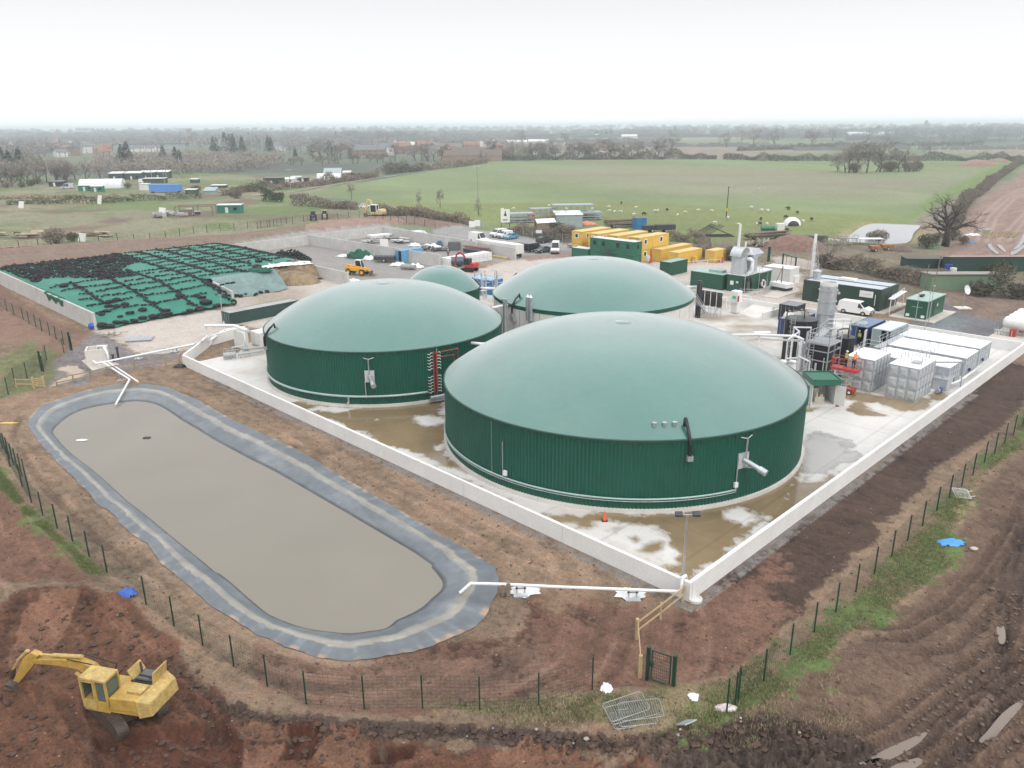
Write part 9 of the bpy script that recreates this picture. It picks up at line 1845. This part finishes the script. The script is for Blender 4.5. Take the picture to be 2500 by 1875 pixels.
for x in (1,13): b.bx((-164.4,367.1,0)[0]+x-.3,(-164.4,367.1,0)[1],0,(-164.4,367.1,0)[0]+x+.3,(-164.4,367.1,0)[1]+2.4,.62)
tag(b.out('trailer_blocks',rubber),'dark blocks carrying the blue box trailer','blocks')
shed('pale box body left of the blue trailer',(-174.4,383.8,0),7,5,4,offw,roofsheet,0,.1,False); van('small white pickup behind the pale box body',(-197,435,0),.2,white,5,2,2.2)
for lb,p,w in (('grey roofed open shed left of the row',(-226,464,0),13),('pale roofed dark shed in the row behind the trailer, left',(-217,466,0),16),('pale roofed dark shed in the row behind the trailer, middle',(-212,473,0),16),('tall dark green shed at the right of the row',(-206,476,0),18)): shed(lb,p,w,8,5.0,dgs,roofsheet,.05,1.)
for lb,p,w,h in (('dark green open shed in front of the row',(-191,434,0),20,3.5),('small green container right of the blue trailer',(-141.1,355.5,0),8,2.8),('long low dark hut on the far rough land',(-169,432,0),7,2.6),('low dark racks right of the hut',(-142.6,393.7,0),12,2.)): shed(lb,p,w,5,h,dgs,roofsheet,.03,.2,False)
shed('green cabin with a white door on the rough land',(-97.1,276,0),14,4.6,3.8,hg_,roofsheet,.04,.1)
shed('grey sloping tent right of the dark racks',(-135.2,361.4,0),9,6,1.4,greyc,greyc,0,1.8,False,'tent','tent')
shed('black cabin with white windows by the farm track',(-122,416,0),17,6,4.6,dks,slate,.03,.2); shed('low white shed with a teal front by the farm track',(-117,422,0),14,7,3.,rend,roofsheet,.03,.8); shed('small white flat shed behind the low white one',(-117,440,0),9,6,3.8,rend,roofsheet,0,.2); shed('dark timber shed right of the small white shed',(-110,430,0),8,5,2.8,dks,slate); shed('brown open shed beside the long polytunnel',(-99,464,0),12,6,3.2,timber_old,slate,.05,.5); shed('barn red round roofed shed by the hedge',(-96,475,0),8,8,3.6,mat('barn_red',(.28,.06,.05),.7,0,.15,.4),rend,.1,1.); shed('dark green long shed at the end of the farm track',(-88,467,0),18,6,4.,dgs,dgs,.03,.3,False); shed('collapsed grey lean-to behind the polytunnel',(-109,496,0),18,8,1.5,timber_old,greyc,.1,4.,False)
for lb,p,w in (('white framed hurdle on the rough grass, far left',(-172.6,284.8,0),8),('pair of white hurdles on the rough grass',(-172.5,293.1,0),11),('row of white hurdles on the rough grass',(-167.1,301.5,0),20),('white hurdles behind the row',(-165.9,306,0),14),('white hurdle by the leaning post',(-152.8,300.6,0),10)):
 b=MB(); rails(b,[(p[0]-w*.3,p[1],0),(p[0]+w*.3,p[1],0)],1.,2.2,.06); tag(b.out('hurdle',timber),lb,'hurdle')
for lb,p,w,h in (('tilted white board at the far left hurdles',(-181.7,298.1,0),1.8,2.6),('white topped post box on the rough land',(-159.9,312.8,0),1.4,3.4),('white frame stack left of the green cabin',(-116.6,267.8,0),2.2,2.8),('leaning white panel behind the silage fence',(-111.6,206.2,0),1.8,2.2)):
 b=MB(); b.box((p[0],p[1],h/2),(w,.4,h),rx=-.25,ry=.12); b.bx(p[0]-w*.4,p[1]+.3,0,p[0]-w*.3,p[1]+1.2,h*.6); tag(b.out('white_board',offw),lb,'board')
pile('timber_heap','long straw coloured heap of brushwood on the rough land','heap',(-197.8,339.1,0),260,mat('straw_heap',(.27,.20,.13),.95,0,.3,.5),lambda b,r,i:b.box((r.uniform(-22,22),r.uniform(-22,22),r.random()*1.6),(r.uniform(1,4),.2,.2),rz=-PI/4+r.gauss(0,.6),rx=r.gauss(0,.3)) if False else b.box(((lambda u:(u*.707+r.uniform(-2,2),-u*.707+r.uniform(-2,2),r.random()*1.5))(r.uniform(-32,32))),(r.uniform(1,4),.25,.25),rz=r.random()*3,ry=r.gauss(0,.3)),51)
pile('scrap_pile','mixed scrap and boards right of the white frame stack','scrap',(-113.1,269.4,0),40,MATS['scrap_grey'],lambda b,r,i:b.box((r.uniform(-6,6),r.uniform(-5,5),.3+r.random()*.8),(r.uniform(1,3),r.uniform(.5,2),r.uniform(.2,1)),rz=r.random()*3,rx=r.gauss(0,.3)),52)
t=T('timber_hut','dark timber frame hut left of the green cabin','hut',(-105.8,267.1,0),.1); b=MB()
for x in (-6,0,6):
 for y in (0,5): b.beam((x,y,0),(x,y,3.2),.3,.3)
for y in(0,5): b.beam((-6,y,3.2),(6,y,3.2),.3,.3)
b.bx(-5,1,0,-1,4,2); b.out('frame',timber_old,t)
pile('timber_pile','pile of old hurdles and planks at the left behind the fence','timber',(-125.9,216.2,0),50,mat('hurdle_tan',(.33,.27,.19),.9,0,.25,.5),lambda b,r,i:b.box(((lambda u:(u*.707+r.uniform(-1,1),-u*.707+r.uniform(-1,1),.3+r.random()*1.2))(r.uniform(-16,16))),(r.uniform(2,4),r.uniform(.2,1.4),.15),rz=-PI/4+r.gauss(0,.3),rx=r.gauss(0,.7)),53)
pile('rubble_heap','pale rubble strewn on bare soil behind the silage','rubble',(-111.6,184,0),30,mat('rubble_tan',(.42,.36,.31),.9,0,.2,1),lambda b,r,i:b.box((r.uniform(-6,6),r.uniform(-6,6),.15),(r.uniform(.4,1.6),r.uniform(.2,.7),.3),rz=r.random()*3),54)
pile('rubble_heap','red netting lying in the grass behind the silage fence','netting',(-121.2,194.6,0),24,mat('red_netting',(.42,.12,.10),.9,0,.2,1),lambda b,r,i:b.box((r.uniform(-6,6)*.707+r.uniform(-1,1),r.uniform(-6,6)*-.5,.2),(r.uniform(.8,2),r.uniform(.4,.9),.2),rz=r.random()*3),55)
def tractor(label,p,rz,m):
 t=T('tractor',label,'tractor',(p[0],p[1],zt(p[0],p[1])),rz); MB().ext([(-.4,.7),(1.9,.7),(1.95,1.5),(.4,1.65),(-.4,1.3)],-.42,.42).out('bonnet',m,t,bevel=.05); b=MB(); b.ext([(-1.5,1.2),(.35,1.2),(.2,2.65),(-1.35,2.65)],-.75,.75,lambda x,z:.12 if z>2 else 0); b.out('cab',glass,t); MB().bx(-1.45,-.72,2.65,.3,.72,2.78).out('cab_roof',m,t)
 for y in(-.8,.8): wheel(t,-.75,y,.85,.85,.45,rimm=m); wheel(t,1.5,y,.5,.5,.3,rimm=m)
 MB().tube((1.1,.2,1.5),(1.1,.2,2.6),.06).out('exhaust',darkgrey,t)
tractor('dark blue old tractor parked on the rough grass',(-62,250.5,0),rad(-80),mat('tractor_blue',(.05,.07,.12),.5,0,.2,1)); tractor('faded cream old tractor beside the dark blue one',(-59.5,255.3,0),rad(-80),mat('tractor_cream',(.42,.36,.24),.6,0,.25,1)); tractor('small blue tractor by the field hedge',(-59.8,286.9,0),rad(-60),mat('tractor_bright',(.05,.14,.35),.4,0,.1,1))
car('white car at the field hedge behind the yellow digger',(-53,290.7,0),.3,white,4.6,1.8,1.5)
digger('faded yellow tracked digger on the bank beyond the clamps',(-43,256,0),rad(160),mat('faded_yellow',(.62,.46,.22),.5,0,.1,1),mat('faded_yellow',(.62,.46,.22)),1.75,[(.8,-.3,1.0),(1.2,-.3,3.0),(1.7,-.3,3.3),(2.0,-.3,2.8)],True)
def rack(label,p,w,d,h,rz,n=4,m=None):
 b=MB()
 for i in range(n+1):
  x=-w/2+w*i/n
  for y in(-d/2,d/2): b.beam((x,y,0),(x,y,h),.12,.12)
 for z in (.3,h*.5,h):
  for y in (-d/2,d/2): b.beam((-w/2,y,z),(w/2,y,z),.12,.12)
  b.box((0,0,z+.1),(w*.98,d*.9,.15))
 tag(b.out('storage_rack',m or mat('rack_steel',(.33,.36,.40),.5,.3,.15,.6),None,False,0,(p[0],p[1],0),rz),label,'rack')
rack('low steel racks at the left of the field store',(2.4,243.8,0),9,5,2.6,.2); rack('steel racks right of the rusty red pump',(9.8,252.1,0),8,4,3.2,.25); rack('tall stacked steel frames in the field store',(19.5,253.1,0),13,6,4.2,.1,6); rack('steel frames lying right of the tall stack',(23.7,249.8,0),9,5,2.2,.1)
t=T('field_pump','rusty red pump unit between the steel racks','pump',(6.3,249.4,0)); b=MB(); b.path([(-1.2,0,1.2),(1.2,0,1.2)],1.0,12); b.bx(-1.4,-1,0,1.4,1,.4); b.out('pump_drum',mat('rust_red',(.35,.09,.06),.7,0,.25,1),t,rad(40))
shed('pale grey lean-to store beside the orange brush',(16.9,229.7,0),9,6,3.6,greyc,roofsheet,.1,.5,False,k=.85); pile('brush_heap','orange brown brushwood by the pale grey store','brush',(13,232.4,0),160,mat('brush_orange',(.30,.19,.12),.95,0,.2,1),lambda b,r,i:b.beam((r.uniform(-3,3),r.uniform(-2,2),0),(r.uniform(-4,4),r.uniform(-3,3),r.uniform(2,4.5)),.06,.06),56)
crumple('red_sheet','red and white sheeting behind the pale grey store',(21.8,235.9,0),7,4,1.,mat('salmon_sheet',(.6,.2,.16),.6,0,.2,1),57); container('blue_hut','blue hut with rusty roof behind the yellow cabins','hut',(35.1,223.2,0),.25,3.2,2.6,3.2,m=cblue,roof=tile,doors='x1')
def logs(label,p,w,h,rz,m=timber_old,n=26):
 r=random.Random(int(p[0]*7)); b=MB()
 for i in range(n): y=r.uniform(-1.2,1.2); z=.8+r.random()*h; b.path([(-w/2+r.uniform(-.6,.6),y,z),(w/2+r.uniform(-.6,.6),y+r.gauss(0,.4),z+r.gauss(0,.3))],r.uniform(.10,.22),6)
 t=T('log_trailer',label,'trailer',p,rz); b.out('logs',m,t); MB().bx(-w/2,-1.1,.55,w/2,1.1,.75).out('bed',darkgrey,t)
 for x in (-w*.3,w*.3):
  for y in (-1.,1.): wheel(t,x,y,.45,.45,.25)
logs('long trailer loaded with old timber behind the cabins',(32.7,230,0),11,1.3,.15); logs('trailer of rotting planks on the field edge by the soil heap',(65.5,202.9,0),11,1.,.25); b=MB()
for lb,p,s in (('dark box trailer left of the steel trusses',(38.4,217.7,0),1),('second dark box trailer behind the yellow cabins',(42.2,217.5,0),1.1)):
 t=T('farm_trailer',lb,'trailer',p,.2); MB().bx(-2.4*s,-1.1,.7,2.4*s,1.1,1.9*s).out('tub',dks,t,bevel=.05)
 for y in(-1.05,1.05): wheel(t,0,y,.5,.5,.3)
t=T('steel_truss','dark steel roof trusses lying crossed on the grass','truss',(53.2,208.3,0)); b=MB()
for k in range(5):
 y=-2+k*1.1; b.beam((-5.2,y,.2),(5.2,y,.2),.1,.14); b.beam((-5,y,.2),(0,y,3.1),.1,.14); b.beam((5,y,.2),(-1,y,2.6),.1,.14); b.beam((-2.5,y,.2),(2.2,y,2.9),.08,.1)
for x in (-5,0,5): b.beam((x,-2,.25),(x,2.6,.25),.1,.1)
b.out('truss_frame',dks,t)
pile('plank_heap','heap of pale planks below the rotting plank trailer','planks',(60.7,191.8,0),40,mat('plank_grey',(.27,.23,.18),.9,0,.3,1),lambda b,r,i:b.box((r.uniform(-2.5,2.5),r.uniform(-2.5,2.5),.2+r.random()*1.),(r.uniform(3,6),.25,.08),rz=.4+r.gauss(0,.25),ry=r.gauss(0,.1)),58)
def heap(label,p,w,d,h,m,seed,cat='heap'):
 rg=np.random.default_rng(seed); n=26; b=MB(); vs=[];fs=[]
 for i in range(n+1):
  for j in range(n+1):
   u,v=i/n*2-1,j/n*2-1; e=max(0,1-(u*u+v*v)); x,y=u*w/2,v*d/2; vs.append((x,y,h*e**.8*(1+.25*float(fbm(np.array([x+seed*9]),np.array([y]),.6,3,95)[0]))+ .12*rg.random()*(e>0)-.1))
 for i in range(n):
  for j in range(n): a=i*(n+1)+j; fs.append((a,a+n+1,a+n+2,a+1))
 b.add(vs,fs); return tag(b.out('soil_heap',m,None,True,0,(p[0],p[1],0)),label,cat)
heap('loose brown heap of silage at the foot of the cut face',sw(11.2,39.3),9.5,6.5,2.3,sil,9,'silage'); heap('reddish brown soil heap beyond the generator compound',(67.1,186.6,0),15,11,3.2,mat('heap_red',(.19,.115,.09),.95,0,.3,1,.5),3); heap('reddish heap on the far edge of the field by the hedge',(319,556,0),26,14,4.2,mat('heap_pink',(.26,.17,.13),.95,0,.3,1,.5),4); heap('small reddish heap right of the far one',(364,608,0),16,10,2.6,MATS['heap_pink'],5); heap('small dark heap by the orange trailers',(89.7,180.8,0),5,4,1.2,mat('heap_dark',(.12,.09,.075),.95,0,.3,1,.5),6)
t=T('animal_shelter','white igloo shelter with dark doorway in the sheep field','shelter',(*(81.8,231.5,0)[:2],0),-.1); t.scale=(.7,)*3; b=MB(); n=16; b.lathe([(3.6*math.cos(a),3.3*math.sin(a)) for a in [PI/2*i/8 for i in range(9)]],28); b.out('dome',white,t,True); b=MB(); b.lathe([(2.3*math.cos(a),2.1*math.sin(a)) for a in [PI/2*i/6 for i in range(7)]],20); b.v=[(x,y*.62-2.75,z) for x,y,z in b.v]; b.out('doorway',blackp,t,True)
t=T('water_trough','green tank and grey cube standing in the near field','tank',(72.4,219.1,0)); b=MB(); b.path([(-3.4,0,.7),(.4,0,.7)],.6,12); b.out('green_tank',hg_,t,rad(40)); MB().bx(.8,-1,0,2.8,1,2.).out('cube_tank',offw,t,bevel=.08)
t=T('green_store','dark green store box with pale sheets behind the lattice mast','box',(74,191.5,0)); MB().bx(-2.6,-1,0,2.4,1,2.3).out('box_body',dgs,t); b=MB(); b.box((4.6,0,1.2),(4.2,1.6,.3),ry=.15); b.out('pale_sheet',offw,t)
t=T('steel_platform','pale steel platform frame by the pond','frame',(81.7,190.8,0)); b=MB(); rails(b,[(-2,0,0),(2,0,0),(2,2,0),(-2,2,0),(-2,0,0)],2.4,1.4,.06); b.bx(-2,.2,1.5,2,1.8,1.7); b.out('platform_frame',steel,t)
for lb,p,w in (('rusty orange trailer by the pond, left',(83.5,181.1,0),1.7),('rusty orange skip by the pond, right',(87.2,182.9,0),2.2)):
 t=T('farm_trailer',lb,'trailer',p); MB().ext([(-w/2,.5),(w/2,.5),(w/2+.2,1.3),(-w/2-.2,1.3)],-1,1).out('tub',mat('rust_orange',(.30,.13,.05),.7,0,.25,1),t)
 for y in(-.95,.95): wheel(t,0,y,.4,.4,.25)
t=T('field_roof','low pale roofed shelter beside the pond','shelter',(87.3,192.3,0)); MB().bx(-3,-1.2,1.3,3,1.2,1.45).out('roof',roofsheet,t); b=MB()
for x in(-2.8,2.8):
 for y in(-1.1,1.1): b.beam((x,y,0),(x,y,1.3),.12,.12)
b.out('post',timber_old,t)
pinkr=mat('pink_roof',(.42,.30,.28),.8,0,.12,.4)
shed('long dark green shed with pinkish roof at the right edge',(94.9,153.9,0),20,3,3.0,mat('shed_bottle',(.014,.05,.038),.6,0,.12,.4),pinkr,-.02,-.5,False,k=.85); shed('lower dark green shed left of the long one',(84.6,158,0),11,3,2.0,mat('shed_bottle',(.014,.05,.038)),MATS['hedge_dark'],-.08,.1,False,k=.85); shed('pale green walled shed behind the bramble hedge',(80.3,136.5,0),15,4,2.9,mat('pale_green_wall',(.15,.235,.15),.8,0,.12,.4),mat('grey_tan_roof',(.27,.25,.22),.8,0,.12,.4),-.02,-.4,False,k=.85)
t=T('blue_barrels','blue drum and white drum between the dark green sheds','drum',(85.9,153.5,0)); MB().cyl((0,0,0),.7,1.6,14).out('drum',mat('drum_blue',(.03,.05,.3),.5),t); MB().cyl((-.2,-2.2,0),.6,1.3,14).out('drum',offw,t)
car('pale old car by the green shed behind the small green cabin',(77,137.8,0),.1,mat('car_pale',(.5,.5,.48),.4),3.8,1.7,1.3)
for lb,p,w in (('puddled white sheet on the churned ground by the oak',(120.9,207.1,0),4),('blue barrel and white scraps by the oak',(112.6,193.3,0),2.4)): crumple('white_scrap',lb,p,w,w*.5,.5,whites if w>3 else cblue,int(w*10),'litter',8)
mw=water_mat('field_puddle',(.19,.165,.145),.06)
for pts in ([(114.1,188.8),(116.2,190.9),(113.5,185.7),(109.4,176.2),(108.3,175.3),(110.7,181.8)],[(115.7,187.7),(117.2,188.7),(113.1,179.8),(111.6,177.9)],[(110.3,173.4),(114.4,179.7),(117.3,182.5),(122.5,188.5),(123.4,188.4),(114.1,176.9)],[(128.4,217.9),(132.4,219.9),(130.4,215.8),(127.2,215.2)],[(114.4,179.7),(122.6,190.6),(135.4,208.9),(131.6,201.6),(119.1,184.5)]):
 b=MB(); b.add([(x,y,.16) for x,y in smooth_closed(pts,3)],[tuple(range(3*len(pts)))]); o=struct(b.out('puddle',mw)); o['label']='rainwater lying in ruts of the churned field'
for pts in ([(126.8,213.3),(135.7,211.5),(128,199.4),(125.2,201.9),(118.8,199.8)],[(107.6,169.9),(112.2,171.5),(106.2,161.7),(103,161.9)]):
 xs=[p[0] for p in pts]; ys=[p[1] for p in pts]; r=random.Random(int(xs[0])); b=MB()
 for _ in range(700):
  x,y=r.uniform(min(xs),max(xs)),r.uniform(min(ys),max(ys))
  if inpoly(pts,x,y): h=r.uniform(.3,.9); b.add([(x-.08,y,0),(x+.08,y,0),(x+r.gauss(0,.3),y+r.gauss(0,.3),h)],[(0,1,2)])
 stuff(b.out('dry_grass',gcols[2]))['label']='dry straw coloured grass on the churned field'
woolw=mat('wool_white',(.58,.55,.46),.95,0,.12,3); woolb=mat('wool_black',(.03,.027,.025),.95,0,.25,3)
def sheep_proto(m,label,group):
 V_=[(-.5,0,.62),(-.2,0,.66),(.2,0,.66),(.45,0,.66),(.62,0,.62),(.80,0,.48),(.92,0,.38)]; E_=[(i,i+1) for i in range(6)]; Rr=[.22,.29,.28,.25,.14,.11,.07]
 for x,i in ((-.38,0),(.34,3)):
  for y in(-.15,.15):
   k=len(V_); V_+=[(x,y,.5),(x+.03,y,.28),(x,y,.02)]; E_+=[(i,k),(k,k+1),(k+1,k+2)]; Rr+=[.09,.05,.035]
 t=T('sheep',label,'sheep',(0,0,0),0,group); o=skinned('body',V_,E_,Rr,m,t,0,1)
 b=MB();
 for s in(-1,1): b.ell((.66,s*.14,.60),(.05,.09,.03),8,4)
 b.out('ears',m,t); return t
sw_=sheep_proto(woolw,'white sheep grazing in the near green field','white sheep in the near field'); sb_=sheep_proto(woolb,'black sheep grazing among the white ones','black sheep in the near field')
first={}
def sheep(p,t,label=None,group=None,s=1.15):
 rz=R.random()*6.28; loc=(p[0],p[1],zt(p[0],p[1])+.02)
 if id(t) not in first: first[id(t)]=1; t.location=loc; t.rotation_euler=(0,0,rz); t.scale=(s,)*3; return
 dup(t,loc,rz,label,group,s)
for p in ((-2.8,276.5,0),(1.1,278.6,0),(7.5,276.6,0),(13.8,289.5,0),(19.2,276.2,0),(28.1,276.4,0),(34.7,282.5,0),(33.4,269.5,0),(34.6,266.4,0),(36.7,266.2,0),(43.7,279.8,0),(39.7,258.1,0),(48.5,268.5,0),(49.5,269.2,0),(57.6,263.4,0),(63,269.4,0),(67,267.3,0),(53.2,254.5,0),(83.7,278,0),(59.8,232.8,0),(65.4,228.9,0),(71.1,229.8,0),(84.4,268.7,0),(85.9,267.3,0),(82.8,232.7,0),(84.2,232.6,0),(86.6,236.1,0),(73.9,229.6,0),(67.2,246.9,0),(85.7,266.6,0),(84.4,268.8,0),(83.8,278.3,0),(-2.9,275.7,0)): sheep(p,sw_)
for p in ((41,297.4,0),(53,271.2,0),(43.2,259.6,0),(76.1,242.6,0),(85.4,248,0),(93.3,260.1,0),(91,241,0),(71.9,229.7,0),(95.1,273.9,0),(75.1,216.2,0),(95.3,274.5,0)): sheep(p,sb_,s=1.25)
r_=random.Random(77); F1=[]
for p in [(472,988),(475,981),(486,990),(496,999),(510,1008),(487,955),(477,905),(546,1030),(456,853),(437,803),(415,760),(493,891),(470,837),(584,1040),(470,824),(457,799),(536,932),(461,798),(589,1019),(585,1000),(486,821),(550,928),(563,936),(506,829),(571,934),(495,791),(479,894),(486,928),(497,964),(549,888),(534,972),(453,863)]: sheep(p,sw_,'tiny white sheep in the far pale pasture','sheep in the far pasture',1.6)
b=MB(); tr=[(-110.7,345.7,0),(-102.1,358.6,0),(-93.4,389.2,0),(-84,430,0),(-76,459,0),(-68,485,0)]; vs=[]
for i,p in enumerate(tr): vs+= [(p[0],p[1]-2.5,zt(p[0],p[1])+.35),(p[0],p[1]+2.5,zt(p[0],p[1])+.35)]
b.add(vs,[(2*i,2*i+2,2*i+3,2*i+1) for i in range(len(tr)-1)]); o=struct(b.out('farm_track',mat('track_pale',(.36,.31,.26),.9,0,.15,.2))); o['label']='pale farm track along the green field'
# ===== world =====
cam=bpy.data.objects.new('camera',bpy.data.cameras.new('camera')); COL.objects.link(cam); S.camera=cam
cam.data.sensor_width=36; cam.data.lens=1917/2500*36; cam.data.clip_end=40000; cam.data.clip_start=.5
cam.location=(0,0,28)
p_=math.atan((937.5-307)/1917); ro=math.atan(17/2500)
cam.matrix_world=Matrix.Translation((0,0,28))@Matrix.Rotation(PI/2-p_,4,'X')@Matrix.Rotation(-ro,4,'Z')
w=bpy.data.worlds.new('World'); S.world=w; w.use_nodes=True; N=w.node_tree.nodes; L=w.node_tree.links
bg=N['Background']; sky=N.new('ShaderNodeTexSky'); sky.sky_type='NISHITA'; sky.sun_disc=False
SE,SA=rad(42),rad(150)      # sun behind the camera to the right, veiled by cloud
sky.sun_elevation=SE; sky.sun_rotation=SA; sky.air_density=1.; sky.dust_density=4.; sky.ozone_density=1.
bw=N.new('ShaderNodeRGBToBW'); L.new(sky.outputs[0],bw.inputs[0])
tc=N.new('ShaderNodeTexCoord'); mp=N.new('ShaderNodeMapping'); mp.inputs['Scale'].default_value=(1.2,1.2,5.); L.new(tc.outputs['Generated'],mp.inputs[0])
nz=N.new('ShaderNodeTexNoise'); nz.inputs['Scale'].default_value=1.6; nz.inputs['Detail'].default_value=6; nz.inputs['Roughness'].default_value=.55; L.new(mp.outputs[0],nz.inputs['Vector'])
sx=N.new('ShaderNodeSeparateXYZ'); L.new(tc.outputs['Generated'],sx.inputs[0]); zz=N.new('ShaderNodeMapRange'); L.new(sx.outputs[2],zz.inputs['Value']); zz.inputs['From Min'].default_value=.06; zz.inputs['From Max'].default_value=.34; zz.inputs['To Min'].default_value=.30; zz.inputs['To Max'].default_value=0.; ad=N.new('ShaderNodeMath'); L.new(nz.outputs['Fac'],ad.inputs[0]); L.new(zz.outputs[0],ad.inputs[1]); cr=N.new('ShaderNodeValToRGB'); L.new(ad.outputs[0],cr.inputs[0]); cr.color_ramp.elements[0].position=.3; cr.color_ramp.elements[0].color=(9.3,9.6,10.1,1); cr.color_ramp.elements[1].position=.62; cr.color_ramp.elements[1].color=(11.5,11.6,11.7,1)
mx=N.new('ShaderNodeMix'); mx.data_type='RGBA'; mx.inputs[0].default_value=.88; L.new(sky.outputs[0],mx.inputs[6]); L.new(cr.outputs[0],mx.inputs[7])
zb=N.new('ShaderNodeMapRange'); zb.interpolation_type='SMOOTHSTEP'; L.new(sx.outputs[2],zb.inputs['Value']); zb.inputs['From Min'].default_value=.13; zb.inputs['From Max'].default_value=.85; zb.inputs['To Min'].default_value=1.; zb.inputs['To Max'].default_value=2.1   # overcast sky: the zenith is brighter than the horizon
hb=N.new('ShaderNodeMapRange'); L.new(sx.outputs[2],hb.inputs['Value']); hb.inputs['From Min'].default_value=.0; hb.inputs['From Max'].default_value=.14; hb.inputs['To Min'].default_value=1.3; hb.inputs['To Max'].default_value=1.0
mm=N.new('ShaderNodeMath'); mm.operation='MULTIPLY'; L.new(zb.outputs[0],mm.inputs[0]); L.new(hb.outputs[0],mm.inputs[1])
vm=N.new('ShaderNodeVectorMath'); vm.operation='SCALE'; L.new(mx.outputs[2],vm.inputs[0]); L.new(mm.outputs[0],vm.inputs['Scale']); L.new(vm.outputs[0],bg.inputs[0]); bg.inputs[1].default_value=.058
sun=bpy.data.objects.new('sun',bpy.data.lights.new('sun','SUN')); COL.objects.link(sun); sun.data.energy=.7; sun.data.angle=rad(25); sun.data.color=(1,.97,.92)
d=Vector((math.sin(SA)*math.cos(SE),math.cos(SA)*math.cos(SE),math.sin(SE))); sun.rotation_euler=d.to_track_quat('Z','Y').to_euler()
b=MB(); b.bx(-14500,-3000,-5,14500,14600,46); hz_o=b.out('haze',None); stuff(hz_o); hz_o['label']='pale winter haze'
m=bpy.data.materials.new('haze_air'); m.use_nodes=True; nt=m.node_tree; nt.nodes.remove(nt.nodes['Principled BSDF']); pv=nt.nodes.new('ShaderNodeVolumePrincipled'); pv.inputs['Density'].default_value=.00024; pv.inputs['Color'].default_value=(.85,.935,1,1); pv.inputs['Anisotropy'].default_value=.1
nt.links.new(pv.outputs[0],nt.nodes['Material Output'].inputs['Volume']); hz_o.data.materials.append(m)
S.view_settings.view_transform='Standard'; S.view_settings.look='None'; S.view_settings.gamma=1; S.view_settings.exposure=.56
S.render.engine='CYCLES'; S.cycles.use_denoising=True; S.cycles.volume_bounces=1; S.cycles.max_bounces=6; S.cycles.diffuse_bounces=3; S.cycles.use_adaptive_sampling=True; S.cycles.adaptive_threshold=.012
